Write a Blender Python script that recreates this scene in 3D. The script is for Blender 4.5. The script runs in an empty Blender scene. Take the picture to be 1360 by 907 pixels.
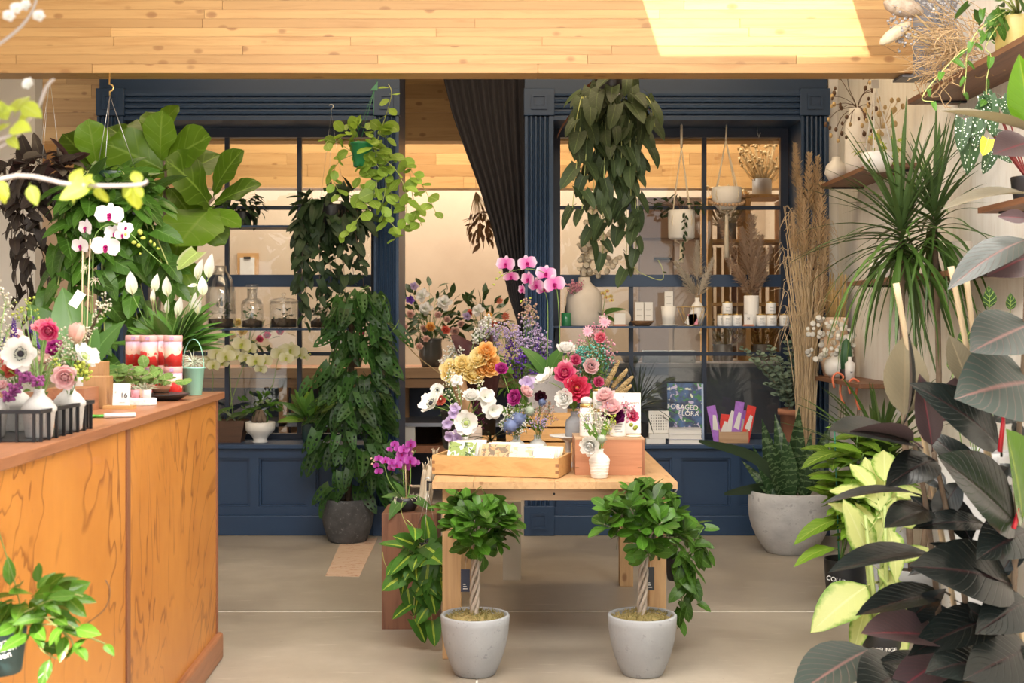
import bpy, math, random
from mathutils import Vector, Matrix
# ---------------------------------------------------------------- camera, world, lights, exposure
SC = bpy.context.scene
COL = SC.collection
F, CX, CY, EYE = 1700.0, 680.0, 425.0, 1.45       # focal length in pixels of a 1360 wide frame, horizon, eye height
cam_data = bpy.data.cameras.new('camera')
cam_data.sensor_width = 36.0
cam_data.lens = 36.0 * F / 1360.0
cam_data.shift_y = -(453.5 - CY) / 1360.0
cam_data.clip_start = 0.05
cam_data.dof.use_dof = True
cam_data.dof.focus_distance = 6.3
cam_data.dof.aperture_fstop = 7.0
camera = bpy.data.objects.new('camera', cam_data)
camera.location = (0, 0, EYE)
camera.rotation_euler = (math.pi / 2, 0, 0)
COL.objects.link(camera)
SC.camera = camera
world = bpy.data.worlds.new('world')
SC.world = world
world.use_nodes = True
bg = world.node_tree.nodes['Background']
bg.inputs['Color'].default_value = (0.93, 0.97, 1.0, 1)
bg.inputs['Strength'].default_value = 1.45
SUN_DIR = Vector((0.32, 0.9, -1.0)).normalized()
sun_data = bpy.data.lights.new('sun', 'SUN')
sun_data.energy = 13.0
sun_data.angle = 0.012
sun_data.color = (1.0, 0.94, 0.86)
sun = bpy.data.objects.new('sun', sun_data)
sun.rotation_euler = SUN_DIR.to_track_quat('-Z', 'Y').to_euler()
sun.location = (-2, -6, 8)
COL.objects.link(sun)
def area(name, loc, target, sx, sy, energy, color):
    d = bpy.data.lights.new(name, 'AREA')
    d.shape = 'RECTANGLE'
    d.size, d.size_y, d.energy, d.color = sx, sy, energy, color
    o = bpy.data.objects.new(name, d)
    o.location = loc
    o.rotation_euler = (Vector(target) - Vector(loc)).to_track_quat('-Z', 'Y').to_euler()
    COL.objects.link(o)
    return o
# unseen area lamps added under the ceiling to brighten the back room and shop
area('back_room_added_fill', (-0.6, 12.5, 3.55), (-0.6, 12.7, 0), 5.5, 1.0, 120, (1.0, 0.9, 0.76))
area('bench_added_fill', (-0.2, 10.8, 3.55), (-0.2, 11.1, 0), 5.2, 0.8, 95, (1.0, 0.9, 0.76))
area('shop_added_fill', (0.2, 4.1, 3.55), (0.2, 5.2, 0), 4.0, 2.2, 290, (1.0, 0.95, 0.88))
area('rear_bay_added_warm_fill', (-0.3, 7.35, 3.55), (-0.3, 8.0, 0), 4.2, 1.0, 60, (1.0, 0.76, 0.48))  # added warm lamp, tinted to grey the blue paint near the top
SC.view_settings.view_transform = 'Standard'
SC.view_settings.look = 'None'
SC.view_settings.exposure = 0.36
SC.view_settings.gamma = 1.0
SC.view_settings.use_curve_mapping = False
# ---------------------------------------------------------------- helpers
RND = random.Random(11)
U = RND.uniform
PI = math.pi
WL = {}                     # world location of every object that can be a parent
def W(x, y, d):
    """point at depth d that shows at pixel (x, y)"""
    return Vector(((x - CX) * d / F, d, EYE - (y - CY) * d / F))
def X_(x, d): return (x - CX) * d / F
def Z_(y, d): return EYE - (y - CY) * d / F
class MB:
    def __init__(s):
        s.v, s.f, s.uv, s.m, s.sm = [], [], [], [], []
    def add(s, vs, fs, uvs=None, m=0, smooth=True):
        b = len(s.v)
        s.v += [tuple(p) for p in vs]
        s.uv += uvs if uvs else [(0.5, 0.5)] * len(vs)
        for f in fs:
            s.f.append(tuple(b + i for i in f)); s.m.append(m); s.sm.append(smooth)
        return s
    def box(s, lo, hi, m=0):
        x0, y0, z0 = lo; x1, y1, z1 = hi
        vs = [(x0, y0, z0), (x1, y0, z0), (x1, y1, z0), (x0, y1, z0), (x0, y0, z1), (x1, y0, z1), (x1, y1, z1), (x0, y1, z1)]
        uvs = [(0, 0), (1, 0), (1, 0), (0, 0), (0, 1), (1, 1), (1, 1), (0, 1)]
        return s.add(vs, [(0, 3, 2, 1), (4, 5, 6, 7), (0, 1, 5, 4), (1, 2, 6, 5), (2, 3, 7, 6), (3, 0, 4, 7)], uvs, m, False)
    def cbox(s, c, size, rz=0.0, m=0, rx=0.0, taper=1.0):
        """box by base centre c, size, turned about z, leaning back by rx about its front lower edge"""
        hx, hy, h = size[0] / 2, size[1] / 2, size[2]
        vs = []
        for z, t in ((0, 1.0), (h, taper)):
            for a, b in ((-hx, -hy), (hx, -hy), (hx, hy), (-hx, hy)):
                vs.append(Vector((a * t, b * t, z)))
        M = Matrix.Translation(c) @ Matrix.Rotation(rz, 4, 'Z') @ Matrix.Rotation(-rx, 4, 'X')
        uvs = [(0, 0), (1, 0), (1, 0), (0, 0), (0, 1), (1, 1), (1, 1), (0, 1)]
        return s.add([M @ v for v in vs], [(0, 3, 2, 1), (4, 5, 6, 7), (0, 1, 5, 4), (1, 2, 6, 5), (2, 3, 7, 6), (3, 0, 4, 7)], uvs, m, False)
    def tube(s, pts, r, n=6, m=0, cap=True):
        pts = [Vector(p) for p in pts]
        rs = r if isinstance(r, (list, tuple)) else [r] * len(pts)
        d0 = (pts[1] - pts[0]).normalized()
        a = d0.orthogonal().normalized()
        vs, uvs = [], []
        L = len(pts)
        for i, p in enumerate(pts):
            d = (pts[min(i + 1, L - 1)] - pts[max(i - 1, 0)])
            if d.length < 1e-9: d = d0
            d = d.normalized()
            a = a - d * a.dot(d)
            a = a.normalized() if a.length > 1e-6 else d.orthogonal().normalized()
            b = d.cross(a)
            for k in range(n):
                q = 2 * PI * k / n
                vs.append(p + (a * math.cos(q) + b * math.sin(q)) * rs[i])
                uvs.append((k / n, i / (L - 1)))
        fs = []
        for i in range(L - 1):
            for k in range(n):
                k2 = (k + 1) % n
                fs.append((i * n + k, i * n + k2, (i + 1) * n + k2, (i + 1) * n + k))
        if cap:
            fs.append(tuple(range(n - 1, -1, -1))); fs.append(tuple((L - 1) * n + k for k in range(n)))
        return s.add(vs, fs, uvs, m)
    def lathe(s, prof, n=28, c=(0, 0, 0), m=0, ax=None, flute=0.0, nf=0):
        """revolve [(r, z)] about a vertical axis through c; sharp steps are repeated points"""
        c = Vector(c)
        vs, uvs, L = [], [], len(prof)
        for i, (r, z) in enumerate(prof):
            for k in range(n):
                q = 2 * PI * k / n
                rr = r * (1 + flute * math.cos(nf * q)) if flute else r
                v = Vector((rr * math.cos(q), rr * math.sin(q), z))
                vs.append((ax @ v if ax is not None else v) + c)
                uvs.append((k / n, i / max(1, L - 1)))
        fs = []
        for i in range(L - 1):
            for k in range(n):
                k2 = (k + 1) % n
                fs.append((i * n + k, i * n + k2, (i + 1) * n + k2, (i + 1) * n + k))
        if prof[0][0] > 1e-5: fs.append(tuple(range(n - 1, -1, -1)))
        if prof[-1][0] > 1e-5: fs.append(tuple((L - 1) * n + k for k in range(n)))
        return s.add(vs, fs, uvs, m)
    def blob(s, c, r, n=7, k=5, m=0, jit=0.0):
        c = Vector(c)
        r = Vector((r, r, r)) if isinstance(r, (int, float)) else Vector(r)
        vs, uvs = [c + Vector((0, 0, -r.z))], [(0.5, 0)]
        for i in range(1, k):
            t = PI * i / k
            for j in range(n):
                q = 2 * PI * j / n
                g = 1 + U(-jit, jit)
                vs.append(c + Vector((r.x * math.sin(t) * math.cos(q) * g, r.y * math.sin(t) * math.sin(q) * g, -r.z * math.cos(t) * g)))
                uvs.append((j / n, i / k))
        vs.append(c + Vector((0, 0, r.z))); uvs.append((0.5, 1))
        fs = [(0, 1 + (j + 1) % n, 1 + j) for j in range(n)]
        for i in range(k - 2):
            for j in range(n):
                j2 = (j + 1) % n
                fs.append((1 + i * n + j, 1 + i * n + j2, 1 + (i + 1) * n + j2, 1 + (i + 1) * n + j))
        e = len(vs) - 1
        fs += [(e, 1 + (k - 2) * n + j, 1 + (k - 2) * n + (j + 1) % n) for j in range(n)]
        return s.add(vs, fs, uvs, m)
    def octa(s, c, r, m=0, st=1.0):
        c = Vector(c)
        M = Matrix.Rotation(U(0, PI), 3, 'Z') @ Matrix.Rotation(U(0, PI), 3, 'X')
        vs = [c + M @ Vector(p) * r for p in ((1, 0, 0), (0, 1, 0), (-1, 0, 0), (0, -1, 0), (0, 0, st), (0, 0, -st))]
        return s.add(vs, [(0, 1, 4), (1, 2, 4), (2, 3, 4), (3, 0, 4), (1, 0, 5), (2, 1, 5), (3, 2, 5), (0, 3, 5)], [(U(0, 1), U(0, 1))] * 6, m)
    def extrude(s, poly, lo, hi, axis='z', m=0, smooth=False):
        """closed polygon [(a, b)] pulled along an axis: z -> (a, b, h); x -> (h, a, b); y -> (a, h, b)"""
        def P(a, b, h): return (a, b, h) if axis == 'z' else ((h, a, b) if axis == 'x' else (a, h, b))
        n = len(poly)
        vs = [P(a, b, lo) for a, b in poly] + [P(a, b, hi) for a, b in poly]
        fs = [(i, (i + 1) % n, n + (i + 1) % n, n + i) for i in range(n)]
        fs += [tuple(range(n - 1, -1, -1)), tuple(range(n, 2 * n))]
        uvs = [(i / n, 0) for i in range(n)] + [(i / n, 1) for i in range(n)]
        return s.add(vs, fs, uvs, m, smooth)
    def mesh(s, name, mats):
        me = bpy.data.meshes.new(name)
        me.from_pydata(s.v, [], s.f)
        for mt in mats: me.materials.append(mt)
        me.polygons.foreach_set('material_index', s.m)
        me.polygons.foreach_set('use_smooth', s.sm)
        uvl = me.uv_layers.new(name='UVMap')
        flat = []
        for f in s.f:
            for i in f: flat += s.uv[i]
        uvl.data.foreach_set('uv', flat)
        me.update()
        return me
    def build(s, name, mats, parent=None, loc=None, bevel=0.0):
        if not isinstance(mats, (list, tuple)): mats = [mats]
        base = WL[parent.name] if parent is not None else Vector(loc if loc is not None else (0, 0, 0))
        s.v = [(p[0] - base.x, p[1] - base.y, p[2] - base.z) for p in s.v]
        o = bpy.data.objects.new(name, s.mesh(name, mats))
        COL.objects.link(o)
        if parent is not None: o.parent = parent
        else: o.location = base
        WL[o.name] = base.copy()
        if bevel:
            b = o.modifiers.new('bevel', 'BEVEL'); b.width = bevel; b.segments = 2; b.limit_method = 'ANGLE'
        return o
def tag(o, label, cat, group=None, kind=None):
    if label: o['label'] = label
    if cat: o['category'] = cat
    if group: o['group'] = group
    if kind: o['kind'] = kind
    return o
def thing(name, label, cat, loc, group=None):
    o = bpy.data.objects.new(name, None)
    o.empty_display_size = 0.05
    COL.objects.link(o)
    o.location = loc
    WL[o.name] = Vector(loc)
    return tag(o, label, cat, group)
def structure(o):
    o['kind'] = 'structure'
    return o
def stuff(o):
    o['kind'] = 'stuff'
    return o
def inst(name, me, parent, M):
    """shared mesh placed at world matrix M under parent"""
    o = bpy.data.objects.new(name, me)
    COL.objects.link(o)
    if parent is not None:
        o.parent = parent
        o.matrix_basis = Matrix.Translation(-WL[parent.name]) @ M
    else:
        o.matrix_basis = M
        WL[o.name] = M.to_translation()
    return o
def dup(src, delta, label=None, group=None):
    """copy of a thing with its parts and sub-parts, moved by delta"""
    kids = {}
    for o in COL.objects:
        if o.parent is not None: kids.setdefault(o.parent.name, []).append(o)
    r = src.copy(); COL.objects.link(r)
    r.location = src.location + Vector(delta)
    WL[r.name] = WL[src.name] + Vector(delta)
    if label: r['label'] = label
    if group: r['group'] = group
    for ch in kids.get(src.name, []):
        c = ch.copy(); COL.objects.link(c); c.parent = r
        for g in kids.get(ch.name, []):
            d = g.copy(); COL.objects.link(d); d.parent = c
    return r
def frame(pos, y, z, s=1.0, w=1.0):
    """matrix whose local +Y runs along y, +Z leans to z; scale s, width factor w"""
    y = Vector(y).normalized()
    z = Vector(z)
    z = z - y * z.dot(y)
    z = z.normalized() if z.length > 1e-5 else y.orthogonal().normalized()
    x = y.cross(z)
    M = Matrix(((x.x * s * w, y.x * s, z.x * s, pos[0]), (x.y * s * w, y.y * s, z.y * s, pos[1]), (x.z * s * w, y.z * s, z.z * s, pos[2]), (0, 0, 0, 1)))
    return M
def rv(k=1.0):
    while True:
        v = Vector((U(-1, 1), U(-1, 1), U(-1, 1)))
        if 0.05 < v.length < 1: return v.normalized() * k
def smooth_path(pts, n=5):
    pts = [Vector(p) for p in pts]
    if len(pts) < 3:
        return [pts[0].lerp(pts[-1], i / n) for i in range(n + 1)]
    out = []
    for i in range(len(pts) - 1):
        p0, p1, p2, p3 = pts[max(i - 1, 0)], pts[i], pts[i + 1], pts[min(i + 2, len(pts) - 1)]
        for k in range(n):
            t = k / n
            out.append(0.5 * ((2 * p1) + (p2 - p0) * t + (2 * p0 - 5 * p1 + 4 * p2 - p3) * t * t + (3 * p1 - p0 - 3 * p2 + p3) * t ** 3))
    out.append(pts[-1])
    return out
# ---------------------------------------------------------------- materials
class NT:
    def __init__(s, name):
        s.mat = bpy.data.materials.new(name)
        s.mat.use_nodes = True
        s.t = s.mat.node_tree
        s.b = s.t.nodes['Principled BSDF']
        s.out = s.t.nodes['Material Output']
    def n(s, typ, **kw):
        nd = s.t.nodes.new(typ)
        for k, v in kw.items():
            if k.startswith('i_'):
                key = k[2:]
                nd.inputs[int(key) if key.isdigit() else key.replace('_', ' ')].default_value = v
            else: setattr(nd, k, v)
        return nd
    def l(s, a, b): s.t.links.new(a, b)
    def math(s, op, a, b=None):
        nd = s.t.nodes.new('ShaderNodeMath'); nd.operation = op
        for i, q in enumerate((a, b)):
            if q is None: continue
            if isinstance(q, (int, float)): nd.inputs[i].default_value = q
            else: s.l(q, nd.inputs[i])
        return nd.outputs[0]
    def mix(s, fac, a, b, typ='MIX'):
        nd = s.t.nodes.new('ShaderNodeMix'); nd.data_type = 'RGBA'; nd.blend_type = typ
        for i, q in ((0, fac), (6, a), (7, b)):
            if isinstance(q, (int, float)): nd.inputs[i].default_value = q
            elif isinstance(q, (tuple, list)): nd.inputs[i].default_value = (*q[:3], 1)
            else: s.l(q, nd.inputs[i])
        return nd.outputs[2]
    def ramp(s, fac, stops, interp='LINEAR'):
        nd = s.t.nodes.new('ShaderNodeValToRGB')
        nd.color_ramp.interpolation = interp
        el = nd.color_ramp.elements
        while len(el) < len(stops): el.new(0.5)
        for e, (p, c) in zip(el, stops):
            e.position = p
            e.color = (*c, 1) if isinstance(c, (tuple, list)) else (c, c, c, 1)
        s.l(fac, nd.inputs[0])
        return nd.outputs[0]
    def coord(s, scale=(1, 1, 1), rand=True, kind='Object'):
        tc = s.t.nodes.new('ShaderNodeTexCoord')
        v = tc.outputs[kind]
        mp = s.t.nodes.new('ShaderNodeMapping')
        mp.inputs['Scale'].default_value = scale
        s.l(v, mp.inputs['Vector'])
        if rand:
            oi = s.t.nodes.new('ShaderNodeObjectInfo')
            cm = s.t.nodes.new('ShaderNodeVectorMath'); cm.operation = 'SCALE'
            cm.inputs[0].default_value = (17.3, 31.7, 11.9)
            s.l(oi.outputs['Random'], cm.inputs['Scale'])
            s.l(cm.outputs[0], mp.inputs['Location'])
        return mp.outputs[0]
    def noise(s, vec, scale, detail=4, rough=0.55, dist=0.0):
        nd = s.n('ShaderNodeTexNoise', i_Scale=scale, i_Detail=detail, i_Roughness=rough, i_Distortion=dist)
        s.l(vec, nd.inputs['Vector'])
        return nd.outputs['Fac']
    def bump(s, h, strength=0.3, dist=0.01):
        nd = s.n('ShaderNodeBump', i_Strength=strength, i_Distance=dist)
        s.l(h, nd.inputs['Height']); s.l(nd.outputs[0], s.b.inputs['Normal'])
    def base(s, q):
        if isinstance(q, (tuple, list)): s.b.inputs['Base Color'].default_value = (*q[:3], 1)
        else: s.l(q, s.b.inputs['Base Color'])
    def rand(s):
        return s.t.nodes.new('ShaderNodeObjectInfo').outputs['Random']
def dk(c, k): return tuple(min(1.0, q * k) for q in c)
MATS = {}
def plain(name, c, rough=0.5, metal=0.0, var=0.08, scale=12.0, bump=0.08, coat=0.0):
    """paint, plastic, ceramic, paper: one colour with faint mottling and relief"""
    if name in MATS: return MATS[name]
    t = NT(name)
    v = t.coord()
    n = t.noise(v, scale, 5)
    t.base(t.mix(n, dk(c, 1 - var), dk(c, 1 + var)))
    t.b.inputs['Roughness'].default_value = rough
    t.b.inputs['Metallic'].default_value = metal
    t.b.inputs['Coat Weight'].default_value = coat
    if bump: t.bump(t.noise(v, scale * 6, 3), bump, 0.002)
    MATS[name] = t.mat
    return t.mat
def mottled(name, c1, c2, c3=None, rough=0.7, s1=6.0, s2=60.0, bump=0.25, stretch=(1, 1, 1), contrast=(0.35, 0.65)):
    """concrete, stone, soil, moss, speckled glaze"""
    t = NT(name)
    v = t.coord(stretch)
    a = t.ramp(t.noise(v, s1, 6, 0.6), [(contrast[0], c1), (contrast[1], c2)])
    f = t.noise(v, s2, 4, 0.7)
    if c3: a = t.mix(t.ramp(f, [(0.58, 0.0), (0.68, 1.0)]), a, c3)
    t.base(a)
    t.b.inputs['Roughness'].default_value = rough
    t.bump(f, bump, 0.006)
    return t.mat
def wood(name, c1, c2, axis=0, scale=1.0, rough=0.5, knots=0.0, per_board=0.0, stretch=14.0):
    """straight grain along one axis with growth lines, optional knots, optional tone per board"""
    t = NT(name)
    sc = [stretch * scale] * 3
    sc[axis] = scale * 0.9
    v = t.coord(tuple(sc))
    g = t.noise(v, 1.0, 7, 0.65, 0.6)
    fine = t.noise(v, 5.0, 3, 0.6)
    col = t.ramp(g, [(0.3, c2), (0.5, c1), (0.62, dk(c1, 1.08)), (0.75, c2)])
    col = t.mix(t.math('MULTIPLY', fine, 0.22), col, c2)
    if knots:
        ks = [2.6 * scale] * 3
        ks[axis] = 1.5 * scale
        v2 = t.coord(tuple(q * 1.0 for q in ks))
        vo = t.n('ShaderNodeTexVoronoi', i_Scale=2.2)
        t.l(v2, vo.inputs['Vector'])
        kd = t.ramp(vo.outputs['Distance'], [(0.04, 1.0), (0.07 + 0.06 * knots, 0.8), (0.12 + 0.08 * knots, 0.0)])
        col = t.mix(t.math('MULTIPLY', kd, 0.75), col, (c2[0] * .5, c2[1] * .36, c2[2] * .28))
    if per_board:
        r = t.rand()
        col = t.mix(t.math('MULTIPLY', r, per_board), col, dk(c2, 0.72))
    t.base(col)
    t.b.inputs['Roughness'].default_value = rough
    t.bump(fine, 0.12, 0.003)
    return t.mat
def glass(name, tint=(0.97, 0.98, 0.98), refl=0.09):
    t = NT(name)
    tr = t.n('ShaderNodeBsdfTransparent'); tr.inputs[0].default_value = (*tint, 1)
    gl = t.n('ShaderNodeBsdfGlossy'); gl.inputs['Roughness'].default_value = 0.02
    lw = t.n('ShaderNodeLayerWeight', i_Blend=0.25)
    f = t.math('ADD', t.math('MULTIPLY', lw.outputs['Facing'], 0.5), refl)
    mx = t.n('ShaderNodeMixShader')
    t.l(f, mx.inputs[0]); t.l(tr.outputs[0], mx.inputs[1]); t.l(gl.outputs[0], mx.inputs[2])
    t.l(mx.outputs[0], t.out.inputs['Surface'])
    return t.mat
def leafmat(name, c, vein=None, back=None, rough=0.35, trans=0.22, var=0.35, ribs=9.0, rib_str=0.35, extra=None, spec=0.28):
    """leaf: UV u runs from stalk to tip, v across; midrib, side veins, lighter back, tone per leaf"""
    t = NT(name)
    vein = vein or dk(c, 1.7)
    back = back or tuple(q * 0.85 + 0.02 for q in c)
    uv = t.n('ShaderNodeTexCoord').outputs['UV']
    sp = t.n('ShaderNodeSeparateXYZ'); t.l(uv, sp.inputs[0])
    u, v = sp.outputs[0], sp.outputs[1]
    av = t.math('ABSOLUTE', t.math('SUBTRACT', v, 0.5))
    mid = t.ramp(av, [(0.0, 1.0), (0.02, 0.6), (0.04, 0.0)])
    side = t.math('SINE', t.math('MULTIPLY', t.math('SUBTRACT', u, t.math('MULTIPLY', av, 0.55)), ribs * 6.28))
    side = t.ramp(side, [(0.86, 0.0), (1.0, 1.0)])
    r = t.rand()
    vc = t.coord((1, 1, 1))
    nz = t.noise(vc, 2.2, 3)
    tone = t.mix(r, dk(c, 1 - var), dk(c, 1 + var))
    tone = t.mix(t.math('MULTIPLY', nz, 0.5), tone, dk(c, 0.7))
    if extra == 'streak':       # yellow flame up the middle
        m = t.ramp(t.math('SUBTRACT', av, t.math('MULTIPLY', t.noise(vc, 5, 3), 0.09)), [(0.0, 1.0), (0.03, 0.0)])
        tone = t.mix(m, tone, (0.4, 0.52, 0.06))
    if extra == 'dots':
        vo = t.n('ShaderNodeTexVoronoi', i_Scale=9.0, i_Randomness=0.6)
        mp = t.n('ShaderNodeMapping'); mp.inputs['Scale'].default_value = (1.3, 0.62, 1); t.l(uv, mp.inputs['Vector']); t.l(mp.outputs[0], vo.inputs['Vector'])
        tone = t.mix(t.ramp(vo.outputs['Distance'], [(0.26, 1.0), (0.33, 0.0)]), tone, (0.75, 0.8, 0.72))
    if extra == 'cream':        # cream blade with green flecks and rim
        m = t.ramp(t.math('ADD', av, t.math('MULTIPLY', t.noise(vc, 9, 4), 0.35)), [(0.50, 0.0), (0.66, 1.0)])
        tone = t.mix(m, tone, (0.16, 0.3, 0.04))
    if extra == 'bands':        # grey-green cross banding
        w = t.math('SINE', t.math('ADD', t.math('MULTIPLY', u, 70), t.math('MULTIPLY', t.noise(vc, 14, 4), 14)))
        tone = t.mix(t.ramp(w, [(0.4, 0.0), (0.75, 0.75)]), tone, (0.13, 0.2, 0.09))
    if extra == 'stripes':
        tone = t.mix(t.ramp(side, [(0.2, 0.0), (0.4, 1.0)]), tone, (0.35, 0.5, 0.12))
    if extra == 'rim':          # pale margin
        tone = t.mix(t.ramp(t.math('ADD', av, t.math('MULTIPLY', nz, 0.12)), [(0.42, 0.0), (0.5, 1.0)]), tone, (0.5, 0.55, 0.3))
    tone = t.mix(t.math('MULTIPLY', side, rib_str), tone, vein)
    tone = t.mix(t.math('MULTIPLY', mid, 0.8), tone, vein)
    geo = t.n('ShaderNodeNewGeometry')
    col = t.mix(geo.outputs['Backfacing'], tone, back)
    t.base(col)
    t.b.inputs['Roughness'].default_value = rough
    t.b.inputs['Specular IOR Level'].default_value = spec
    hb = t.math('ADD', t.math('MULTIPLY', side, -0.5), t.math('MULTIPLY', mid, -1.0))
    t.bump(hb, 0.25, 0.004)
    if trans:
        tl = t.n('ShaderNodeBsdfTranslucent')
        t.l(t.mix(1.0, col, (1.0, 1.0, 0.55), 'MULTIPLY'), tl.inputs[0])
        mx = t.n('ShaderNodeMixShader'); mx.inputs[0].default_value = trans
        t.l(t.b.outputs[0], mx.inputs[1]); t.l(tl.outputs[0], mx.inputs[2])
        t.l(mx.outputs[0], t.out.inputs['Surface'])
    return t.mat
def petalmat(name, inner, outer, var=0.12, trans=0.3, rough=0.5, edge=None):
    """petal: colour runs from the claw (u = 0) to the edge (u = 1)"""
    t = NT(name)
    uv = t.n('ShaderNodeTexCoord').outputs['UV']
    sp = t.n('ShaderNodeSeparateXYZ'); t.l(uv, sp.inputs[0])
    nz = t.noise(t.coord(), 3.0, 3)
    stops = [(0.05, inner), (0.55, outer)]
    if edge: stops.append((0.98, edge))
    col = t.ramp(t.math('ADD', sp.outputs[0], t.math('MULTIPLY', t.math('SUBTRACT', nz, 0.5), 0.3)), stops)
    col = t.mix(t.rand(), t.mix(1.0, col, (1 - var,) * 3, 'MULTIPLY'), col)
    t.base(col)
    t.b.inputs['Roughness'].default_value = rough
    t.b.inputs['Specular IOR Level'].default_value = 0.25
    if trans:
        tl = t.n('ShaderNodeBsdfTranslucent'); t.l(col, tl.inputs[0])
        mx = t.n('ShaderNodeMixShader'); mx.inputs[0].default_value = trans
        t.l(t.b.outputs[0], mx.inputs[1]); t.l(tl.outputs[0], mx.inputs[2])
        t.l(mx.outputs[0], t.out.inputs['Surface'])
    return t.mat
# ---------------------------------------------------------------- leaves, vines, flowers
def w_ovate(t): return math.sin(PI * max(t, 0.0) ** 0.8) ** 0.85 if 0 < t < 1 else 0.0
def w_heart(t): return (1 - t) ** 0.75 * (0.8 + 1.1 * t)
def w_obov(t): return max(0.06, math.sin(PI * min(t, 1) ** 1.5)) ** 0.75 if t < 1 else 0.0
def w_fiddle(t): return (0.35 + 0.28 * math.sin(PI * min(1, t * 1.6)) + 0.75 * max(0, math.sin(PI * max(0, (t - 0.3) / 0.7))) ** 0.8) * (1 if t < 0.98 else 0.15)
def w_round(t): return max(0.02, math.sin(PI * min(max(t, 0.0), 1.0))) ** 0.5
def w_strap(t): return min(1.0, 0.75 + t) * (1 - t) ** 0.55
def w_lance(t): return max(0.0, math.sin(PI * max(t, 0) ** 0.65)) if t < 1 else 0.0
LEAF = {}
def leaf_mesh(kind, mt, wf, ratio, nu=6, nv=2, fold=0.18, droop=0.25, lobe=0.0, wave=0.0, pet=0.12, holes=False, cup=0.0, twist=0.0, curl=2.0):
    mb = MB()
    vs, uvs = [], []
    for i in range(nu + 1):
        t = i / nu
        hw = ratio * 0.5 * wf(t)
        for j in range(-nv, nv + 1):
            v = j / nv
            x = hw * v
            y = t - lobe * abs(v) ** 1.5 * (1 - t) ** 2
            z = fold * abs(x) - droop * t ** curl + wave * math.sin(t * 15 + v * 2.5) * abs(v) + cup * x * x
            a = twist * t
            vs.append((x * math.cos(a) - 0 * math.sin(a), y, z + x * math.sin(a)))
            uvs.append((t, v * 0.5 + 0.5))
    n = 2 * nv + 1
    fs = []
    for i in range(nu):
        for j in range(n - 1):
            if holes and 1 < i < nu - 2 and j in (1, n - 3) and i % 2 == 1: continue
            fs.append((i * n + j, i * n + j + 1, (i + 1) * n + j + 1, (i + 1) * n + j))
    mb.add(vs, fs, uvs)
    if pet:
        mb.tube([(0, -pet, -pet * 0.35), (0, -pet * 0.4, -0.01), (0, 0.03, 0.0)], [0.014, 0.012, 0.008], 4)
    return mb.mesh('leaf_' + kind, [mt])
def leafset(kind, mt, n=3, **kw):
    """n variants of a leaf mesh, each a little differently bent"""
    out = []
    base = dict(kw)
    for i in range(n):
        k = dict(base)
        k['droop'] = base.get('droop', 0.25) * (0.5 + i * 1.0 / max(1, n - 1))
        k['fold'] = base.get('fold', 0.18) * (1.25 - 0.4 * i / max(1, n - 1))
        out.append(leaf_mesh(kind, mt, **k))
    return out
def place_leaf(th, ls, pos, d, nrm, s, w=1.0, name='leaf'):
    return inst(name, RND.choice(ls), th, frame(pos, d, nrm, s, w))
def crown(th, c, rad, n, ls, size, down=0.35, shell=0.55, up_n=0.7, stems=None, sm=None, bias=None, sr=0.003, jit=0.7, nj=0.5):
    """leaves in an ellipsoid, pointing outwards; thin stems run to some of them from the point stems"""
    c = Vector(c)
    ends = []
    for i in range(n):
        u = rv()
        if bias is not None and u.dot(Vector(bias)) < -0.35: u = -u
        k = U(shell, 1.0)
        p = c + Vector((u.x * rad[0], u.y * rad[1], u.z * rad[2])) * k
        d = Vector((u.x, u.y, u.z * 0.8 - down)) + rv(jit)
        nr = Vector((u.x * 0.6, u.y * 0.6 - 0.25, u.z * 0.5 + up_n)) + rv(nj)
        place_leaf(th, ls, p, d, nr, size * U(0.7, 1.2), U(0.85, 1.1))
        ends.append(p)
    if stems is not None and sm is not None:
        mb = MB()
        s0 = Vector(stems)
        for p in ends[::3]:
            mid = s0.lerp(p, 0.5) + Vector((0, 0, 0.12 * (p - s0).length))
            mb.tube([s0, mid, p], [sr * 1.4, sr, sr * 0.6], 4)
        mb.build('stems', sm, th)
    return ends
def vine(th, pts, ls, size, step, sm, r=0.0018, droop=0.6, taper=0.4, spread=0.75, name='vine', nj=0.6):
    P = smooth_path(pts, 6)
    MB().tube(P, r, 5).build(name, sm, th)
    acc, side = U(0, step), RND.choice((-1, 1))
    tot = sum((P[i + 1] - P[i]).length for i in range(len(P) - 1))
    run = 0.0
    for i in range(len(P) - 1):
        seg = (P[i + 1] - P[i])
        L = seg.length
        if L < 1e-6: continue
        t = seg / L
        pos = 0.0
        while acc + (L - pos) >= step:
            pos += step - acc
            acc = 0.0
            p = P[i] + t * pos
            f = (run + pos) / tot
            ang = U(-0.9, 0.9)
            sd = Vector((math.cos(ang) * side, -abs(math.sin(ang)) * 0.8, 0)) * spread
            d = sd + t * 0.3 + Vector((0, -0.2, -droop)) + rv(0.5)
            place_leaf(th, ls, p + d.normalized() * size * 0.1, d, Vector((side * 0.35, -0.75, 0.55)) + rv(nj), size * U(0.75, 1.15) * (1 - taper * f), U(0.9, 1.1))
            side = -side
            acc = U(-0.35, 0.35) * step
        acc += L - pos
        run += L
    return P
def px_leaf(th, ls, b, t, nrm=(0, -0.6, 0.8), w=1.0, name='leaf'):
    """leaf from stalk end b to tip t, both (x, y, depth)"""
    B, T = W(*b), W(*t)
    return place_leaf(th, ls, B, T - B, nrm, (T - B).length, w, name)
def pot(th, c, prof, mt, name='pot', n=32):
    return MB().lathe(prof, n, c).build(name, mt, th)
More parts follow.
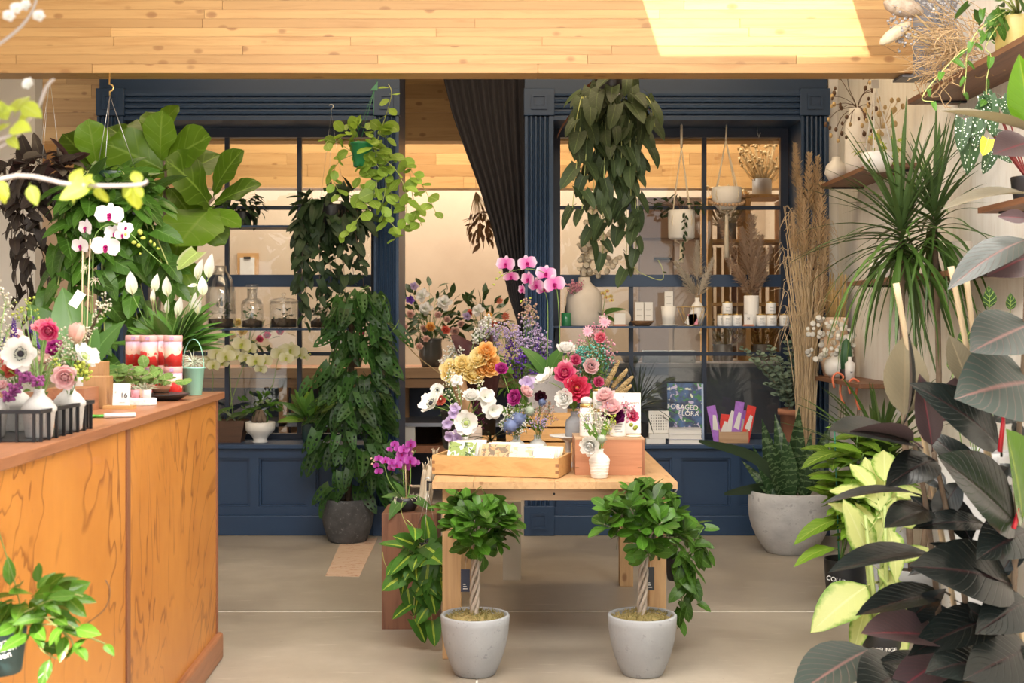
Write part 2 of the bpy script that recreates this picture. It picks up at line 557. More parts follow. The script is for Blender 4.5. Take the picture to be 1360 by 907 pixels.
def round_pot_profile(r_top, r_bot, h, wall=0.012, belly=0.0, inner=0.75):
    """open pot: outside from foot to lip, then down the inside"""
    pr = [(r_bot * 0.6, 0.0), (r_bot * 0.93, 0.0), (r_bot, h * 0.03)]
    for i in range(1, 8):
        t = i / 8
        pr.append((r_bot + (r_top - r_bot) * t ** (1 - belly * 0.5) + belly * 0.25 * r_top * math.sin(PI * t), h * (0.03 + 0.95 * t)))
    pr += [(r_top, h * 0.98), (r_top - wall * 0.3, h), (r_top - wall * 0.8, h), (r_top - wall, h * 0.98), (r_top - wall * 1.2, h * inner)]
    return pr
# petals and flower heads; head radius 1, facing +Z
def petal(mb, ang, r0, L, w, elev, cup, z0=0.0, m=0, nu=3, nv=2, lift=0.15, sh=0.7, tipw=0.0):
    vs, uvs = [], []
    for i in range(nu + 1):
        t = i / nu
        hw = w * 0.5 * max(0.12, math.sin(PI * (0.12 + (0.8 - tipw) * t)) ** sh)
        r, z = r0, z0
        k = 6
        for q in range(k):
            e = elev + cup * t * (q + 0.5) / k
            r += L * t / k * math.cos(e); z += L * t / k * math.sin(e)
        for j in range(-nv, nv + 1):
            v = j / nv
            x, y = r, hw * v
            zz = z + lift * abs(v) ** 2 * w * 0.5 * math.cos(elev)
            x -= lift * abs(v) ** 2 * w * 0.5 * math.sin(elev)
            vs.append((x * math.cos(ang) - y * math.sin(ang), x * math.sin(ang) + y * math.cos(ang), zz)); uvs.append((t, v * 0.5 + 0.5))
    n = 2 * nv + 1
    mb.add(vs, [(i * n + j, i * n + j + 1, (i + 1) * n + j + 1, (i + 1) * n + j) for i in range(nu) for j in range(n - 1)], uvs, m)
HEADS = {}
def head_mesh(kind, mt, var=0):
    key = (kind, mt.name, var)
    if key in HEADS: return HEADS[key]
    mb = MB()
    if kind in ('ranunculus', 'rose', 'peony'):
        rings = {'ranunculus': [(7, 0.15, 0.9, 0.8, 0.6), (7, 0.45, 0.85, 0.75, 0.8), (6, 0.75, 0.75, 0.62, 0.9), (6, 1.0, 0.6, 0.5, 1.0), (5, 1.2, 0.45, 0.4, 1.1), (4, 1.35, 0.3, 0.3, 1.0)],
                 'rose': [(6, 0.2, 0.9, 0.85, 0.5), (5, 0.6, 0.85, 0.75, 0.8), (5, 0.95, 0.7, 0.6, 0.9), (4, 1.2, 0.55, 0.5, 0.8), (3, 1.4, 0.45, 0.35, 0.5)],
                 'peony': [(8, 0.0, 0.95, 0.7, 0.5), (8, 0.35, 0.9, 0.6, 0.3), (8, 0.65, 0.8, 0.5, 0.3), (7, 0.95, 0.65, 0.45, 0.2), (6, 1.25, 0.5, 0.35, 0.1)]}[kind]
        for i, (n, e, L, w, c) in enumerate(rings):
            for k in range(n):
                petal(mb, 2 * PI * (k + 0.5 * (i % 2)) / n + U(-.1, .1), 0.06, L * U(0.92, 1.06), w, e, c, z0=-0.35 + i * 0.03, lift=0.25)
        mb.blob((0, 0, 0.05), 0.16, 6, 4)
    elif kind == 'anemone':
        for i in range(2):
            for k in range(5):
                petal(mb, 2 * PI * (k + 0.5 * i) / 5 + U(-.12, .12), 0.08, U(0.88, 0.98), 0.78, 0.15 + 0.25 * i, 0.35, z0=-0.05 + i * .03, lift=0.2, sh=0.5)
    elif kind == 'tulip':
        for i in range(2):
            for k in range(3):
                petal(mb, 2 * PI * (k + 0.5 * i) / 3, 0.08, 1.75, 1.15, 0.75 + 0.12 * i, 1.1, z0=-0.75, nu=5, lift=0.28, sh=0.8)
    elif kind == 'bell':        # ruffled open cup: sweet pea, lisianthus, narcissus
        for i in range(2):
            for k in range(5):
                petal(mb, 2 * PI * (k + 0.5 * i) / 5 + U(-.2, .2), 0.05, U(0.8, 1.05), 0.85, 0.35 + 0.5 * i, -0.5 + 0.6 * i, z0=-0.2, lift=0.1, sh=0.45)
    elif kind == 'orchid':      # two broad petals, three sepals
        for a in (PI / 2, PI * 7 / 6, PI * 11 / 6): petal(mb, a, 0.05, 0.85, 0.55, 0.02, 0.1, z0=-0.04, nu=4, lift=0.12)
        for a in (0.18, PI - 0.18): petal(mb, a, 0.02, 0.98, 1.15, 0.08, 0.12, z0=0.02, nu=4, lift=0.1, sh=0.45)
    elif kind == 'lip':
        petal(mb, -PI / 2, 0.0, 0.45, 0.3, 0.5, -0.6, nu=3, lift=0.3)
        for a in (-PI / 2 + 0.9, -PI / 2 - 0.9): petal(mb, a, 0.0, 0.3, 0.28, 0.8, 0.3, nu=3, lift=0.3)
        mb.blob((0, 0.06, 0.1), (0.09, 0.1, 0.12), 6, 4)
    elif kind == 'daisy':
        for k in range(11): petal(mb, 2 * PI * k / 11, 0.1, 0.9, 0.36, 0.1, 0.2, nu=2, nv=1)
    elif kind == 'centre':
        mb.blob((0, 0, 0.08), (0.19, 0.19, 0.14), 8, 5)
        for k in range(22):
            a = 2 * PI * k / 22; r = U(0.27, 0.36)
            mb.octa((r * math.cos(a), r * math.sin(a), U(.1, .17)), 0.045)
    elif kind == 'thistle':
        mb.blob((0, 0, 0), (0.72, 0.72, 0.85), 9, 7, jit=0.06)
        for k in range(70):
            u = rv(); p = u * 0.7
            q = u.orthogonal().normalized() * 0.07
            r = u.cross(q)
            mb.add([p + q, p - q * 0.5 + r * 0.8, p - q * 0.5 - r * 0.8, u * U(0.95, 1.1)], [(0, 1, 3), (1, 2, 3), (2, 0, 3)], [(0.9, 0.5)] * 4)
    elif kind == 'bud':
        mb.blob((0, 0, 0), (0.7, 0.7, 1.0), 8, 6)
    elif kind == 'florets':     # a loose ball of little four-petalled blooms
        for k in range(30):
            u = rv(); p = u * U(0.45, 0.95)
            for q in range(4):
                a = u.orthogonal().normalized() * 0.26
                a.rotate(Matrix.Rotation(q * PI / 2, 3, u))
                b = u.cross(a) * 0.5
                mb.add([p, p + a * 0.6 + b + u * 0.05, p + a * 1.1 + u * .1, p + a * 0.6 - b + u * 0.05], [(0, 1, 2, 3)], [(0, .5), (.6, .5), (1, .5), (.6, .5)])
    elif kind == 'spike':       # florets up a spike along +Z, length 4
        for k in range(44):
            t = k / 44; a = k * 2.4; r = 0.55 * (1 - t * 0.7)
            c = Vector((r * math.cos(a), r * math.sin(a), t * 4 - 1))
            mb.octa(c, 0.3 * (1 - t * 0.45))
    elif kind == 'berry':
        for k in range(26): mb.blob(rv(U(0.5, 0.9)), 0.24, 5, 4)
    elif kind == 'plume':       # soft grass plume along +Z, length 1, made of many fine blades
        for k in range(300):
            t = (k / 300) ** 0.9; a = k * 2.4 + U(-.3, .3)
            L = U(0.1, 0.2) * (1.15 - t * 0.8)
            u = Vector((math.cos(a), math.sin(a), 0)); p = Vector((0, 0, t * 0.95))
            tip = p + u * L * U(.6, 1.0) + Vector((0, 0, L * U(0.7, 1.2))); s = u.cross(Vector((0, 0, 1))) * 0.009
            mid = p.lerp(tip, 0.5) + u * 0.012
            mb.add([p, mid + s, tip, mid - s], [(0, 1, 2, 3)], [(t, 0), (t, .5), (t, 1), (t, .5)])
        mb.tube([(0, 0, 0), (0, 0, 0.98)], [0.018, 0.006], 5)
    elif kind == 'ear':         # drooping seed head along +Z, length 1
        for k in range(60):
            t = k / 60; a = k * 2.4; r = 0.1 * math.sin(PI * (0.1 + 0.85 * t)) ** .6
            mb.octa((r * math.cos(a), r * math.sin(a), t), 0.06, st=1.7)
    elif kind == 'moon':        # flat papery disc
        mb.lathe([(0.0, -0.02), (0.6, -0.03), (1.0, 0.0), (0.6, 0.03), (0.0, 0.02)], 10)
    HEADS[key] = mb.mesh(kind, [mt])
    return HEADS[key]
def aim(pos, z, s, roll=None, up=(0, 0, 1)):
    """matrix with local +Z along z and local +Y as near up as may be"""
    z = Vector(z).normalized(); u = Vector(up)
    y = u - z * u.dot(z)
    y = y.normalized() if y.length > 1e-4 else z.orthogonal().normalized()
    x = y.cross(z)
    M = Matrix(((x.x * s, y.x * s, z.x * s, pos[0]), (x.y * s, y.y * s, z.y * s, pos[1]), (x.z * s, y.z * s, z.z * s, pos[2]), (0, 0, 0, 1)))
    if roll: M = M @ Matrix.Rotation(roll, 4, 'Z')
    return M
def flower(kind, mt, mouth, head, r, label, group=None, face=None, centre=None, lip=None, name=None, cat='flower', sr=0.0022, var=0, leaves=None, stem=None):
    """one cut flower: its stem is the thing, the bloom a part of it"""
    mouth, head = Vector(mouth), Vector(head)
    d = head - mouth
    face = Vector(face) if face else (d.normalized() * 0.6 + Vector((U(-.35, .35), -0.9, 0.35)))
    face = face.normalized()
    end = head - face * r * 0.35
    low = mouth - Vector((d.x * 0.15, d.y * 0.15, 0.05))
    mid = mouth.lerp(end, 0.55) + Vector((-d.x * 0.12, -d.y * 0.12, abs(d.x) * 0.15 + 0.005))
    o = MB().tube(smooth_path([low, mouth, mid, end], 4), sr, 5).build(name or kind, stem or M_STEM, None, low)
    tag(o, label, cat, group)
    b = inst('bloom', head_mesh(kind, mt, var), o, aim(head, face, r, U(0, 6.28)))
    WL[b.name] = WL[o.name]
    if centre is not None:
        c = inst('flower_centre', head_mesh('centre', centre), None, aim(head, face, r))
        c.parent = b
        c.matrix_basis = Matrix.Identity(4)
    if leaves:
        for k in range(leaves):
            t = U(0.15, 0.7)
            p = mouth.lerp(end, t)
            place_leaf(o, L_SMALL, p, Vector((U(-1, 1), U(-1, 0.2), U(0, 0.8))), Vector((0, -0.5, 1)), r * U(1.0, 1.8))
    return o
def spray(mouth, heads, mt, r, label, group=None, kind='octa', n=26, spread=0.03, name='filler_flowers', cat='flowers', stem=None, sr=0.0012, stretch=1.6):
    """branching sprigs of tiny florets: the stems are the thing, the florets one uncountable part"""
    mouth = Vector(mouth)
    low = mouth - Vector((0, 0, 0.04))
    st, fl = MB(), MB()
    for h in heads:
        h = Vector(h)
        mid = mouth.lerp(h, 0.6) + Vector((0, 0, 0.01))
        st.tube(smooth_path([low, mid, h], 3), [sr * 1.3] * 6 + [sr * .7], 4)
        for k in range(n):
            u = rv()
            p = h + Vector((u.x, u.y, u.z * stretch)) * spread * U(0.25, 1.0)
            fl.octa(p, r * U(0.7, 1.25)) if kind == 'octa' else fl.blob(p, r * U(.8, 1.2), 6, 4)
            if k % 3 == 0: st.tube([h - Vector((0, 0, spread * .8)), p], sr * 0.55, 3, cap=False)
    o = st.build(name, stem or M_STEM, None, low)
    tag(o, label, cat, group)
    stuff(fl.build('florets', mt, o))
    return o
def text(body, size, M, mt, parent, name='lettering', align='CENTER', ext=0.0006):
    cu = bpy.data.curves.new(name, 'FONT')
    cu.body = body; cu.size = size; cu.align_x = align; cu.align_y = 'CENTER'; cu.extrude = ext
    cu.materials.append(mt)
    tmp = bpy.data.objects.new(name, cu)
    me = bpy.data.meshes.new_from_object(tmp)
    bpy.data.objects.remove(tmp)
    o = bpy.data.objects.new(name, me)
    COL.objects.link(o)
    o.parent = parent
    o.matrix_basis = Matrix.Translation(-WL[parent.name]) @ M
    return o
def text_at(body, size, pos, parent, mt, rz=0.0, rx=0.0, roll=0.0):
    """lettering that stands upright facing -Y, turned by rz, tilted back by rx"""
    M = Matrix.Translation(pos) @ Matrix.Rotation(rz, 4, 'Z') @ Matrix.Rotation(PI / 2 - rx, 4, 'X') @ Matrix.Rotation(roll, 4, 'Z')
    return text(body, size, M, mt, parent)
# ---------------------------------------------------------------- palette
M_BLUE = plain('slate blue paint', (0.018, 0.046, 0.105), 0.42, var=0.1, scale=3, bump=0.03)
M_STEM = plain('green stem', (0.16, 0.27, 0.06), 0.5)
M_DRYSTEM = plain('dry straw stem', (0.5, 0.36, 0.17), 0.7)
M_BROWNSTEM = plain('brown twig', (0.1, 0.055, 0.03), 0.8)
M_PALEVINE = plain('pale vine', (0.36, 0.4, 0.13), 0.5)
M_DARKVINE = plain('dark vine', (0.12, 0.08, 0.05), 0.5)
M_SOIL = mottled('soil', (0.02, 0.014, 0.01), (0.06, 0.04, 0.025), rough=0.95, s1=30, s2=90, bump=0.8)
M_WHITE = plain('white glazed ceramic', (0.74, 0.72, 0.68), 0.3, var=0.04)
M_MATTEWHITE = plain('matte white', (0.8, 0.78, 0.74), 0.6, var=0.04)
M_PAPER = plain('white paper', (0.74, 0.73, 0.7), 0.7, var=0.03)
M_CREAM = plain('cream paper', (0.74, 0.66, 0.5), 0.7, var=0.06)
M_BLACK = plain('black plastic', (0.018, 0.019, 0.022), 0.35)
M_BLACKMETAL = plain('black iron', (0.02, 0.02, 0.022), 0.45, 0.3)
M_STEEL = plain('galvanised wire', (0.55, 0.55, 0.53), 0.35, 0.9)
M_BRASS = plain('brass', (0.62, 0.43, 0.16), 0.35, 0.9)
M_GREYLID = plain('grey print', (0.2, 0.2, 0.2), 0.7)
M_INK = plain('ink', (0.03, 0.03, 0.04), 0.7)
M_CHALK = plain('white paint pen', (0.85, 0.85, 0.83), 0.6)
M_ROPE = plain('cotton rope', (0.7, 0.62, 0.48), 0.9, var=0.15, scale=60, bump=0.6)
M_GLASS = glass('clear glass')
M_PANE = glass('window glass', (0.95, 0.97, 0.97), 0.035)
M_TERRA = mottled('terracotta', (0.45, 0.2, 0.11), (0.36, 0.15, 0.085), rough=0.8, s1=8, s2=70, bump=0.15)
M_MOSS = mottled('dry moss', (0.2, 0.17, 0.05), (0.36, 0.27, 0.11), (0.13, 0.16, 0.04), 0.95, 14, 60, 0.9)
M_CONC = mottled('pale concrete glaze', (0.3, 0.31, 0.325), (0.39, 0.4, 0.415), (0.26, 0.27, 0.28), 0.6, 5, 40, 0.12)
M_BAMBOO = plain('bamboo', (0.55, 0.43, 0.27), 0.45, var=0.2, scale=8)
M_SMALLLEAF = leafmat('bouquet leaf', (0.13, 0.25, 0.04), trans=0.3)
L_SMALL = leafset('small', M_SMALLLEAF, 2, wf=w_ovate, ratio=0.4, nu=4, nv=1, droop=0.2, pet=0.1)
# ================================================================ THE SETTING
FAC = 8.62                                        # front plane of the blue shop-front
M_PLASTER = mottled('beige plaster', (0.55, 0.44, 0.33), (0.61, 0.5, 0.38), rough=0.9, s1=2, s2=40, bump=0.05)
M_WHITEWALL = mottled('white wall paint', (0.74, 0.72, 0.69), (0.8, 0.78, 0.75), rough=0.85, s1=2, s2=40, bump=0.04)
M_WASH = mottled('whitewashed boards', (0.74, 0.71, 0.65), (0.82, 0.8, 0.75), (0.68, 0.62, 0.54), 0.8, 3.0, 9, 0.08, stretch=(6, 6, 0.5))
M_CEIL = plain('ceiling paint', (0.78, 0.76, 0.72), 0.9)
def floor_mat():
    t = NT('polished concrete')
    v = t.coord((1, 1, 1), rand=False)
    a = t.noise(v, 1.1, 6, 0.62, 0.5)
    b = t.noise(v, 9, 5, 0.65)
    c = t.noise(t.coord((1, 5, 1), rand=False), 4, 4, 0.6)
    col = t.ramp(a, [(0.3, (0.27, 0.23, 0.18)), (0.5, (0.38, 0.335, 0.27)), (0.72, (0.48, 0.43, 0.36))])
    col = t.mix(t.math('MULTIPLY', b, 0.5), col, (0.24, 0.2, 0.155))
    col = t.mix(t.ramp(c, [(0.6, 0.0), (0.75, 0.3)]), col, (0.66, 0.6, 0.52))
    sp = t.noise(v, 38, 2, 0.5)
    col = t.mix(t.ramp(sp, [(0.74, 0.0), (0.78, 0.6)]), col, (0.2, 0.16, 0.13))
    t.base(col)
    t.l(t.ramp(a, [(0.3, 0.28), (0.7, 0.46)]), t.b.inputs['Roughness'])
    t.b.inputs['Specular IOR Level'].default_value = 0.4
    t.bump(b, 0.05, 0.004)
    return t.mat
M_FLOOR = floor_mat()
M_FILL = plain('joint filler', (0.75, 0.72, 0.67), 0.8)
JOINT = EYE * F / (812 - CY)
fl = structure(MB().box((-5.2, 0.0, -0.12), (2.75, 13.4, -0.004)).build('floor', M_FILL))
for x0, x1, y0, y1 in ((-5.2, -0.145, 0.0, JOINT - 0.013), (-0.137, 2.75, 0.0, JOINT - 0.013), (-5.2, 2.75, JOINT + 0.013, 13.4)):
    MB().box((x0, y0, -0.004), (x1, y1, 0.0)).build('slab', M_FLOOR, fl)
gr = structure(MB().box((-14, -16, -0.16), (14, -0.002, -0.02)).build('ground', plain('pavement', (0.5, 0.48, 0.45), 0.9)))
# ceiling with the roof light that throws the sun patch on the beam
mb = MB()
HX0, HX1, HY0, HY1 = 0.44, 1.49, 5.48, 6.26
for lo, hi in (((-5.2, 0, 3.6), (2.75, HY0, 3.66)), ((-5.2, HY1, 3.6), (2.75, 13.4, 3.66)), ((-5.2, HY0, 3.6), (HX0, HY1, 3.66)), ((HX1, HY0, 3.6), (2.75, HY1, 3.66))):
    mb.box(lo, hi)
structure(mb.build('ceiling', M_CEIL))
structure(MB().box((-3.72, 0, 0), (-3.6, 8.62, 3.6)).build('wall_left', M_WHITEWALL))
structure(MB().box((2.2, 0, 0), (2.32, 8.62, 3.6)).build('wall_right', M_WASH))
structure(MB().box((-3.6, 8.64, 0), (-3.22, 8.78, 3.6)).build('wall_stub', M_WHITEWALL))
structure(MB().box((-5.2, 13.28, 0), (2.75, 13.4, 3.6)).build('wall_far', M_PLASTER))
structure(MB().box((-5.2, 8.8, 0), (-5.08, 13.28, 3.6)).build('wall_far_left', M_PLASTER))
structure(MB().box((2.63, 8.8, 0), (2.75, 13.28, 3.6)).build('wall_far_right', M_PLASTER))
# ---- glued timber beams, board by board
M_PINE = wood('glued pine board', (0.55, 0.325, 0.12), (0.4, 0.2, 0.06), 0, 1.7, 0.5, knots=0.8, per_board=0.6)
M_PINECORE = wood('pine core', (0.5, 0.27, 0.1), (0.38, 0.19, 0.07), 0, 1.7, 0.6)
def beam(name, x0, x1, y, z0, rows, rh, depth):
    z1 = z0 + rows * rh
    root = structure(MB().box((x0, y + 0.006, z0 + 0.004), (x1, y + depth, z1)).build(name, M_PINECORE, None, (x0, y, z0)))
    for r in range(rows):
        x = x0
        while x < x1 - 0.01:
            L = U(0.9, 2.3)
            if x + L > x1 - 0.5: L = x1 - x
            p = U(0, 0.0022)
            a = (x + 0.0012, y - p, z0 + r * rh + 0.0005); b = (x + L - 0.0012, y + 0.012, z0 + (r + 1) * rh - 0.0005)
            if r == 0: b = (b[0], y + depth, b[2])
            MB().box(a, b).build('board', M_PINE, root, None)
            o = bpy.context.scene.objects[-1] if False else None
            x += L
    return root
def recentre_boards(root):
    """give every board its own origin so that its grain differs"""
    for o in list(COL.objects):
        if o.parent == root:
            me = o.data
            c = sum((v.co for v in me.vertices), Vector()) / len(me.vertices)
            for v in me.vertices: v.co -= c
            o.location = c
BEAM_Y = 6.3
BEAM_Z = Z_(97, BEAM_Y)
b1 = beam('trim_1', -3.6, X_(1213, BEAM_Y), BEAM_Y, BEAM_Z, 20, 0.0445, 0.16)
b2 = beam('trim_2', -5.0, 2.6, 10.0, Z_(187, 10.0), 6, 0.11, 0.2)
b3 = beam('trim_3', -5.0, 2.6, 11.5, Z_(250, 11.5), 7, 0.105, 0.2)
for b in (b1, b2, b3): recentre_boards(b)
# steel shoe that ties the beam to the right wall
t = structure(MB().box((X_(1213, BEAM_Y) - 0.002, BEAM_Y + 0.03, BEAM_Z - 0.01), (2.2, BEAM_Y + 0.042, BEAM_Z + 0.5)).box((X_(1200, BEAM_Y), BEAM_Y + 0.02, BEAM_Z - 0.014), (2.2, BEAM_Y + 0.18, BEAM_Z - 0.001)).build('trim_4', plain('grey steel plate', (0.2, 0.2, 0.22), 0.5, 0.5)))
for k in range(2):
    MB().lathe([(0.0, 0), (0.018, 0), (0.016, 0.012), (0.0, 0.014)], 12, (2.09 , BEAM_Y + 0.03, BEAM_Z + 0.12 + 0.2 * k), ax=Matrix.Rotation(PI / 2, 3, 'X')).build('bolt', M_STEEL, t)
# ---- blue shop-front: frieze, fluted casings, pilasters, panelled dado, deck
P_L = [(130, 165), (497, 530), (697, 735), (1063, 1100)]
PX = [(X_(a, FAC), X_(b, FAC)) for a, b in P_L]
BAY = [(PX[0][1], PX[1][0]), (PX[2][1], PX[3][0])]
Z_SILL = Z_(590, FAC)
Z_CASE0, Z_CASE1 = Z_(160, FAC), Z_(120, FAC)
WY = 9.0
Z_GLASS = Z_(183, WY)
mb = MB()
mb.box((PX[0][1], FAC + 0.03, Z_CASE1), (PX[1][0], 9.1, 3.6))
mb.box((PX[2][1], FAC + 0.03, Z_CASE1), (PX[3][0], 9.1, 3.6))
mb.box((2.14, FAC + 0.03, 0), (2.2, 9.1, 3.6), 1)
mb.box((2.2, FAC + 0.0, 0), (2.74, 8.8, 3.6), 1)
fac = structure(mb.build('wall_back', [M_BLUE, M_WHITEWALL]))
def fluted(lo, hi, z0, z1, y, n, axis, name):
    """casing with n raised fillets: axis z for pilasters, x for the heads"""
    a, b = lo, hi
    w = (b - a)
    poly = [(a, y + 0.05), (a, y), (a + w * 0.1, y)]
    for k in range(n):
        c0 = a + w * (0.1 + 0.8 * k / n); c1 = a + w * (0.1 + 0.8 * (k + 1) / n); g = (c1 - c0)
        poly += [(c0 + g * 0.12, y + 0.022), (c0 + g * 0.5, y + 0.026), (c0 + g * 0.62, y + 0.004), (c0 + g * 0.94, y)]
    poly += [(b, y), (b, y + 0.05)]
    m = MB()
    if axis == 'z': m.extrude(poly, z0, z1, 'z')
    else: m.extrude([(q[1], q[0]) for q in poly][::-1], z0, z1, 'x')
    return m.build(name, M_BLUE, fac)
def rosette(x0, x1, z0, z1, name='corner_block'):
    y = FAC - 0.028
    m = MB().box((x0 - 0.006, y, z0), (x1 + 0.006, FAC + 0.06, z1))
    w, h = x1 - x0, z1 - z0
    o = m.build(name, M_BLUE, fac, bevel=0.003)
    r = MB()
    a, b, c, d, e = x0 + w * .22, x1 - w * .22, z0 + h * .22, z1 - h * .22, 0.016
    for lo, hi in (((a, y - 0.01, c), (b, y, c + e)), ((a, y - 0.01, d - e), (b, y, d)), ((a, y - 0.01, c + e), (a + e, y, d - e)), ((b - e, y - 0.01, c + e), (b, y, d - e))):
        r.box(lo, hi)
    r.box((a + e * 1.8, y - 0.004, c + e * 1.8), (b - e * 1.8, y, d - e * 1.8))
    r.build('raised_square', M_BLUE, o)
for i, (a, b) in enumerate(PX):
    MB().box((a, FAC + 0.03, 0), (b, 9.12, 3.6)).build('jamb', M_BLUE, fac)
    fluted(a, b, 0.2, Z_(155, FAC), FAC - 0.02, 5, 'z', 'pilaster')
    rosette(a, b, Z_(154, FAC), Z_(118, FAC))
    rosette(a, b, 0.0, 0.2, 'plinth_block')
for i, (a, b) in enumerate(BAY):
    fluted(Z_CASE0, Z_CASE1, a, b, FAC - 0.01, 4, 'x', 'head_casing')
    MB().box((a, FAC + 0.03, Z_CASE0 - 0.0), (b, 9.12, Z_CASE0 + 0.12)).build('soffit', M_BLUE, fac)
    # dado
    m = MB().box((a, FAC + 0.055, 0), (b, 9.12, Z_SILL - 0.03)); m.build('dado', M_BLUE, fac)
    MB().box((a, FAC - 0.012, 0), (b, FAC + 0.06, 0.135)).build('base_rail', M_BLUE, fac, bevel=0.006)
    MB().box((a, FAC + 0.02, 0.135), (b, FAC + 0.06, 0.19)).build('bottom_rail', M_BLUE, fac)
    MB().box((a, FAC + 0.02, Z_SILL - 0.095), (b, FAC + 0.06, Z_SILL - 0.03)).build('top_rail', M_BLUE, fac)
    MB().box((a, FAC - 0.02, Z_SILL - 0.03), (b, 9.12, Z_SILL)).build('display_deck', M_BLUE, fac, bevel=0.005)
    stiles = (180, 258, 337, 413, 488) if i == 0 else (745, 821, 899, 977, 1055)
    for k, x in enumerate(stiles):
        xx = X_(x, FAC)
        MB().box((xx - 0.03, FAC + 0.02, 0.19), (xx + 0.03, FAC + 0.06, Z_SILL - 0.095)).build('stile', M_BLUE, fac)
        if k < 4:
            x2 = X_(stiles[k + 1], FAC)
            p = MB()
            a0, a1, c0, c1, e = xx + 0.03, x2 - 0.03, 0.19, Z_SILL - 0.095, 0.014
            for lo, hi in (((a0, FAC + 0.035, c0), (a1, FAC + 0.056, c0 + e)), ((a0, FAC + 0.035, c1 - e), (a1, FAC + 0.056, c1)), ((a0, FAC + 0.035, c0 + e), (a0 + e, FAC + 0.056, c1 - e)), ((a1 - e, FAC + 0.035, c0 + e), (a1, FAC + 0.056, c1 - e))):
                p.box(lo, hi)
            p.build('panel_moulding', M_BLUE, fac)
# windows behind the decks
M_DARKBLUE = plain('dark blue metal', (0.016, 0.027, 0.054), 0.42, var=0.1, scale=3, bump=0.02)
XS = [(302, 398), (838, 935)]
for i, (a, b) in enumerate(BAY):
    a2, b2 = a + 0.005, b - 0.005
    w = thing('window_%d' % (i + 1), None, None, ((a + b) / 2, WY, Z_SILL))
    w['kind'] = 'structure'
    m = MB()
    fr = 0.055
    m.box((a2, WY - 0.03, Z_SILL), (a2 + fr, WY + 0.03, Z_GLASS + 0.2)).box((b2 - fr, WY - 0.03, Z_SILL), (b2, WY + 0.03, Z_GLASS + 0.2))
    m.box((a2 + fr, WY - 0.03, Z_GLASS), (b2 - fr, WY + 0.03, Z_CASE0)).box((a2 + fr, WY - 0.03, Z_SILL), (b2 - fr, WY + 0.03, Z_SILL + 0.04))
    m.build('window_frame', M_DARKBLUE, w)
    MB().box((a2 + fr, WY - 0.036, Z_(381, WY)), (b2 - fr, WY + 0.036, Z_(365, WY))).build('transom', M_BLUE, w)
    vs = [a2 + fr, X_(XS[i][0], WY), X_(XS[i][1], WY), b2 - fr]
    hs = [Z_SILL + 0.04, Z_(470, WY), Z_(373, WY), Z_(276, WY), Z_GLASS]
    for x in vs[1:3]:
        for z0, z1 in ((hs[0], Z_(381, WY)), (Z_(365, WY), hs[4])):
            MB().box((x - 0.015, WY - 0.02, z0), (x + 0.015, WY + 0.02, z1)).build('muntin', M_DARKBLUE, w)
    for z in (hs[1], hs[3]):
        for k in range(3): MB().box((vs[k] + 0.015 * (k > 0), WY - 0.018, z - 0.013), (vs[k + 1] - 0.015 * (k < 2), WY + 0.018, z + 0.013)).build('muntin', M_DARKBLUE, w)
    for r in range(4):
        for k in range(3):
            MB().box((vs[k] + 0.008, WY - 0.003, hs[r] + 0.008), (vs[k + 1] - 0.008, WY + 0.003, hs[r + 1] - 0.008)).build('pane', M_PANE, w)
# steel shelves in front of the glass
SH_Y0, SH_Y1 = 8.70, 8.94
def blue_shelf(x0, x1, z, label, lip=0.014):
    m = MB().box((x0, SH_Y0, z - lip), (x1, SH_Y1, z))
    s = tag(m.build('window_shelf', M_BLUE, None, ((x0 + x1) / 2, SH_Y0, z)), label, 'shelf')
    for x in (x0 + 0.02, x1 - 0.04):
        MB().box((x, SH_Y1 - 0.02, z - 0.09), (x + 0.02, SH_Y1 + 0.03, z - lip)).build('shelf_bracket', M_DARKBLUE, s)
    return s
ZS_R = Z_(433, SH_Y0)
ZS_L = Z_(436, SH_Y0)
ZS_U = Z_(299, SH_Y0)
blue_shelf(BAY[1][0], BAY[1][1], ZS_R, 'long blue metal shelf of candles, boxes and vases in the right window')
blue_shelf(BAY[0][0], BAY[0][1], ZS_L, 'blue metal shelf of glass terrarium jars in the left window')
blue_shelf(BAY[0][0], BAY[0][1], ZS_U, 'upper thin blue shelf carrying one bushy dark plant in the left window')
# worn patch let into the floor by the stone pot
m = MB()
zf = lambda y: EYE * F / (y - CY)
q = [(432, 765), (477, 766), (502, 714), (455, 716)]
pp = [Vector((X_(x, zf(y)), zf(y), 0.0)) for x, y in q]
m.add([p + Vector((0, 0, z)) for z in (0.0, 0.0018) for p in pp], [(3, 2, 1, 0), (4, 5, 6, 7), (0, 1, 5, 4), (1, 2, 6, 5), (2, 3, 7, 6), (3, 0, 4, 7)], None, 0, False)
structure(m.build('floor_patch', mottled('rusty worn timber', (0.5, 0.35, 0.24), (0.55, 0.4, 0.3), (0.3, 0.08, 0.025), 0.8, 14, 18, 0.3, stretch=(1, 2.6, 1)), None, pp[0]))
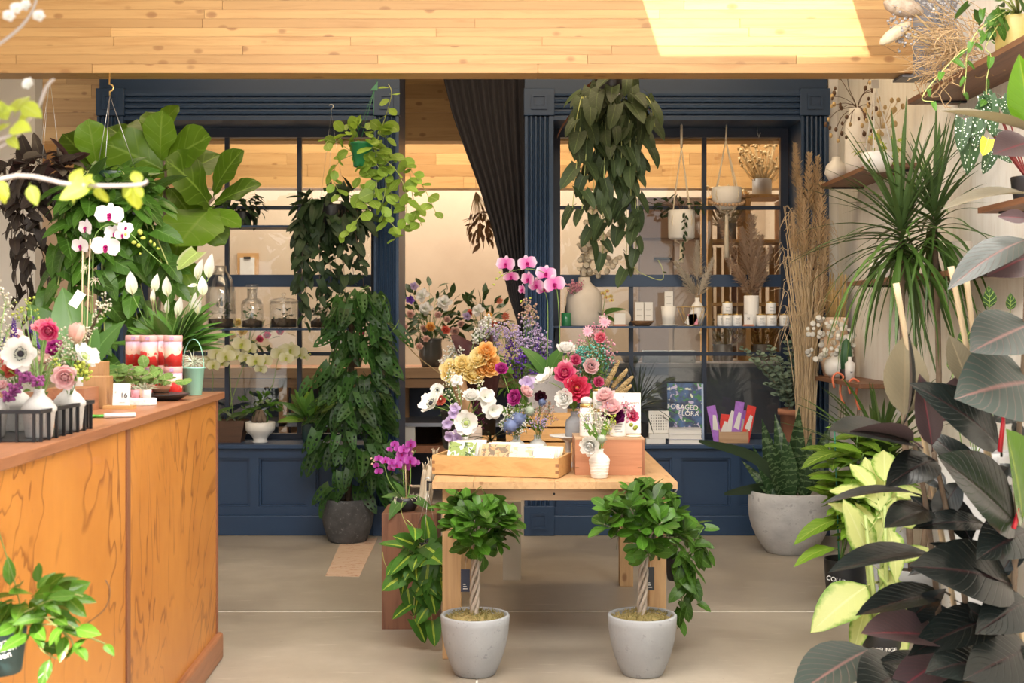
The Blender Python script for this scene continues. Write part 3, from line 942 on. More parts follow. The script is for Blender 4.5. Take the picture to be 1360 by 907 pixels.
# ================================================================ FURNITURE
def ply_mat():
    t = NT('varnished plywood')
    v = t.coord((1.0, 1.0, 0.75))
    n = t.noise(v, 1.15, 4, 0.55, 0.9)
    rings = t.math('FRACT', t.math('MULTIPLY', n, 15.0))
    line = t.ramp(rings, [(0.0, 0.0), (0.76, 0.06), (0.94, 1.0), (1.0, 0.1)])
    broad = t.noise(v, 2.4, 4, 0.6)
    fine = t.noise(t.coord((60, 60, 3)), 1.5, 3)
    col = t.ramp(broad, [(0.3, (0.5, 0.19, 0.034)), (0.6, (0.62, 0.26, 0.05)), (0.75, (0.44, 0.16, 0.028))])
    mask = t.math('MULTIPLY', line, t.ramp(t.noise(v, 2.2, 4, 0.6), [(0.36, 0.0), (0.56, 0.75)]))
    col = t.mix(mask, col, (0.17, 0.045, 0.008))
    col = t.mix(t.math('MULTIPLY', fine, 0.18), col, (0.36, 0.13, 0.03))
    t.base(col)
    t.b.inputs['Roughness'].default_value = 0.42
    t.b.inputs['Coat Weight'].default_value = 0.12
    return t.mat
M_PLY = ply_mat()
M_WALNUT = wood('walnut', (0.2, 0.09, 0.05), (0.11, 0.045, 0.025), 2, 2.2, 0.5)
M_WALNUTX = wood('walnut shelf', (0.2, 0.09, 0.045), (0.1, 0.042, 0.02), 1, 2.2, 0.5)
M_REDWOOD = wood('red brown hardwood', (0.33, 0.14, 0.065), (0.22, 0.085, 0.04), 1, 2.0, 0.4)
M_REDWOODZ = wood('red brown trim', (0.26, 0.105, 0.05), (0.17, 0.065, 0.03), 2, 2.0, 0.45)
M_OAK = wood('oak', (0.56, 0.33, 0.13), (0.44, 0.23, 0.08), 0, 2.5, 0.5)
M_OAKZ = wood('oak upright', (0.42, 0.23, 0.1), (0.32, 0.16, 0.065), 2, 3.0, 0.5)
M_TABLE = wood('pale table timber', (0.55, 0.34, 0.17), (0.44, 0.25, 0.11), 1, 2.0, 0.55, knots=0.3, per_board=0.25)
M_TABLEX = wood('pale table timber rail', (0.5, 0.33, 0.2), (0.4, 0.24, 0.13), 0, 2.0, 0.6, knots=0.4)
M_LEG = wood('pale table leg', (0.56, 0.36, 0.18), (0.42, 0.25, 0.12), 2, 1.6, 0.6, knots=0.4)
M_CHERRY = wood('cherry', (0.46, 0.2, 0.1), (0.36, 0.14, 0.065), 0, 2.0, 0.45)
# ---- plywood counter on the left
CT = 1.14
cA, cB = Vector((-1.262, 5.47, 0)), Vector((-1.095, 1.1, 0))       # aisle face, far end and near end
cd = (cB - cA).normalized(); cn = Vector((-cd.y, cd.x, 0))          # along towards the camera; into the aisle
if cn.x < 0: cn = -cn
counter = thing('counter', 'orange varnished plywood shop counter with red brown top and trim on the left', 'counter', cA)
def cbox(s0, s1, n0, n1, z0, z1, m=0, mb=None):
    """box along the counter: s from the far end, n outwards from the face"""
    mb = mb or MB()
    vs = [(cA + cd * s + cn * n + Vector((0, 0, z))) for z in (z0, z1) for s, n in ((s0, n0), (s1, n0), (s1, n1), (s0, n1))]
    mb.add(vs, [(0, 3, 2, 1), (4, 5, 6, 7), (0, 1, 5, 4), (1, 2, 6, 5), (2, 3, 7, 6), (3, 0, 4, 7)], None, m, False)
    return mb
CL = (cB - cA).length
SEAM = 1.46
cbox(0.0, CL, -0.95, -0.016, 0.0, CT - 0.03).build('carcass', M_PLY, counter)
cbox(0.02, SEAM - 0.02, -0.016, 0.0, 0.115, CT - 0.03).build('front_panel', M_PLY, counter)
cbox(SEAM + 0.02, CL - 0.02, -0.016, 0.0, 0.115, CT - 0.03).build('front_panel', M_PLY, counter)
for s in (-0.004, SEAM - 0.02):
    cbox(s, s + (0.024 if s < 0 else 0.04), -0.016, 0.006, 0.11, CT - 0.03).build('cover_strip', M_REDWOODZ, counter)
cbox(-0.02, CL, -0.97, 0.026, 0.0, 0.115).build('plinth', M_REDWOOD, counter, bevel=0.012)
cbox(-0.09, CL, -1.0, 0.018, CT - 0.03, CT).build('worktop', M_REDWOOD, counter, bevel=0.003)
# ---- display table
TX0, TX1, TY0, TY1, TZ = -0.339, 0.703, 5.43, 7.1, 0.763
table = thing('display_table', 'pale timber display table full of vases in the middle of the shop', 'table', (0.18, 6.2, 0))
nb = 6
for k in range(nb):
    a = TX0 + (TX1 - TX0) * k / nb; b = TX0 + (TX1 - TX0) * (k + 1) / nb
    MB().box((a + 0.0006, TY0, TZ - 0.03), (b - 0.0006, TY1, TZ - U(0, 0.0008))).build('tabletop_board', M_TABLE, table)
recentre_boards_done = True
LX = ((X_(588, 5.5), X_(613, 5.5)), (X_(861, 5.5), X_(884, 5.5)))
for (a, b) in LX:
    for y in (5.47, 6.96):
        MB().box((a, y, 0), (b, y + 0.08, TZ - 0.03)).build('leg', M_LEG, table, bevel=0.004)
MB().box((LX[0][1], 5.485, TZ - 0.085), (LX[1][0], 5.51, TZ - 0.03)).build('apron', M_TABLEX, table)
MB().box((LX[0][1], 7.0, TZ - 0.085), (LX[1][0], 7.025, TZ - 0.03)).build('apron', M_TABLEX, table)
for a, b in LX: MB().box(((a + b) / 2 - 0.012, 5.55, TZ - 0.085), ((a + b) / 2 + 0.012, 6.96, TZ - 0.03)).build('apron', M_TABLE, table)
MB().lathe([(0, 0), (0.005, 0), (0.005, 0.003), (0, 0.003)], 8, (X_(736, 5.48), 5.486, TZ - 0.058), ax=Matrix.Rotation(PI / 2, 3, 'X')).build('screw_head', M_BLACKMETAL, table)
# a pale board propped under the table
tag(MB().box((X_(668, 7.2), 7.14, 0.0), (X_(692, 7.2), 7.28, Z_(664, 7.2))).build('storage_box', plain('cream card', (0.66, 0.6, 0.5), 0.8), None, (X_(680, 7.2), 7.2, 0)), 'tall cream card box standing behind the display table', 'box')
# ---- walnut plinth beside the table
wx0, wx1, wy0, wy1, wz = X_(507, 6.0), -0.35, 6.0, 6.32, Z_(682, 6.0)
tag(MB().box((wx0, wy0, 0), (wx1, wy1, wz)).build('walnut_plinth', M_WALNUT, None, ((wx0 + wx1) / 2, 6.16, 0), bevel=0.002), 'dark walnut block plinth standing left of the display table', 'plinth')
# ---- dovetailed box of cards on the table
tray_c = (Vector((-0.354, 5.68, TZ)), Vector((0.201, 5.535, TZ)))
td = (tray_c[1] - tray_c[0]); TL = td.length; td.normalize(); tn = Vector((-td.y, td.x, 0))
tyaw = math.atan2(td.y, td.x)
tray = thing('card_box', 'long open oak box of greeting cards with finger joints, front of the table', 'box', tray_c[0])
def tbox(s0, s1, n0, n1, z0, z1, mb=None):
    mb = mb or MB()
    vs = [(tray_c[0] + td * s + tn * n + Vector((0, 0, z))) for z in (z0, z1) for s, n in ((s0, n0), (s1, n0), (s1, n1), (s0, n1))]
    return mb.add(vs, [(0, 3, 2, 1), (4, 5, 6, 7), (0, 1, 5, 4), (1, 2, 6, 5), (2, 3, 7, 6), (3, 0, 4, 7)], None, 0, False)
TH, TD, tt = 0.088, 0.27, 0.013
tbox(0, TL, 0, tt, 0.004, TH).build('front_board', M_OAK, tray)
tbox(0, TL, TD - tt, TD, 0.004, TH).build('back_board', M_OAK, tray)
tbox(0, tt, tt, TD - tt, 0.004, TH).build('end_board', M_OAK, tray)
tbox(TL - tt, TL, tt, TD - tt, 0.004, TH).build('end_board', M_OAK, tray)
tbox(tt, TL - tt, tt, TD - tt, 0.0, 0.01).build('bottom_board', M_OAK, tray)
M_ENDGRAIN = plain('end grain', (0.26, 0.12, 0.05), 0.6)
for z in (0.02, 0.05):
    tbox(TL - 0.014, TL + 0.0008, -0.0008, 0.002, z, z + 0.014).build('finger_joint', M_ENDGRAIN, tray)
    tbox(-0.0008, 0.013, -0.0008, 0.002, z, z + 0.014).build('finger_joint', M_ENDGRAIN, tray)
# ---- cherry box
cz1 = TZ + 0.157
cx0, cx1, cy0, cy1 = X_(764, 5.67), X_(856, 5.67), 5.67, 5.95
cherry = thing('cherry_box', 'reddish cherry wood box upside down on the right of the table', 'box', ((cx0 + cx1) / 2, 5.8, TZ))
MB().box((cx0, cy0, TZ), (cx1 - 0.012, cy0 + 0.013, cz1)).build('front_board', M_CHERRY, cherry)
MB().box((cx0, cy1 - 0.013, TZ), (cx1 - 0.012, cy1, cz1)).build('back_board', M_CHERRY, cherry)
MB().box((cx0, cy0 + 0.013, TZ), (cx0 + 0.012, cy1 - 0.013, cz1)).build('end_board', M_CHERRY, cherry)
MB().box((cx1 - 0.012, cy0 - 0.001, TZ), (cx1, cy1, cz1)).build('end_board', M_REDWOODZ, cherry)
MB().box((cx0 - 0.001, cy0 - 0.001, cz1), (cx1, cy1, cz1 + 0.006)).build('top_board', M_TABLEX, cherry)
for x in (cx1 - 0.03, cx0):
    MB().box((x, cy0 - 0.0012, TZ + 0.032), (x + 0.017, cy0 + 0.001, TZ + 0.036)).build('spline', M_ENDGRAIN, cherry)
# ---- slatted crate that carries the concrete planter
kx0, kx1, ky0, ky1, kz1 = X_(672, 6.55), X_(775, 6.55), 6.5, 6.85, Z_(549, 6.5)
crate = thing('wooden_crate', 'slatted orange wood crate under the concrete planter on the table', 'crate', ((kx0 + kx1) / 2, 6.68, TZ))
kh = (kz1 - TZ)
for k in range(3):
    z0 = TZ + kh * (k / 3) + 0.004; z1 = TZ + kh * ((k + 1) / 3) - 0.007
    for y in (ky0, ky1 - 0.012): MB().box((kx0, y, z0), (kx1, y + 0.012, z1)).build('slat', M_OAK, crate)
for x in (kx0 + 0.001, kx1 - 0.021):
    for y in (ky0 + 0.012, ky1 - 0.032): MB().box((x, y, TZ), (x + 0.02, y + 0.02, kz1 - 0.007)).build('post', M_OAKZ, crate)
for k in range(4):
    y = ky0 + 0.0 + (ky1 - ky0) * k / 4
    MB().box((kx0, y + 0.004, kz1 - 0.007), (kx1, y + (ky1 - ky0) / 4 - 0.004, kz1)).build('top_slat', M_OAK, crate)
# oak box side leaning at the back left of the cards
ob = thing('oak_box', 'plain oak box of paper wraps behind the card box', 'box', (X_(600, 6.3), 6.3, TZ))
for lo, hi in (((-0.30, 6.2, TZ), (-0.288, 6.5, TZ + 0.1)), ((-0.09, 6.2, TZ), (-0.078, 6.5, TZ + 0.1)), ((-0.288, 6.488, TZ), (-0.09, 6.5, TZ + 0.1)), ((-0.288, 6.2, TZ), (-0.09, 6.212, TZ + 0.1)), ((-0.288, 6.212, TZ), (-0.09, 6.488, TZ + 0.008))):
    MB().box(lo, hi).build('board', M_OAK, ob)
# ---- walnut shelves on the right wall
def wall_shelf(d0, d1, z, label, x0=1.95, skew=0.0):
    m = MB()
    vs = [(x0 + skew, d1, z - 0.024), (2.2, d1 + 0.0, z - 0.024), (2.2, d0, z - 0.024), (x0, d0, z - 0.024)]
    vs += [(p[0], p[1], z) for p in vs]
    m.add(vs, [(0, 3, 2, 1), (4, 5, 6, 7), (0, 1, 5, 4), (1, 2, 6, 5), (2, 3, 7, 6), (3, 0, 4, 7)], None, 0, False)
    s = tag(m.build('wall_shelf', M_WALNUTX, None, (2.07, (d0 + d1) / 2, z)), label, 'shelf')
    for y in (d0 + 0.12, d1 - 0.12):
        MB().box((x0 + 0.05, y, z - 0.034), (2.2, y + 0.02, z - 0.024)).build('shelf_bracket', M_BLACKMETAL, s)
    return s
S1 = 2.535; S2 = 2.305; S3 = 1.672; S4 = 1.09; S5 = 1.92; S6 = 2.2
wall_shelf(4.2, 6.31, S1, 'high walnut wall shelf heaped with dried bouquets beside the beam')
wall_shelf(6.95, 8.12, S2, 'walnut wall shelf of white vases beside the blue window')
wall_shelf(5.39, 7.45, S3, 'long walnut wall shelf behind the tall spiky dracaena')
wall_shelf(7.2, 8.43, S4, 'low walnut wall shelf with round white vase and coral hooks')
wall_shelf(4.75, 5.36, S5, 'short walnut wall shelf with black pot behind the rubber leaves')
# ---- back room: workbench, grey counter, shelving
bench = thing('workbench', 'long wooden workbench in the back room seen through the doorway', 'workbench', (-1.4, 10.6, 0))
bx0, bx1 = -2.9, 0.12
for k in range(3):
    MB().box((bx0, 10.4 + 0.25 * k, Z_(502, 10.4)), (bx1, 10.648 + 0.25 * k, Z_(489, 10.4))).build('bench_board', M_REDWOOD if k else wood('bench edge', (0.4, 0.24, 0.12), (0.28, 0.15, 0.07), 0, 2.0), bench)
MB().box((bx0, 10.42, Z_(515, 10.4)), (bx1, 10.44, Z_(503, 10.4))).build('bench_apron', wood('bench rail', (0.3, 0.17, 0.08), (0.2, 0.1, 0.05), 0, 2.0), bench)
for x in (bx0, -1.9, -0.96, bx1 - 0.07):
    for y in (10.42, 11.02): MB().box((x, y, 0), (x + 0.07, y + 0.07, Z_(503, 10.4))).build('leg', M_OAKZ, bench)
MB().box((bx0, 11.1, 0.02), (bx1, 11.13, Z_(503, 10.4))).build('added_dark_panel', M_DARKBLUE, bench)  # added dark panel; the gloom under the bench is put into its colour
MB().box((bx0, 10.42, Z_(567, 10.4)), (bx1, 11.1, Z_(562, 10.4))).build('steel_shelf', plain('zinc sheet', (0.35, 0.37, 0.42), 0.4, 0.6), bench)
MB().box((bx0, 10.42, Z_(602, 10.4)), (bx1, 11.1, Z_(592, 10.4))).build('wood_shelf', M_REDWOOD, bench)
M_GREYBOARD = mottled('dark grey board', (0.075, 0.078, 0.095), (0.1, 0.102, 0.12), rough=0.5, s1=3, s2=50, bump=0.05)
gc = thing('grey_counter', 'dark grey counter in the back room behind the right window', 'counter', (1.1, 9.7, 0))
gz = Z_(488, 9.4)
MB().box((0.32, 9.42, 0), (2.05, 9.95, gz)).build('counter_front', M_GREYBOARD, gc)
MB().box((0.3, 9.4, gz), (2.07, 9.97, gz + 0.03)).build('counter_top', plain('grey concrete top', (0.2, 0.18, 0.18), 0.6), gc)
rz0 = gz + 0.03
# shelving unit of pale timber, upper right window
su = thing('shelving_unit', 'timber shelving unit behind the right window holding dried bundles', 'shelves', (X_(985, 10.6), 10.7, rz0))
sx0, sx1 = X_(943, 10.5), X_(1045, 10.5)
M_LITWOOD = wood('honey timber', (0.62, 0.36, 0.13), (0.48, 0.25, 0.08), 2, 2.0, 0.5)
for x in (sx0, (sx0 + sx1) / 2, sx1): MB().box((x - 0.02, 10.5, 0), (x + 0.02, 10.9, 2.45)).build('upright', M_LITWOOD, su)
for y in (258, 318, 402, 480): MB().box((sx0 + 0.02, 10.5, Z_(y, 10.5) - 0.025), (sx1 - 0.02, 10.9, Z_(y, 10.5))).build('shelf_board', M_LITWOOD, su)
for k in range(9):
    x = sx0 + 0.05 + (sx1 - sx0 - 0.1) * k / 8.3
    MB().box((x, 10.88, Z_(478, 10.5)), (x + U(.03, .05), 10.895, Z_(325, 10.5))).build('back_slat', M_LITWOOD if k % 3 else M_REDWOODZ, su)
# cupboard through the right window; its taupe top puts wall shade into colour
cu = thing('cupboard_with_wall_shade', 'tall cupboard far behind the right window, taupe top in place of shaded wall', 'cupboard', (X_(890, 12), 12.2, 0))
MB().box((X_(848, 12), 12.0, 0), (X_(940, 12), 12.6, Z_(262, 12))).build('cupboard_body', plain('taupe cupboard and wall shade', (0.2, 0.15, 0.12), 0.7), cu)
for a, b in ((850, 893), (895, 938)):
    for y0, y1 in ((266, 316), (320, 470)): MB().box((X_(a, 12), 11.985, Z_(y1, 12)), (X_(b, 12), 12.0, Z_(y0, 12))).build('cupboard_door', plain('taupe door and wall shade', (0.26, 0.2, 0.16), 0.6), cu)
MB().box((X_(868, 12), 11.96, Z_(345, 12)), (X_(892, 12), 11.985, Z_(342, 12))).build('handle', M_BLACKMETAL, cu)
# clipboard on the far wall
cb = thing('clipboard', 'brown clipboard with white sheets hanging on the far beige wall', 'clipboard', W(328, 370, 13.25))
MB().box((X_(315, 13.25), 13.255, Z_(372, 13.25)), (X_(343, 13.25), 13.28, Z_(336, 13.25))).build('board', M_OAK, cb)
MB().box((X_(319, 13.25), 13.245, Z_(367, 13.25)), (X_(338, 13.25), 13.255, Z_(342, 13.25))).build('sheet', M_PAPER, cb)
MB().box((X_(324, 13.25), 13.235, Z_(344, 13.25)), (X_(333, 13.25), 13.255, Z_(341, 13.25))).build('clip', M_BLACKMETAL, cb)
# ---- black curtain swept to the side of the doorway
M_CURTAIN = plain('black cloth', (0.016, 0.014, 0.018), 0.85, var=0.3, scale=30, bump=0.3)
cyd = 8.78
edge = [(3.42, -0.62), (Z_(100, cyd), X_(588, cyd)), (Z_(150, cyd), X_(600, cyd)), (Z_(200, cyd), X_(618, cyd)), (Z_(250, cyd), X_(637, cyd)), (Z_(300, cyd), X_(653, cyd)), (Z_(350, cyd), X_(666, cyd)), (Z_(395, cyd), X_(677, cyd)), (Z_(430, cyd), X_(688, cyd)), (1.2, X_(692, cyd)), (0.35, X_(690, cyd))]
xr = X_(700, cyd)
mb, vs, uvs, N = MB(), [], [], 60
for i, (z, xl) in enumerate(edge):
    for k in range(N + 1):
        u = k / N
        amp = 0.016 * min(1, 6 * (xr - xl))
        vs.append((xl + (xr - xl) * u, cyd + amp * math.sin(u * 2 * PI * 8 + 0.3 * i) + 0.02 * math.sin(u * 5 + i * .5), z)); uvs.append((u, i / 10))
mb.add(vs, [(i * (N + 1) + k, i * (N + 1) + k + 1, (i + 1) * (N + 1) + k + 1, (i + 1) * (N + 1) + k) for i in range(len(edge) - 1) for k in range(N)], uvs)
cur = thing('curtain', 'black pleated curtain swept aside in the doorway between the blue pilasters', 'curtain', (xr, cyd, 0.3))
o = mb.build('cloth', M_CURTAIN, cur)
sm = o.modifiers.new('solid', 'SOLIDIFY'); sm.thickness = 0.004
MB().tube([(-0.92, cyd, 3.43), (0.1, cyd, 3.43)], 0.014, 10).build('curtain_rod', M_BLACKMETAL, cur)
# ================================================================ POTTED AND HANGING PLANTS
G_FICUS = leafmat('ficus leaf', (0.05, 0.14, 0.012), (0.14, 0.28, 0.05), rough=0.28, var=0.5)
G_FIDDLE = leafmat('fiddle fig leaf', (0.11, 0.21, 0.014), (0.2, 0.31, 0.05), rough=0.36, trans=0.36, ribs=5, rib_str=0.3, var=0.5)
G_POTHOS = leafmat('pothos leaf', (0.055, 0.14, 0.015), (0.14, 0.27, 0.06), rough=0.3, var=0.5, ribs=5)
G_PURPLE = leafmat('dark purple leaf', (0.035, 0.024, 0.02), (0.07, 0.06, 0.03), back=(0.1, 0.05, 0.045), rough=0.45, trans=0.06)
G_DARK = leafmat('dark green leaf', (0.022, 0.046, 0.018), (0.05, 0.09, 0.035), rough=0.45, trans=0.1)
G_LIME = leafmat('lime round leaf', (0.27, 0.42, 0.055), (0.4, 0.52, 0.14), rough=0.4, trans=0.35, ribs=3, rib_str=0.15)
G_MICANS = leafmat('velvet bronze leaf', (0.034, 0.055, 0.02), (0.1, 0.15, 0.05), back=(0.2, 0.075, 0.055), rough=0.5, trans=0.12, ribs=6, rib_str=0.2, var=0.45)
G_MONST = leafmat('swiss cheese vine leaf', (0.026, 0.08, 0.014), (0.06, 0.14, 0.03), rough=0.38, ribs=5, var=0.6)
G_BRASIL = leafmat('two tone heart leaf', (0.06, 0.17, 0.025), (0.2, 0.34, 0.05), rough=0.35, extra='streak', ribs=5, rib_str=0.08)
G_SNAKE = leafmat('banded sword leaf', (0.03, 0.07, 0.025), (0.04, 0.09, 0.03), rough=0.32, extra='bands', rib_str=0.0, trans=0.05)
G_CROTON = leafmat('yellow green leaf', (0.17, 0.32, 0.03), (0.45, 0.55, 0.12), rough=0.35, trans=0.3, ribs=7, var=0.6)
G_DIEFF = leafmat('cream dumb cane leaf', (0.6, 0.66, 0.26), (0.66, 0.7, 0.35), rough=0.38, extra='cream', rib_str=0.1, trans=0.3, var=0.12)
G_RUBBER = leafmat('burgundy rubber leaf', (0.013, 0.019, 0.018), (0.045, 0.02, 0.022), back=(0.075, 0.058, 0.06), rough=0.24, trans=0.02, ribs=12, rib_str=0.06, spec=0.45)
G_RUBGREY = leafmat('grey green rubber leaf', (0.05, 0.07, 0.062), (0.3, 0.15, 0.14), back=(0.13, 0.12, 0.09), rough=0.33, trans=0.05, ribs=12, rib_str=0.25, spec=0.4)
G_RUBBACK = leafmat('olive backed rubber leaf', (0.2, 0.17, 0.11), (0.3, 0.24, 0.15), back=(0.2, 0.17, 0.11), rough=0.5, trans=0.12, ribs=12, rib_str=0.3)
G_RUBMAUVE = leafmat('mauve backed rubber leaf', (0.11, 0.072, 0.078), (0.26, 0.04, 0.06), back=(0.11, 0.072, 0.078), rough=0.45, trans=0.05, ribs=14, rib_str=0.12)
G_NEWLEAF = leafmat('glossy new leaf', (0.12, 0.27, 0.02), (0.3, 0.4, 0.05), rough=0.15, trans=0.2, rib_str=0.05)
G_DRAC = leafmat('dragon tree blade', (0.06, 0.12, 0.022), (0.08, 0.16, 0.05), rough=0.35, ribs=0, rib_str=0, trans=0.12, var=0.5)
G_DRACDK = leafmat('dark strap leaf', (0.025, 0.045, 0.022), (0.04, 0.07, 0.03), rough=0.4, ribs=0, rib_str=0, trans=0.08)
G_BEGON = leafmat('spotted begonia leaf', (0.03, 0.07, 0.025), (0.08, 0.14, 0.05), back=(0.16, 0.025, 0.03), rough=0.4, extra='dots', rib_str=0.0, trans=0.08)
G_HOYA = leafmat('hoya leaf', (0.085, 0.21, 0.018), (0.28, 0.42, 0.1), rough=0.28, trans=0.2, ribs=3, rib_str=0.1, var=0.4)
G_SILVER = leafmat('silver round leaf', (0.2, 0.27, 0.19), (0.33, 0.38, 0.28), rough=0.6, trans=0.1, ribs=2, rib_str=0.1)
G_LILY = leafmat('peace lily leaf', (0.08, 0.2, 0.03), (0.18, 0.33, 0.08), rough=0.3, ribs=8)
G_ORCH = leafmat('orchid leaf', (0.06, 0.14, 0.03), (0.12, 0.22, 0.06), rough=0.35, ribs=0, rib_str=0, trans=0.08)
G_CALA = leafmat('striped prayer leaf', (0.04, 0.1, 0.03), (0.35, 0.5, 0.12), rough=0.4, extra='stripes', ribs=4.5)
G_YOUNG = leafmat('young pale leaf', (0.5, 0.58, 0.08), (0.6, 0.68, 0.25), rough=0.5, trans=0.45, ribs=5, rib_str=0.2)
G_YELLOW = leafmat('yellow leaf', (0.72, 0.66, 0.05), (0.75, 0.7, 0.2), rough=0.45, trans=0.35)
L_FICUS = leafset('ficus', G_FICUS, 3, wf=w_obov, ratio=0.5, droop=0.12, fold=0.15, pet=0.1)
L_FIDDLE = leafset('fiddle', G_FIDDLE, 3, wf=w_fiddle, ratio=0.68, nu=9, nv=3, droop=0.22, fold=0.12, wave=0.03, pet=0.1)
L_POTHOS = leafset('pothos', G_POTHOS, 3, wf=w_heart, ratio=0.68, droop=0.25, lobe=0.14, pet=0.3)
L_PURPLE = leafset('purple', G_PURPLE, 2, wf=w_heart, ratio=0.65, droop=0.3, lobe=0.15, pet=0.3)
L_DARK = leafset('dark', G_DARK, 2, wf=w_heart, ratio=0.62, droop=0.3, lobe=0.15, pet=0.3)
L_LIME = leafset('lime', G_LIME, 3, wf=w_round, ratio=0.85, droop=0.1, fold=0.1, pet=0.15)
L_MICANS = leafset('micans', G_MICANS, 3, wf=w_heart, ratio=0.66, droop=0.28, lobe=0.16, fold=0.22, pet=0.3)
L_MONST = leafset('swiss', G_MONST, 3, wf=w_heart, ratio=0.62, nu=10, nv=3, droop=0.3, lobe=0.12, holes=True, pet=0.3)
L_BRASIL = leafset('brasil', G_BRASIL, 3, wf=w_heart, ratio=0.82, droop=0.28, lobe=0.16, pet=0.3)
L_SNAKE = leafset('sword', G_SNAKE, 3, wf=w_lance, ratio=0.2, nu=8, nv=1, droop=0.06, fold=0.5, pet=0)
L_CROTON = leafset('croton', G_CROTON, 3, wf=w_ovate, ratio=0.42, droop=0.3, wave=0.015, pet=0.12)
L_DIEFF = leafset('dieff', G_DIEFF, 3, wf=w_ovate, ratio=0.5, nu=8, droop=0.25, pet=0.25, wave=0.02)
L_RUB = leafset('rubber', G_RUBBER, 3, wf=w_ovate, ratio=0.5, nu=8, nv=3, droop=0.2, fold=0.16, pet=0.12)
L_RUBG = leafset('rubgrey', G_RUBGREY, 2, wf=w_ovate, ratio=0.5, nu=8, nv=3, droop=0.2, fold=0.12, pet=0.12)
L_RUBB = leafset('rubback', G_RUBBACK, 2, wf=w_ovate, ratio=0.5, nu=8, nv=3, droop=0.12, fold=0.2, pet=0.12)
L_RUBM = leafset('rubmauve', G_RUBMAUVE, 2, wf=w_ovate, ratio=0.5, nu=8, nv=3, droop=0.15, fold=0.2, pet=0.12)
L_NEW = leafset('newleaf', G_NEWLEAF, 1, wf=w_ovate, ratio=0.5, nu=8, nv=3, droop=0.1, fold=0.25, pet=0.1)
L_DRAC = [leaf_mesh('blade', G_DRAC, w_strap, 0.058, 8, 1, fold=0.4, droop=d, pet=0, curl=c) for d, c in ((0.06, 2), (0.2, 2.4), (0.42, 2.2), (0.7, 2.6))]
L_DRACDK = [leaf_mesh('darkblade', G_DRACDK, w_strap, 0.06, 7, 1, fold=0.4, droop=d, pet=0, curl=c) for d, c in ((0.15, 2), (0.5, 2.2), (0.8, 2.5))]
L_BEGON = leafset('spotted', G_BEGON, 2, wf=w_heart, ratio=0.5, nu=8, droop=0.3, lobe=0.1, pet=0.2)
L_HOYA = leafset('hoya', G_HOYA, 3, wf=w_ovate, ratio=0.46, droop=0.15, fold=0.2, pet=0.1)
L_SILVER = leafset('silver', G_SILVER, 2, wf=w_round, ratio=0.8, nu=4, nv=1, droop=0.1, pet=0.1)
L_LILY = leafset('lily', G_LILY, 3, wf=w_lance, ratio=0.34, nu=7, droop=0.35, fold=0.25, pet=0.5)
L_ORCH = leafset('orchidleaf', G_ORCH, 2, wf=w_ovate, ratio=0.38, nu=7, droop=0.45, fold=0.2, pet=0)
L_CALA = leafset('prayer', G_CALA, 2, wf=w_ovate, ratio=0.6, droop=0.2, pet=0.4)
L_YOUNG = leafset('young', G_YOUNG, 3, wf=w_ovate, ratio=0.55, droop=0.25, wave=0.02, pet=0.12)
L_YELLOW = leafset('yellow', G_YELLOW, 1, wf=w_heart, ratio=0.8, droop=0.2, lobe=0.1, pet=0.2)
M_TRUNK = mottled('pale grey bark', (0.3, 0.25, 0.2), (0.42, 0.36, 0.3), rough=0.85, s1=20, s2=80, bump=0.3, stretch=(3, 3, 1))
M_BARK = mottled('brown bark', (0.13, 0.09, 0.06), (0.22, 0.16, 0.11), rough=0.9, s1=20, s2=80, bump=0.3, stretch=(3, 3, 1))
def soil(th, c, r, z, mt=None, name='soil', lump=0.0):
    mt = mt or M_SOIL
    mb = MB()
    pr = [(0.0, z + lump)]
    for t in (0.35, 0.7, 0.93, 1.0): pr.append((r * t, z + lump * (1 - t * t)))
    pr += [(r * 0.98, z - 0.02), (0.0, z - 0.02)]
    return mb.lathe(pr[::-1], 20, c).build(name, mt, th)
def wires(th, top, rim_c, rim_r, mt=None, r=0.0012, n=3, hook=True):
    """hanger: hook and n wires from a point down to the rim"""
    top = Vector(top); mt = mt or M_STEEL
    for k in range(n):
        a = 2 * PI * k / n + 0.5
        MB().tube([top, Vector(rim_c) + Vector((rim_r * math.cos(a), rim_r * math.sin(a), 0))], r, 5).build('hanger_wire', mt, th)
    if hook:
        pts = [top + Vector((0, 0, 0.0)), top + Vector((0, 0, 0.03))] + [top + Vector((0.014 * math.sin(q) , 0, 0.044 - 0.014 * math.cos(q))) for q in (0.6, 1.4, 2.3, 3.2, 4.0, 4.6)]
        MB().tube(pts, 0.0028, 6).build('hook', mt, th)
def drop_wire(th, top, z1, mt=None, r=0.0015):
    """straight wire from a hanger up to the ceiling or beam"""
    top = Vector(top)
    MB().tube([top, (top.x, top.y, z1)], r, 5).build('ceiling_wire', mt or M_STEEL, th)
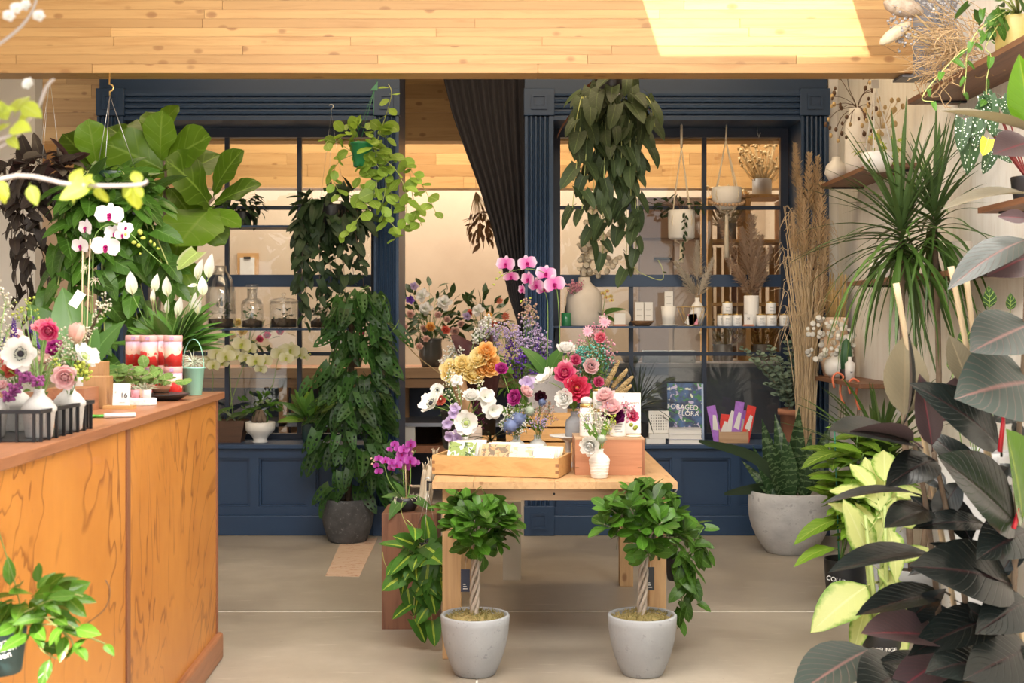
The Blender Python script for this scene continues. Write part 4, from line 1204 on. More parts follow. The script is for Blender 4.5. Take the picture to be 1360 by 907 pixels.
# ---- two little braided ficus trees in front of the table
def ficus(cx, d, rx, crown_px, rad, n, label):
    c = Vector((X_(cx, d), d, 0))
    th = thing('ficus_tree', label, 'potted tree', c)
    pot(th, c, round_pot_profile(0.142, 0.086, 0.245, 0.014, 0.3, inner=0.85), M_CONC)
    soil(th, c, 0.128, 0.222, M_MOSS, 'moss', 0.022)
    mb = MB()                                    # tufts of moss breaking the edge
    for k in range(240):
        a, r = U(0, 6.28), 0.125 * math.sqrt(U(0, 1))
        p = c + Vector((r * math.cos(a), r * math.sin(a), 0.228 + 0.02 * (1 - (r / .125) ** 2)))
        u = rv(); u.z = abs(u.z)
        mb.tube([p, p + u * 0.008 + Vector((0, 0, .004)), p + u * U(.012, .024)], [0.0022, 0.0016, 0.0008], 3, cap=False)
    stuff(mb.build('moss_tufts', M_MOSS, th))
    cc = W(*crown_px, d)
    t0 = c + Vector((rx, 0, 0.23)); t1 = Vector((cc.x, d, cc.z - rad[2] * 0.75))
    for k in range(4):
        pts = []
        for i in range(15):
            t = i / 14; a = t * 7 + k * PI / 2; r = 0.011 + 0.004 * math.sin(t * PI)
            pts.append(t0.lerp(t1, t) + Vector((r * math.cos(a), r * math.sin(a), 0)))
        MB().tube(pts, [0.0085 - 0.002 * i / 14 for i in range(15)], 7).build('braided_stem', M_TRUNK, th)
    ends = []
    mb = MB()
    for k in range(34):
        u = rv() * U(.45, 1.0); u.z = u.z * .95 + .05
        e = cc + Vector((u.x * rad[0] * 0.9, u.y * rad[1] * 0.9, u.z * rad[2]))
        mid = t1.lerp(e, 0.5) + Vector((0, 0, 0.02))
        mb.tube(smooth_path([t1, mid, e], 4), [0.004] * 4 + [0.003] * 3 + [0.0018] * 2, 5)
        ends.append((e, (e - mid).normalized()))
    mb.build('branches', M_TRUNK, th)
    per = n // len(ends)
    for e, dr in ends:
        for q in range(per):
            a = q * 2.4 + U(0, 1)
            s = dr.orthogonal().normalized(); s.rotate(Matrix.Rotation(a, 3, dr))
            dd = s * U(0.6, 1.0) + dr * U(-.1, 0.7) + Vector((0, 0, 0.35))
            place_leaf(th, L_FICUS, e - dr * U(0, 0.035) + s * 0.008, dd, dr + Vector((0, -0.4, 0.8)), U(0.065, 0.105), U(0.9, 1.15))
    return th
fi1 = ficus(631, 5.25, -0.005, (632, 698), (0.205, 0.16, 0.145), 274, 'braided ficus tree in pale pot, before the left leg of the display table')
fi2 = ficus(853, 5.25, -0.004, (856, 695), (0.225, 0.17, 0.15), 298, 'braided ficus tree in pale pot, before the right leg of the display table')
# plant tags hanging on the front table legs
for x0, x1, y0, y1, d, mt, lab in ((612, 624, 756, 786, 5.38, plain('navy card', (0.035, 0.045, 0.085), 0.6), 'navy plant tag hanging behind the trunk of one ficus'), (858, 869, 753, 784, 5.4, M_BLACK, 'black plant tag with white writing before the right table leg')):
    tg = tag(MB().box((X_(x0, d), d, Z_(y1, d)), (X_(x1, d), d + 0.002, Z_(y0, d))).build('plant_tag', mt, None, W((x0 + x1) / 2, y0, d)), lab, 'tag')
    MB().tube([W((x0 + x1) / 2, y0, d + 0.001), W((x0 + x1) / 2 + 2, y0 - 22, d + 0.03)], 0.0009, 4).build('tag_string', M_ROPE, tg)
    for k in range(3): MB().box((X_(x0 + 3, d), d - 0.0006, Z_(y1 - 4 - 3 * k, d) - 0.001), (X_(x1 - 3 - 1.3 * k, d), d, Z_(y1 - 4 - 3 * k, d) + 0.002)).build('printed_line', M_CHALK, tg)
# ---- heart-leaf philodendrons hanging from the table's ends
def hanging_from(th, c, r, h, mt, wire_to):
    pot(th, c, round_pot_profile(r, r * 0.75, h, 0.006, 0.1), mt)
    soil(th, c, r * 0.9, h * 0.88)
    wires(th, wire_to, Vector(c) + Vector((0, 0, h)), r, r=0.001, hook=True)
c = W(572, 742, 5.75)
th = thing('trailing_philodendron', 'yellow streaked heart leaf philodendron hanging before the walnut plinth', 'hanging plant', c)
c2 = Vector((-0.385, 5.7, c.z))
hanging_from(th, c2, 0.06, 0.09, M_BLACK, (-0.375, 5.7, 0.69))
MB().box((-0.38, 5.69, 0.725), (-0.337, 5.71, 0.733)).box((-0.38, 5.69, 0.69), (-0.37, 5.71, 0.733)).build('bracket', M_BLACKMETAL, th)
crown(th, W(568, 738, 5.68), (0.14, 0.09, 0.085), 30, L_BRASIL, 0.12, 0.7, bias=(0, -1, 0))
for tip in ((535, 800), (548, 830), (560, 812), (575, 835), (582, 805), (525, 770), (540, 690)):
    e = W(tip[0], tip[1], 5.62)
    s = c2 + Vector((U(-.05, .03), -0.05, 0.09))
    vine(th, [s, s.lerp(e, 0.45) + Vector((0, -0.03, 0.03)), e], L_BRASIL, 0.13, 0.07, M_PALEVINE, 0.0022, taper=0.25, nj=.3)
MB().tube(smooth_path([c2 + Vector((0, -.05, .1)), W(545, 705, 5.65), W(533, 680, 5.66), W(535, 665, 5.66)], 5), 0.0015, 5).build('shoot', M_PALEVINE, th)
MB().tube(smooth_path([c2 + Vector((0, -.05, .05)), W(535, 775, 5.65), W(513, 752, 5.66), W(508, 733, 5.66)], 5), 0.0015, 5).build('shoot', M_PALEVINE, th)
c2 = Vector((X_(899, 5.65), 5.65, Z_(770, 5.65)))
th = thing('trailing_philodendron', 'plain green heart leaf philodendron hanging from the right end of the table', 'hanging plant', c2)
hanging_from(th, c2, 0.055, 0.1, M_BLACK, (0.715, 5.65, 0.66))
MB().tube([(0.715, 5.65, 0.66), (0.712, 5.65, 0.745), (0.695, 5.65, 0.745)], 0.003, 6).build('bracket', M_BLACKMETAL, th)
crown(th, W(905, 715, 5.65), (0.1, 0.09, 0.08), 34, L_POTHOS, 0.085, 0.5)
for tip in ((905, 815), (918, 790), (928, 805), (900, 835), (925, 760), (935, 700), (940, 735)):
    s = c2 + Vector((U(-.03, .04), -0.04, 0.1)); e = W(tip[0], tip[1], 5.6)
    vine(th, [s, s.lerp(e, 0.4) + Vector((0.015, -0.02, 0.04)), e], L_POTHOS, 0.092, 0.045, M_STEM, 0.0018, taper=0.2)
# ---- swiss cheese vine on a pole in the dark stone pot
M_STONE = mottled('dark pitted stone', (0.05, 0.05, 0.052), (0.09, 0.09, 0.092), (0.17, 0.17, 0.17), 0.85, 10, 40, 0.9)
c = Vector((X_(462, 8.4), 8.4, 0))
th = thing('swiss_cheese_vine', 'tall swiss cheese vine climbing a pole in a dark pitted stone pot', 'potted plant', c)
pot(th, c, round_pot_profile(0.172, 0.125, 0.285, 0.02, 0.35, inner=0.85), M_STONE)
soil(th, c, 0.15, 0.25)
MB().tube([c + Vector((0, 0, .24)), c + Vector((0.03, 0, 1.55))], 0.022, 8).build('moss_pole', mottled('fibre pole', (0.09, 0.06, 0.035), (0.15, 0.1, 0.06), rough=0.95, s1=30, s2=90, bump=0.8), th)
for k in range(205):
    t = U(0, 1) ** 0.85
    y = 655 - 265 * t
    wd = (58 if y > 560 else 44 if y > 470 else 34)
    x = 470 + (8 if y < 520 else 0) + U(-wd, wd)
    p = W(x, y, 8.4 - math.sqrt(max(0, 1 - ((x - 472) / (wd + 4)) ** 2)) * U(0.0, 0.24))
    d = Vector(((x - 472) / wd * 0.7 + U(-.3, .3), -0.35, -0.8 + U(-.2, .5)))
    place_leaf(th, L_MONST, p, d, Vector(((x - 472) / wd * 0.4, -0.8, 0.55)) + rv(0.6), U(0.11, 0.18))
for pts in ([(485, 470), (520, 440), (530, 425)], [(480, 500), (425, 495), (410, 510)], [(485, 420), (470, 395), (490, 380)], [(490, 440), (510, 400), (508, 392)]):
    vine(th, [W(x, y, 8.3) for x, y in pts], L_MONST, 0.17, 0.09, M_STEM, 0.003, taper=0.1)
# ---- big fiddle leaf fig behind the counter
FD = 6.75
c = Vector((X_(195, FD), FD, 0))
th = thing('fiddle_leaf_fig', 'fiddle leaf fig with huge lit leaves standing behind the counter', 'potted tree', c)
pot(th, c, round_pot_profile(0.2, 0.15, 0.36, 0.015, 0.3), M_CONC); soil(th, c, 0.18, 0.31)
trunk = [c + Vector((0, 0, .3)), W(205, 480, FD), W(215, 330, FD), W(220, 240, FD), W(213, 180, FD)]
MB().tube(smooth_path(trunk, 4), [0.02] * 5 + [0.017] * 4 + [0.013] * 4 + [0.009] * 4, 8).build('trunk', M_BARK, th)
MB().tube(smooth_path([W(212, 350, FD), W(250, 300, FD), W(285, 262, FD)], 4), [.012] * 4 + [.009] * 5, 7).build('branch', M_BARK, th)
MB().tube(smooth_path([W(213, 330, FD), W(160, 270, FD), W(128, 215, FD)], 4), [.012] * 4 + [.009] * 5, 7).build('branch', M_BARK, th)
for bx, by, tx, ty, dz, w in ((213, 212, 212, 148, -.1, 1.0), (222, 228, 140, 186, -.1, 1.1), (218, 218, 272, 178, -.15, 1.0), (278, 272, 238, 208, -.25, 1.25), (284, 256, 309, 196, -.1, 1.0), (285, 270, 342, 239, -.05, .75), (272, 282, 314, 286, -.1, .8),
                             (280, 276, 236, 318, -.3, 1.2), (128, 218, 118, 160, -.1, 1.0), (180, 200, 146, 160, .0, 1.0), (205, 178, 234, 138, .0, .8), (200, 190, 182, 150, .1, .9), (128, 225, 78, 166, .05, .7), (150, 222, 95, 205, .05, .9),
                             (222, 240, 175, 262, -.15, 1.0), (226, 250, 262, 290, -.1, 1.0), (230, 240, 290, 200, .1, 1.0), (246, 300, 222, 350, -.2, 1.0), (262, 285, 300, 322, .0, 1.0), (215, 190, 195, 145, .05, .8), (240, 300, 196, 320, .0, 1.0), (165, 230, 205, 205, .1, .9), (232, 340, 262, 385, -.1, .9), (222, 360, 190, 330, 0, .9), (125, 220, 160, 178, .1, .9)):
    px_leaf(th, L_FIDDLE, (bx, by, FD), (tx, ty, FD + dz), Vector((0, -0.75, 0.65)) + rv(0.25), w)
# ---- pothos basket on the hook in front of the beam
c = W(150, 268, 6.2)
th = thing('hanging_pothos', 'big green pothos basket hung by three wires from a brass hook', 'hanging plant', c)
pot(th, c, round_pot_profile(0.115, 0.08, 0.14, 0.006, 0.2), plain('dark green plastic', (0.02, 0.05, 0.03), 0.4))
soil(th, c, 0.105, 0.12)
top = W(146, 127, 6.2)
wires(th, top, c + Vector((0, 0, 0.14)), 0.115, M_STEEL, 0.0014, 3, hook=False)
MB().tube([top, top + Vector((0, 0, .02))] + [top + Vector((0.018 * math.sin(q), 0, 0.038 - 0.018 * math.cos(q))) for q in (0.7, 1.6, 2.5, 3.3)] + [W(146, 92, 6.34)], 0.004, 7).build('hook', M_BRASS, th)
crown(th, W(150, 262, 6.2), (0.26, 0.2, 0.14), 90, L_POTHOS, 0.15, 0.5, bias=(0, -1, 0.1))
for tip in ((70, 420), (95, 440), (120, 455), (150, 450), (175, 440), (200, 440), (225, 430), (80, 350), (60, 400), (235, 380), (110, 400), (165, 400), (215, 350), (190, 470), (140, 475), (245, 420)):
    e = W(tip[0], tip[1], 6.15 + U(-.12, .15)); s = c + Vector((0.1 * (tip[0] - 150) / 90, -0.09, 0.14))
    vine(th, [s, s.lerp(e, 0.35) + Vector((0, -0.06, 0.05)), e], L_POTHOS, 0.15, 0.07, M_PALEVINE, 0.003, taper=0.15)
px_leaf(th, leafset('pale_pothos', leafmat('pale marbled leaf', (0.36, 0.48, 0.14), rough=0.35, trans=0.3, extra='rim'), 1, wf=w_heart, ratio=0.7, lobe=0.12), (262, 335, 6.1), (235, 355, 6.0), w=1.2)
# ---- dark purple philodendron, far left
c = W(62, 268, 6.5)
th = thing('hanging_philodendron', 'dark purple leaved philodendron in a black hanging pot at the far left', 'hanging plant', c)
pot(th, c, round_pot_profile(0.075, 0.055, 0.12, 0.006, 0.1), M_BLACK); soil(th, c, 0.065, 0.1)
wires(th, W(66, 103, 6.5), c + Vector((0, 0, 0.12)), 0.075, M_STEEL, 0.001, 3, hook=False)
drop_wire(th, W(66, 103, 6.5), 3.6)
crown(th, W(62, 232, 6.5), (0.25, 0.16, 0.14), 110, L_PURPLE, 0.115, 0.4)
for tip in ((15, 330), (30, 350), (45, 390), (22, 400), (85, 430), (60, 350), (-5, 290), (28, 300), (40, 450)):
    e = W(tip[0], tip[1], 6.5 + U(-.1, .1)); s = c + Vector((U(-.05, .02), -0.05, 0.12))
    vine(th, [s, s.lerp(e, 0.35) + Vector((-0.05, -0.04, 0.03)), e], L_PURPLE, 0.095, 0.06, M_DARKVINE, 0.0025, taper=0.2)
# ---- dark trailing plant before the left window
c = W(440, 300, 8.45)
th = thing('trailing_plant', 'dense dark trailing plant hanging before the left window', 'hanging plant', c)
pot(th, c, round_pot_profile(0.1, 0.075, 0.14, 0.006, 0.1), M_BLACK); soil(th, c, 0.09, 0.12)
wires(th, (c.x, c.y, Z_(150, 8.45)), c + Vector((0, 0, 0.14)), 0.1, M_STEEL, 0.0008, 3, hook=True)
crown(th, W(440, 282, 8.45), (0.25, 0.2, 0.2), 130, L_DARK, 0.115, 0.7, shell=0.7)
for tip in ((392, 345), (400, 410), (412, 372), (425, 415), (440, 400), (447, 380), (460, 415), (470, 370), (485, 400), (395, 380), (478, 345), (432, 430), (405, 430), (455, 350)):
    e = W(tip[0], tip[1], 8.4 + U(-.1, .1)); s = c + Vector((0.2 * (tip[0] - 440) / 50, -0.08, 0.1))
    vine(th, [s, s.lerp(e, 0.4) + Vector((0, -0.04, 0.0)), e], L_DARK, 0.11, 0.055, M_DARKVINE, 0.002, taper=0.25)
# ---- lime green plant in a green pot, hung between the bays
LD = 7.3
c = W(481, 222, LD)
th = thing('hanging_lime_plant', 'lime green round leaved plant in a bright green hanging pot', 'hanging plant', c)
M_GREENPOT = plain('bright green plastic', (0.02, 0.2, 0.07), 0.35)
MB().lathe([(0.045, 0), (0.05, 0.003), (0.062, 0.125), (0.067, 0.127), (0.067, 0.14), (0.062, 0.141), (0.058, 0.12)], 28, c).build('pot', M_GREENPOT, th)
soil(th, c, 0.056, 0.118)
tp = W(497, 120, LD)
MB().extrude([(-0.02, 0), (0.02, 0), (0.012, 0.05), (-0.006, 0.06)], -0.003, 0.003, 'y').v
hg = MB().extrude([(tp.x - 0.022, tp.z), (tp.x + 0.018, tp.z), (tp.x + 0.02, tp.z + 0.05), (tp.x + 0.004, tp.z + 0.03)], LD - 0.004, LD + 0.004, 'y'); hg.build('hanger_clip', plain('mint plastic', (0.1, 0.32, 0.2), 0.4), th)
wires(th, tp, c + Vector((0, 0, 0.14)), 0.065, M_GREENPOT, 0.0014, 3, hook=False)
drop_wire(th, tp + Vector((0.015, 0, 0.04)), 3.6, M_GREENPOT)
crown(th, W(482, 180, LD), (0.15, 0.1, 0.06), 46, L_LIME, 0.07, 0.0)
for pts in ([(492, 200), (525, 225), (540, 262), (535, 300), (522, 320)], [(495, 195), (530, 210), (560, 245), (572, 268), (580, 285)], [(470, 205), (450, 215), (442, 235), (452, 258)], [(488, 215), (500, 250), (468, 300), (452, 310)], [(500, 190), (512, 155), (520, 125), (516, 112)],
            [(490, 205), (512, 240), (508, 280), (528, 305)], [(497, 200), (540, 222), (548, 260), (560, 300)], [(480, 215), (478, 250), (490, 280)], [(465, 200), (440, 185), (432, 192)], [(500, 205), (518, 250), (520, 290)]):
    vine(th, [W(x, y, LD + U(-.1, .02)) for x, y in pts], L_LIME, 0.085, 0.04, M_PALEVINE, 0.0022, droop=0.3, taper=0.15)
# ---- large bronze philodendron hanging in front of the right bay
MD = 7.5
c = W(812, 128, MD)
th = thing('hanging_bronze_philodendron', 'large velvety bronze green philodendron trailing before the right window', 'hanging plant', c)
pot(th, c, round_pot_profile(0.1, 0.075, 0.13, 0.006, 0.1), M_BLACK); soil(th, c, 0.09, 0.11)
tp = (c.x, MD, 3.2)
wires(th, tp, c + Vector((0, 0, .13)), 0.1, plain('white plastic', (0.75, 0.75, 0.75), 0.4), 0.002, 3, hook=False)
drop_wire(th, tp, 3.6)
crown(th, W(812, 150, MD), (0.25, 0.2, 0.25), 95, L_MICANS, 0.16, 1.2, shell=0.5, up_n=0.4, bias=(0, -1, 0), nj=.25, jit=.5)
for tip in ((765, 225), (758, 200), (772, 290), (785, 320), (800, 355), (795, 250), (820, 300), (832, 365), (845, 340), (838, 260), (850, 230), (862, 200), (870, 170), (825, 240), (760, 280), (848, 300), (815, 215), (800, 290)):
    e = W(tip[0], tip[1], MD - U(0.0, .2)); s = c + Vector((0.2 * (tip[0] - 812) / 60, -0.1, -0.02))
    vine(th, [s, s.lerp(e, 0.4) + Vector((0, -0.06, 0.02)), e], L_MICANS, 0.15, 0.1, M_PALEVINE, 0.0026, droop=1.1, taper=0.2, nj=.3)
vine(th, [W(838, 350, MD - .1), W(850, 362, MD - .12), W(878, 372, MD - .1), W(880, 358, MD - .1), W(874, 345, MD - .1)], L_MICANS[:1], 0.03, 0.3, M_PALEVINE, 0.002)
text_at('g r', 0.055, W(817, 126, MD - 0.12), th, M_CHALK)
# ---- small bushy plant on the upper left shelf
c = Vector((X_(322, 8.82), 8.82, ZS_U))
th = thing('bushy_plant', 'small bushy dark green plant standing on the upper shelf of the left window', 'potted plant', c)
pot(th, c, round_pot_profile(0.07, 0.055, 0.1, 0.005, 0.1), M_BLACK); soil(th, c, 0.06, 0.085)
crown(th, c + Vector((0.0, -0.03, 0.13)), (0.16, 0.1, 0.11), 85, L_DARK, 0.07, 0.4)
# ---- big grey pot with sword leaves at the right
c = Vector((X_(1049, 8.0), 8.0, 0))
th = thing('sword_plant', 'banded sword leaved plant in a large weathered grey pot near the right wall', 'potted plant', c)
M_WEATHER = mottled('weathered grey glaze', (0.4, 0.4, 0.41), (0.55, 0.55, 0.55), (0.33, 0.33, 0.34), 0.75, 6, 24, 0.25, stretch=(1, 1, 1.6))
pot(th, c, round_pot_profile(0.252, 0.15, 0.385, 0.018, 0.55, inner=0.85), M_WEATHER); soil(th, c, 0.22, 0.335)
for bx, tx, ty, dy, w in ((1040, 962, 655, -.15, 1.0), (1050, 928, 585, -.2, 1.0), (1030, 1000, 592, -.1, .9), (1035, 1012, 556, 0, 1), (1045, 1030, 548, .05, 1), (1048, 1042, 575, -.12, 1.1), (1055, 1062, 540, 0, 1), (1062, 1078, 575, -.1, 1), (1068, 1090, 600, 0, 1), (1040, 1020, 600, -.16, 1.1), (1052, 1050, 590, -.15, 1.1), (1065, 1105, 560, .1, 1), (1030, 985, 610, .05, .9)):
    b = c + Vector(((bx - 1049) * 8.0 / F, U(-.08, .08), 0.335)); e = W(tx, ty, 8.0 + dy)
    ls = L_SNAKE
    if ty > 575 and tx < 970:
        P = smooth_path([b, b.lerp(e, 0.4) + Vector((0, 0, 0.12 if ty < 600 else 0.05)), e], 5)
        mb = MB(); vs = []; uvs = []
        for i, p in enumerate(P):
            t = i / (len(P) - 1); hw = 0.05 * min(1, 0.3 + t * 2) * max(0.02, (1 - t)) ** 0.5
            for j in (-1, 0, 1): vs.append(p + Vector((0, hw * j * .6, -hw * j * 1.1 - hw * j * j * .3))); uvs.append((t, j * .5 + .5))
        mb.add(vs, [(i * 3 + j, i * 3 + j + 1, i * 3 + j + 4, i * 3 + j + 3) for i in range(len(P) - 1) for j in (0, 1)], uvs)
        mb.build('leaf', G_SNAKE, th)
    else: place_leaf(th, ls, b, e - b, (U(-.3, .3), -1, 0.2), (e - b).length, w * 1.1)
# ---- yellow-green plant in a black nursery pot
c = Vector((X_(1123, 6.5), 6.5, 0))
th = thing('croton_plant', 'leafy yellow green plant in a black nursery pot with white handwriting', 'potted plant', c)
pot(th, c, round_pot_profile(0.108, 0.09, 0.24, 0.006, 0.05), M_BLACK); soil(th, c, 0.1, 0.2)
for k in range(9):
    a = U(0, 6.28); e = W(1135 + U(-45, 55), 600 + U(-40, 70), 6.5 + U(-.15, .2)); b = c + Vector((.03 * math.cos(a), .03 * math.sin(a), .2))
    P = smooth_path([b, b.lerp(e, .5) + Vector((0, 0, .06)), e], 5)
    MB().tube(P, 0.004, 5).build('stem', M_STEM, th)
    for i, p in enumerate(P[3:]):
        for q in range(2):
            an = i * 1.3 + q * PI + U(-.4, .4)
            d = Vector((math.cos(an), math.sin(an) * .8 - .2, U(-.1, .6)))
            place_leaf(th, L_CROTON, p, d, (d.x * .2, -.4, .9), U(0.12, 0.2), U(.8, 1.1))
for bx, by, tx, ty in ((1110, 690, 1054, 706), (1108, 728, 1060, 728), (1120, 640, 1078, 628), (1115, 600, 1066, 606), (1118, 660, 1085, 640)):
    px_leaf(th, L_CROTON, (bx, by, 6.45), (tx, ty, 6.35), (0, -.3, .95), 1.0)
text_at('COLUMN', 0.032, Vector((c.x - 0.055, c.y - 0.0985, 0.145)), th, M_CHALK, rz=-0.55, roll=-0.15)
MB().tube([c + Vector((-.04, -.03, .2)), W(1108, 560, 6.5)], 0.004, 6).build('green_stake', plain('green stake', (0.03, 0.2, 0.12), 0.5), th)
# ---- cream dumb cane
DD = 5.25
c = Vector((X_(1172, DD), DD, 0))
th = thing('dumb_cane', 'cream and green dumb cane in a black nursery pot by the burgundy rubber plant', 'potted plant', c)
pot(th, c, round_pot_profile(0.085, 0.066, 0.17, 0.005, 0.05), M_BLACK); soil(th, c, 0.075, 0.14)
for k in range(5):
    a = k * 1.3; b = c + Vector((.03 * math.cos(a), .03 * math.sin(a), .14)); e = W(1165 + 22 * math.cos(a), 720 - 12 * k, DD + .05 * math.sin(a))
    MB().tube([b, b.lerp(e, .5), e], [.011, .01, .007], 7).build('cane', plain('pale cane', (0.34, 0.42, 0.14), .5), th)
for bx, by, tx, ty, dd, w in ((1152, 778, 1081, 824, -.15, 1.15), (1155, 745, 1126, 664, -.05, .95), (1170, 715, 1143, 662, .05, .7), (1165, 690, 1208, 640, .1, .8), (1150, 805, 1132, 868, -.1, .8), (1188, 800, 1201, 882, -.1, .7), (1205, 790, 1225, 860, 0, .7), (1180, 700, 1200, 760, -.15, .9), (1160, 730, 1192, 660, 0, .8), (1185, 745, 1240, 720, 0, .8),
                              (1150, 660, 1098, 640, .15, .9), (1160, 650, 1130, 610, .15, .9), (1190, 660, 1240, 640, .1, .9), (1175, 640, 1175, 590, .2, .9), (1150, 800, 1136, 830, .05, .6), (1170, 780, 1215, 830, -.05, .8), (1140, 690, 1100, 660, .2, .8), (1170, 680, 1150, 600, .2, .9), (1200, 700, 1230, 670, -.1, 1.0), (1165, 755, 1210, 790, -.1, .8), (1180, 770, 1170, 830, -.12, .7)):
    px_leaf(th, L_DIEFF, (bx, by, DD), (tx, ty, DD + dd), Vector((0, -.7, .7)) + rv(.2), w)
text_at('OFUNGE', 0.022, Vector((c.x - 0.01, c.y - 0.082, 0.118)), th, M_CHALK)
# ---- burgundy rubber plant in the right foreground
RD = 3.5
c = Vector((X_(1290, RD), RD + 0.05, 0))
th = thing('rubber_plant', 'big burgundy rubber plant with glossy dark leaves tied to bamboo canes, right foreground', 'potted plant', c)
pot(th, c, round_pot_profile(0.17, 0.13, 0.28, 0.01, 0.2), M_BLACK); soil(th, c, 0.15, 0.24)
for pts in ([(1262, 1000), (1245, 800), (1228, 660), (1214, 590)], [(1300, 1000), (1285, 820), (1262, 700), (1240, 600)], [(1330, 1000), (1345, 800), (1350, 690), (1352, 600), (1362, 420), (1366, 180)]):
    P = smooth_path([c + Vector((0, 0, .24))] + [W(x, y, RD) for x, y in pts], 4)
    MB().tube(P, [0.011 - 0.005 * i / len(P) for i in range(len(P))], 7).build('stem', M_BARK, th)
for a, b in (((1190, 376), (1290, 930)), ((1263, 354), (1330, 700)), ((1283, 367), (1325, 700))):
    A, B = W(a[0], a[1], RD + .06), W(b[0], b[1], RD + .03)
    B2 = B + (B - A).normalized() * 0.35
    pts = []; rr = []
    for i in range(25):
        t = i / 24; pts.append(A.lerp(B2, t)); rr.append(0.0095 if i % 6 == 0 else 0.008)
    MB().tube(pts, rr, 8).build('bamboo_cane', M_BAMBOO, th)
MB().tube([W(1219, 545, RD), W(1225, 565, RD)], 0.012, 8).build('white_tie', M_CHALK, th)
for x, y in ((1236, 622), (1251, 762)): MB().tube([W(x - 4, y, RD), W(x + 5, y + 1, RD)], 0.012, 8).build('green_tie', plain('green tape', (0.02, 0.3, 0.16), .5), th)
for bx, by, tx, ty, dd, w, ls, nz in (
    (1214, 590, 1108, 556, -.2, .95, 'R', (0, -.45, .9)), (1214, 586, 1118, 548, -.12, .7, 'M', (0, .5, .9)), (1242, 610, 1192, 622, -.15, 1.1, 'R', (0, -.7, .7)), (1216, 655, 1096, 642, -.1, .5, 'R', (0, -.15, 1)), (1236, 735, 1105, 740, -.25, .55, 'R', (0, -.3, 1)), (1233, 676, 1180, 690, -.2, .8, 'R', (0, -.6, .8)),
    (1310, 697, 1230, 676, -.1, .8, 'R', (0, -.5, .8)), (1350, 697, 1266, 602, -.25, 1.0, 'R', (.3, -.85, .5)), (1328, 594, 1252, 500, -.15, .95, 'R', (.3, -.85, .5)), (1238, 592, 1224, 498, -.05, .75, 'M', (0, -1, .1)), (1252, 560, 1282, 494, .05, 1.0, 'M', (0, -1, .2)), (1345, 778, 1260, 730, -.25, 1.0, 'R', (.2, -.8, .6)), (1333, 774, 1244, 712, -.1, .7, 'R', (0, -.5, .9)),
    (1328, 820, 1230, 833, -.2, .8, 'R', (0, -.6, .8)), (1254, 846, 1152, 830, -.25, .75, 'M', (0, -.6, .8)), (1252, 786, 1142, 803, -.2, .6, 'R', (0, -.5, .9)), (1206, 824, 1248, 786, -.1, .9, 'R', (0, -.8, .5)), (1366, 706, 1312, 722, -.2, 1.1, 'R', (0, -.7, .7)), (1366, 798, 1322, 816, -.2, 1.1, 'R', (0, -.8, .6)), (1330, 880, 1268, 860, -.25, 1.0, 'R', (0, -.7, .7)),
    (1368, 862, 1318, 876, -.25, 1.2, 'R', (0, -.8, .5)), (1262, 872, 1190, 904, -.2, .8, 'M', (0, -.6, .8)), (1156, 862, 1058, 908, -.3, .8, 'G', (0, -.5, .9)), (1210, 886, 1150, 915, -.3, 1.0, 'R', (0, -.7, .7)), (1366, 318, 1268, 344, -.15, .8, 'G', (0, -.5, .9)), (1368, 340, 1314, 362, -.1, 1.3, 'M', (0, -.8, .6)), (1370, 430, 1294, 458, -.15, 1.35, 'G', (0, -.75, .7)),
    (1372, 508, 1302, 504, -.2, 1.7, 'G', (0, -.85, .5)), (1366, 290, 1326, 286, 0, 1.2, 'M', (0, -.8, .5)), (1200, 552, 1204, 443, .05, 1.15, 'B', (.1, -1, .1)), (1205, 552, 1217, 440, -.06, .45, 'R', (.9, -.5, .1)), (1286, 512, 1262, 443, .05, 1.0, 'B', (0, -1, .2)), (1300, 540, 1310, 470, .06, .8, 'B', (0, -1, .2)), (1368, 175, 1250, 136, -.2, .42, 'B', (0, -.3, 1)), (1368, 258, 1256, 248, -.2, .42, 'B', (0, -.35, 1)),
    (1370, 188, 1322, 200, -.1, 1.3, 'M', (0, -.8, .6)), (1358, 690, 1346, 572, -.25, .95, 'N', (.5, -.85, .2)), (1372, 172, 1353, 74, -.1, .9, 'N', (-.5, -.8, .3)), (1300, 640, 1240, 560, .05, 1.0, 'R', (.2, -.8, .5)), (1275, 640, 1235, 700, .0, 1.0, 'R', (0, -.8, .4)), (1340, 620, 1290, 660, .05, 1.0, 'R', (0, -.7, .6)), (1290, 720, 1250, 640, .05, .9, 'R', (0, -.9, .3)), (1265, 740, 1205, 760, .0, .8, 'R', (0, -.5, .9)), (1275, 800, 1335, 840, -.1, .8, 'R', (0, -.7, .6)), (1265, 700, 1210, 655, .05, .9, 'R', (0, -.7, .6)),
    (1300, 860, 1240, 905, -.1, 1.0, 'R', (0, -.7, .7)), (1340, 850, 1370, 920, -.2, 1.0, 'R', (0, -.8, .5)), (1280, 900, 1330, 935, -.2, 1.0, 'R', (0, -.8, .6)), (1330, 760, 1368, 700, 0, .9, 'R', (0, -.9, .3)), (1310, 680, 1350, 640, .05, .9, 'R', (0, -.9, .3)), (1255, 650, 1215, 610, .1, .9, 'R', (0, -.9, .3)), (1345, 560, 1368, 600, 0, .9, 'R', (0, -.9, .3)), (1240, 880, 1170, 872, -.1, .7, 'R', (0, -.5, .9)), (1320, 560, 1366, 520, .1, .9, 'R', (0, -.9, .3)), (1300, 790, 1275, 745, .02, 1, 'R', (0, -.9, .4)), (1350, 740, 1300, 770, .03, 1, 'R', (0, -.9, .4)), (1270, 830, 1215, 800, .02, 1, 'R', (0, -.9, .4)), (1365, 640, 1330, 610, .04, 1, 'R', (0, -.9, .4))):
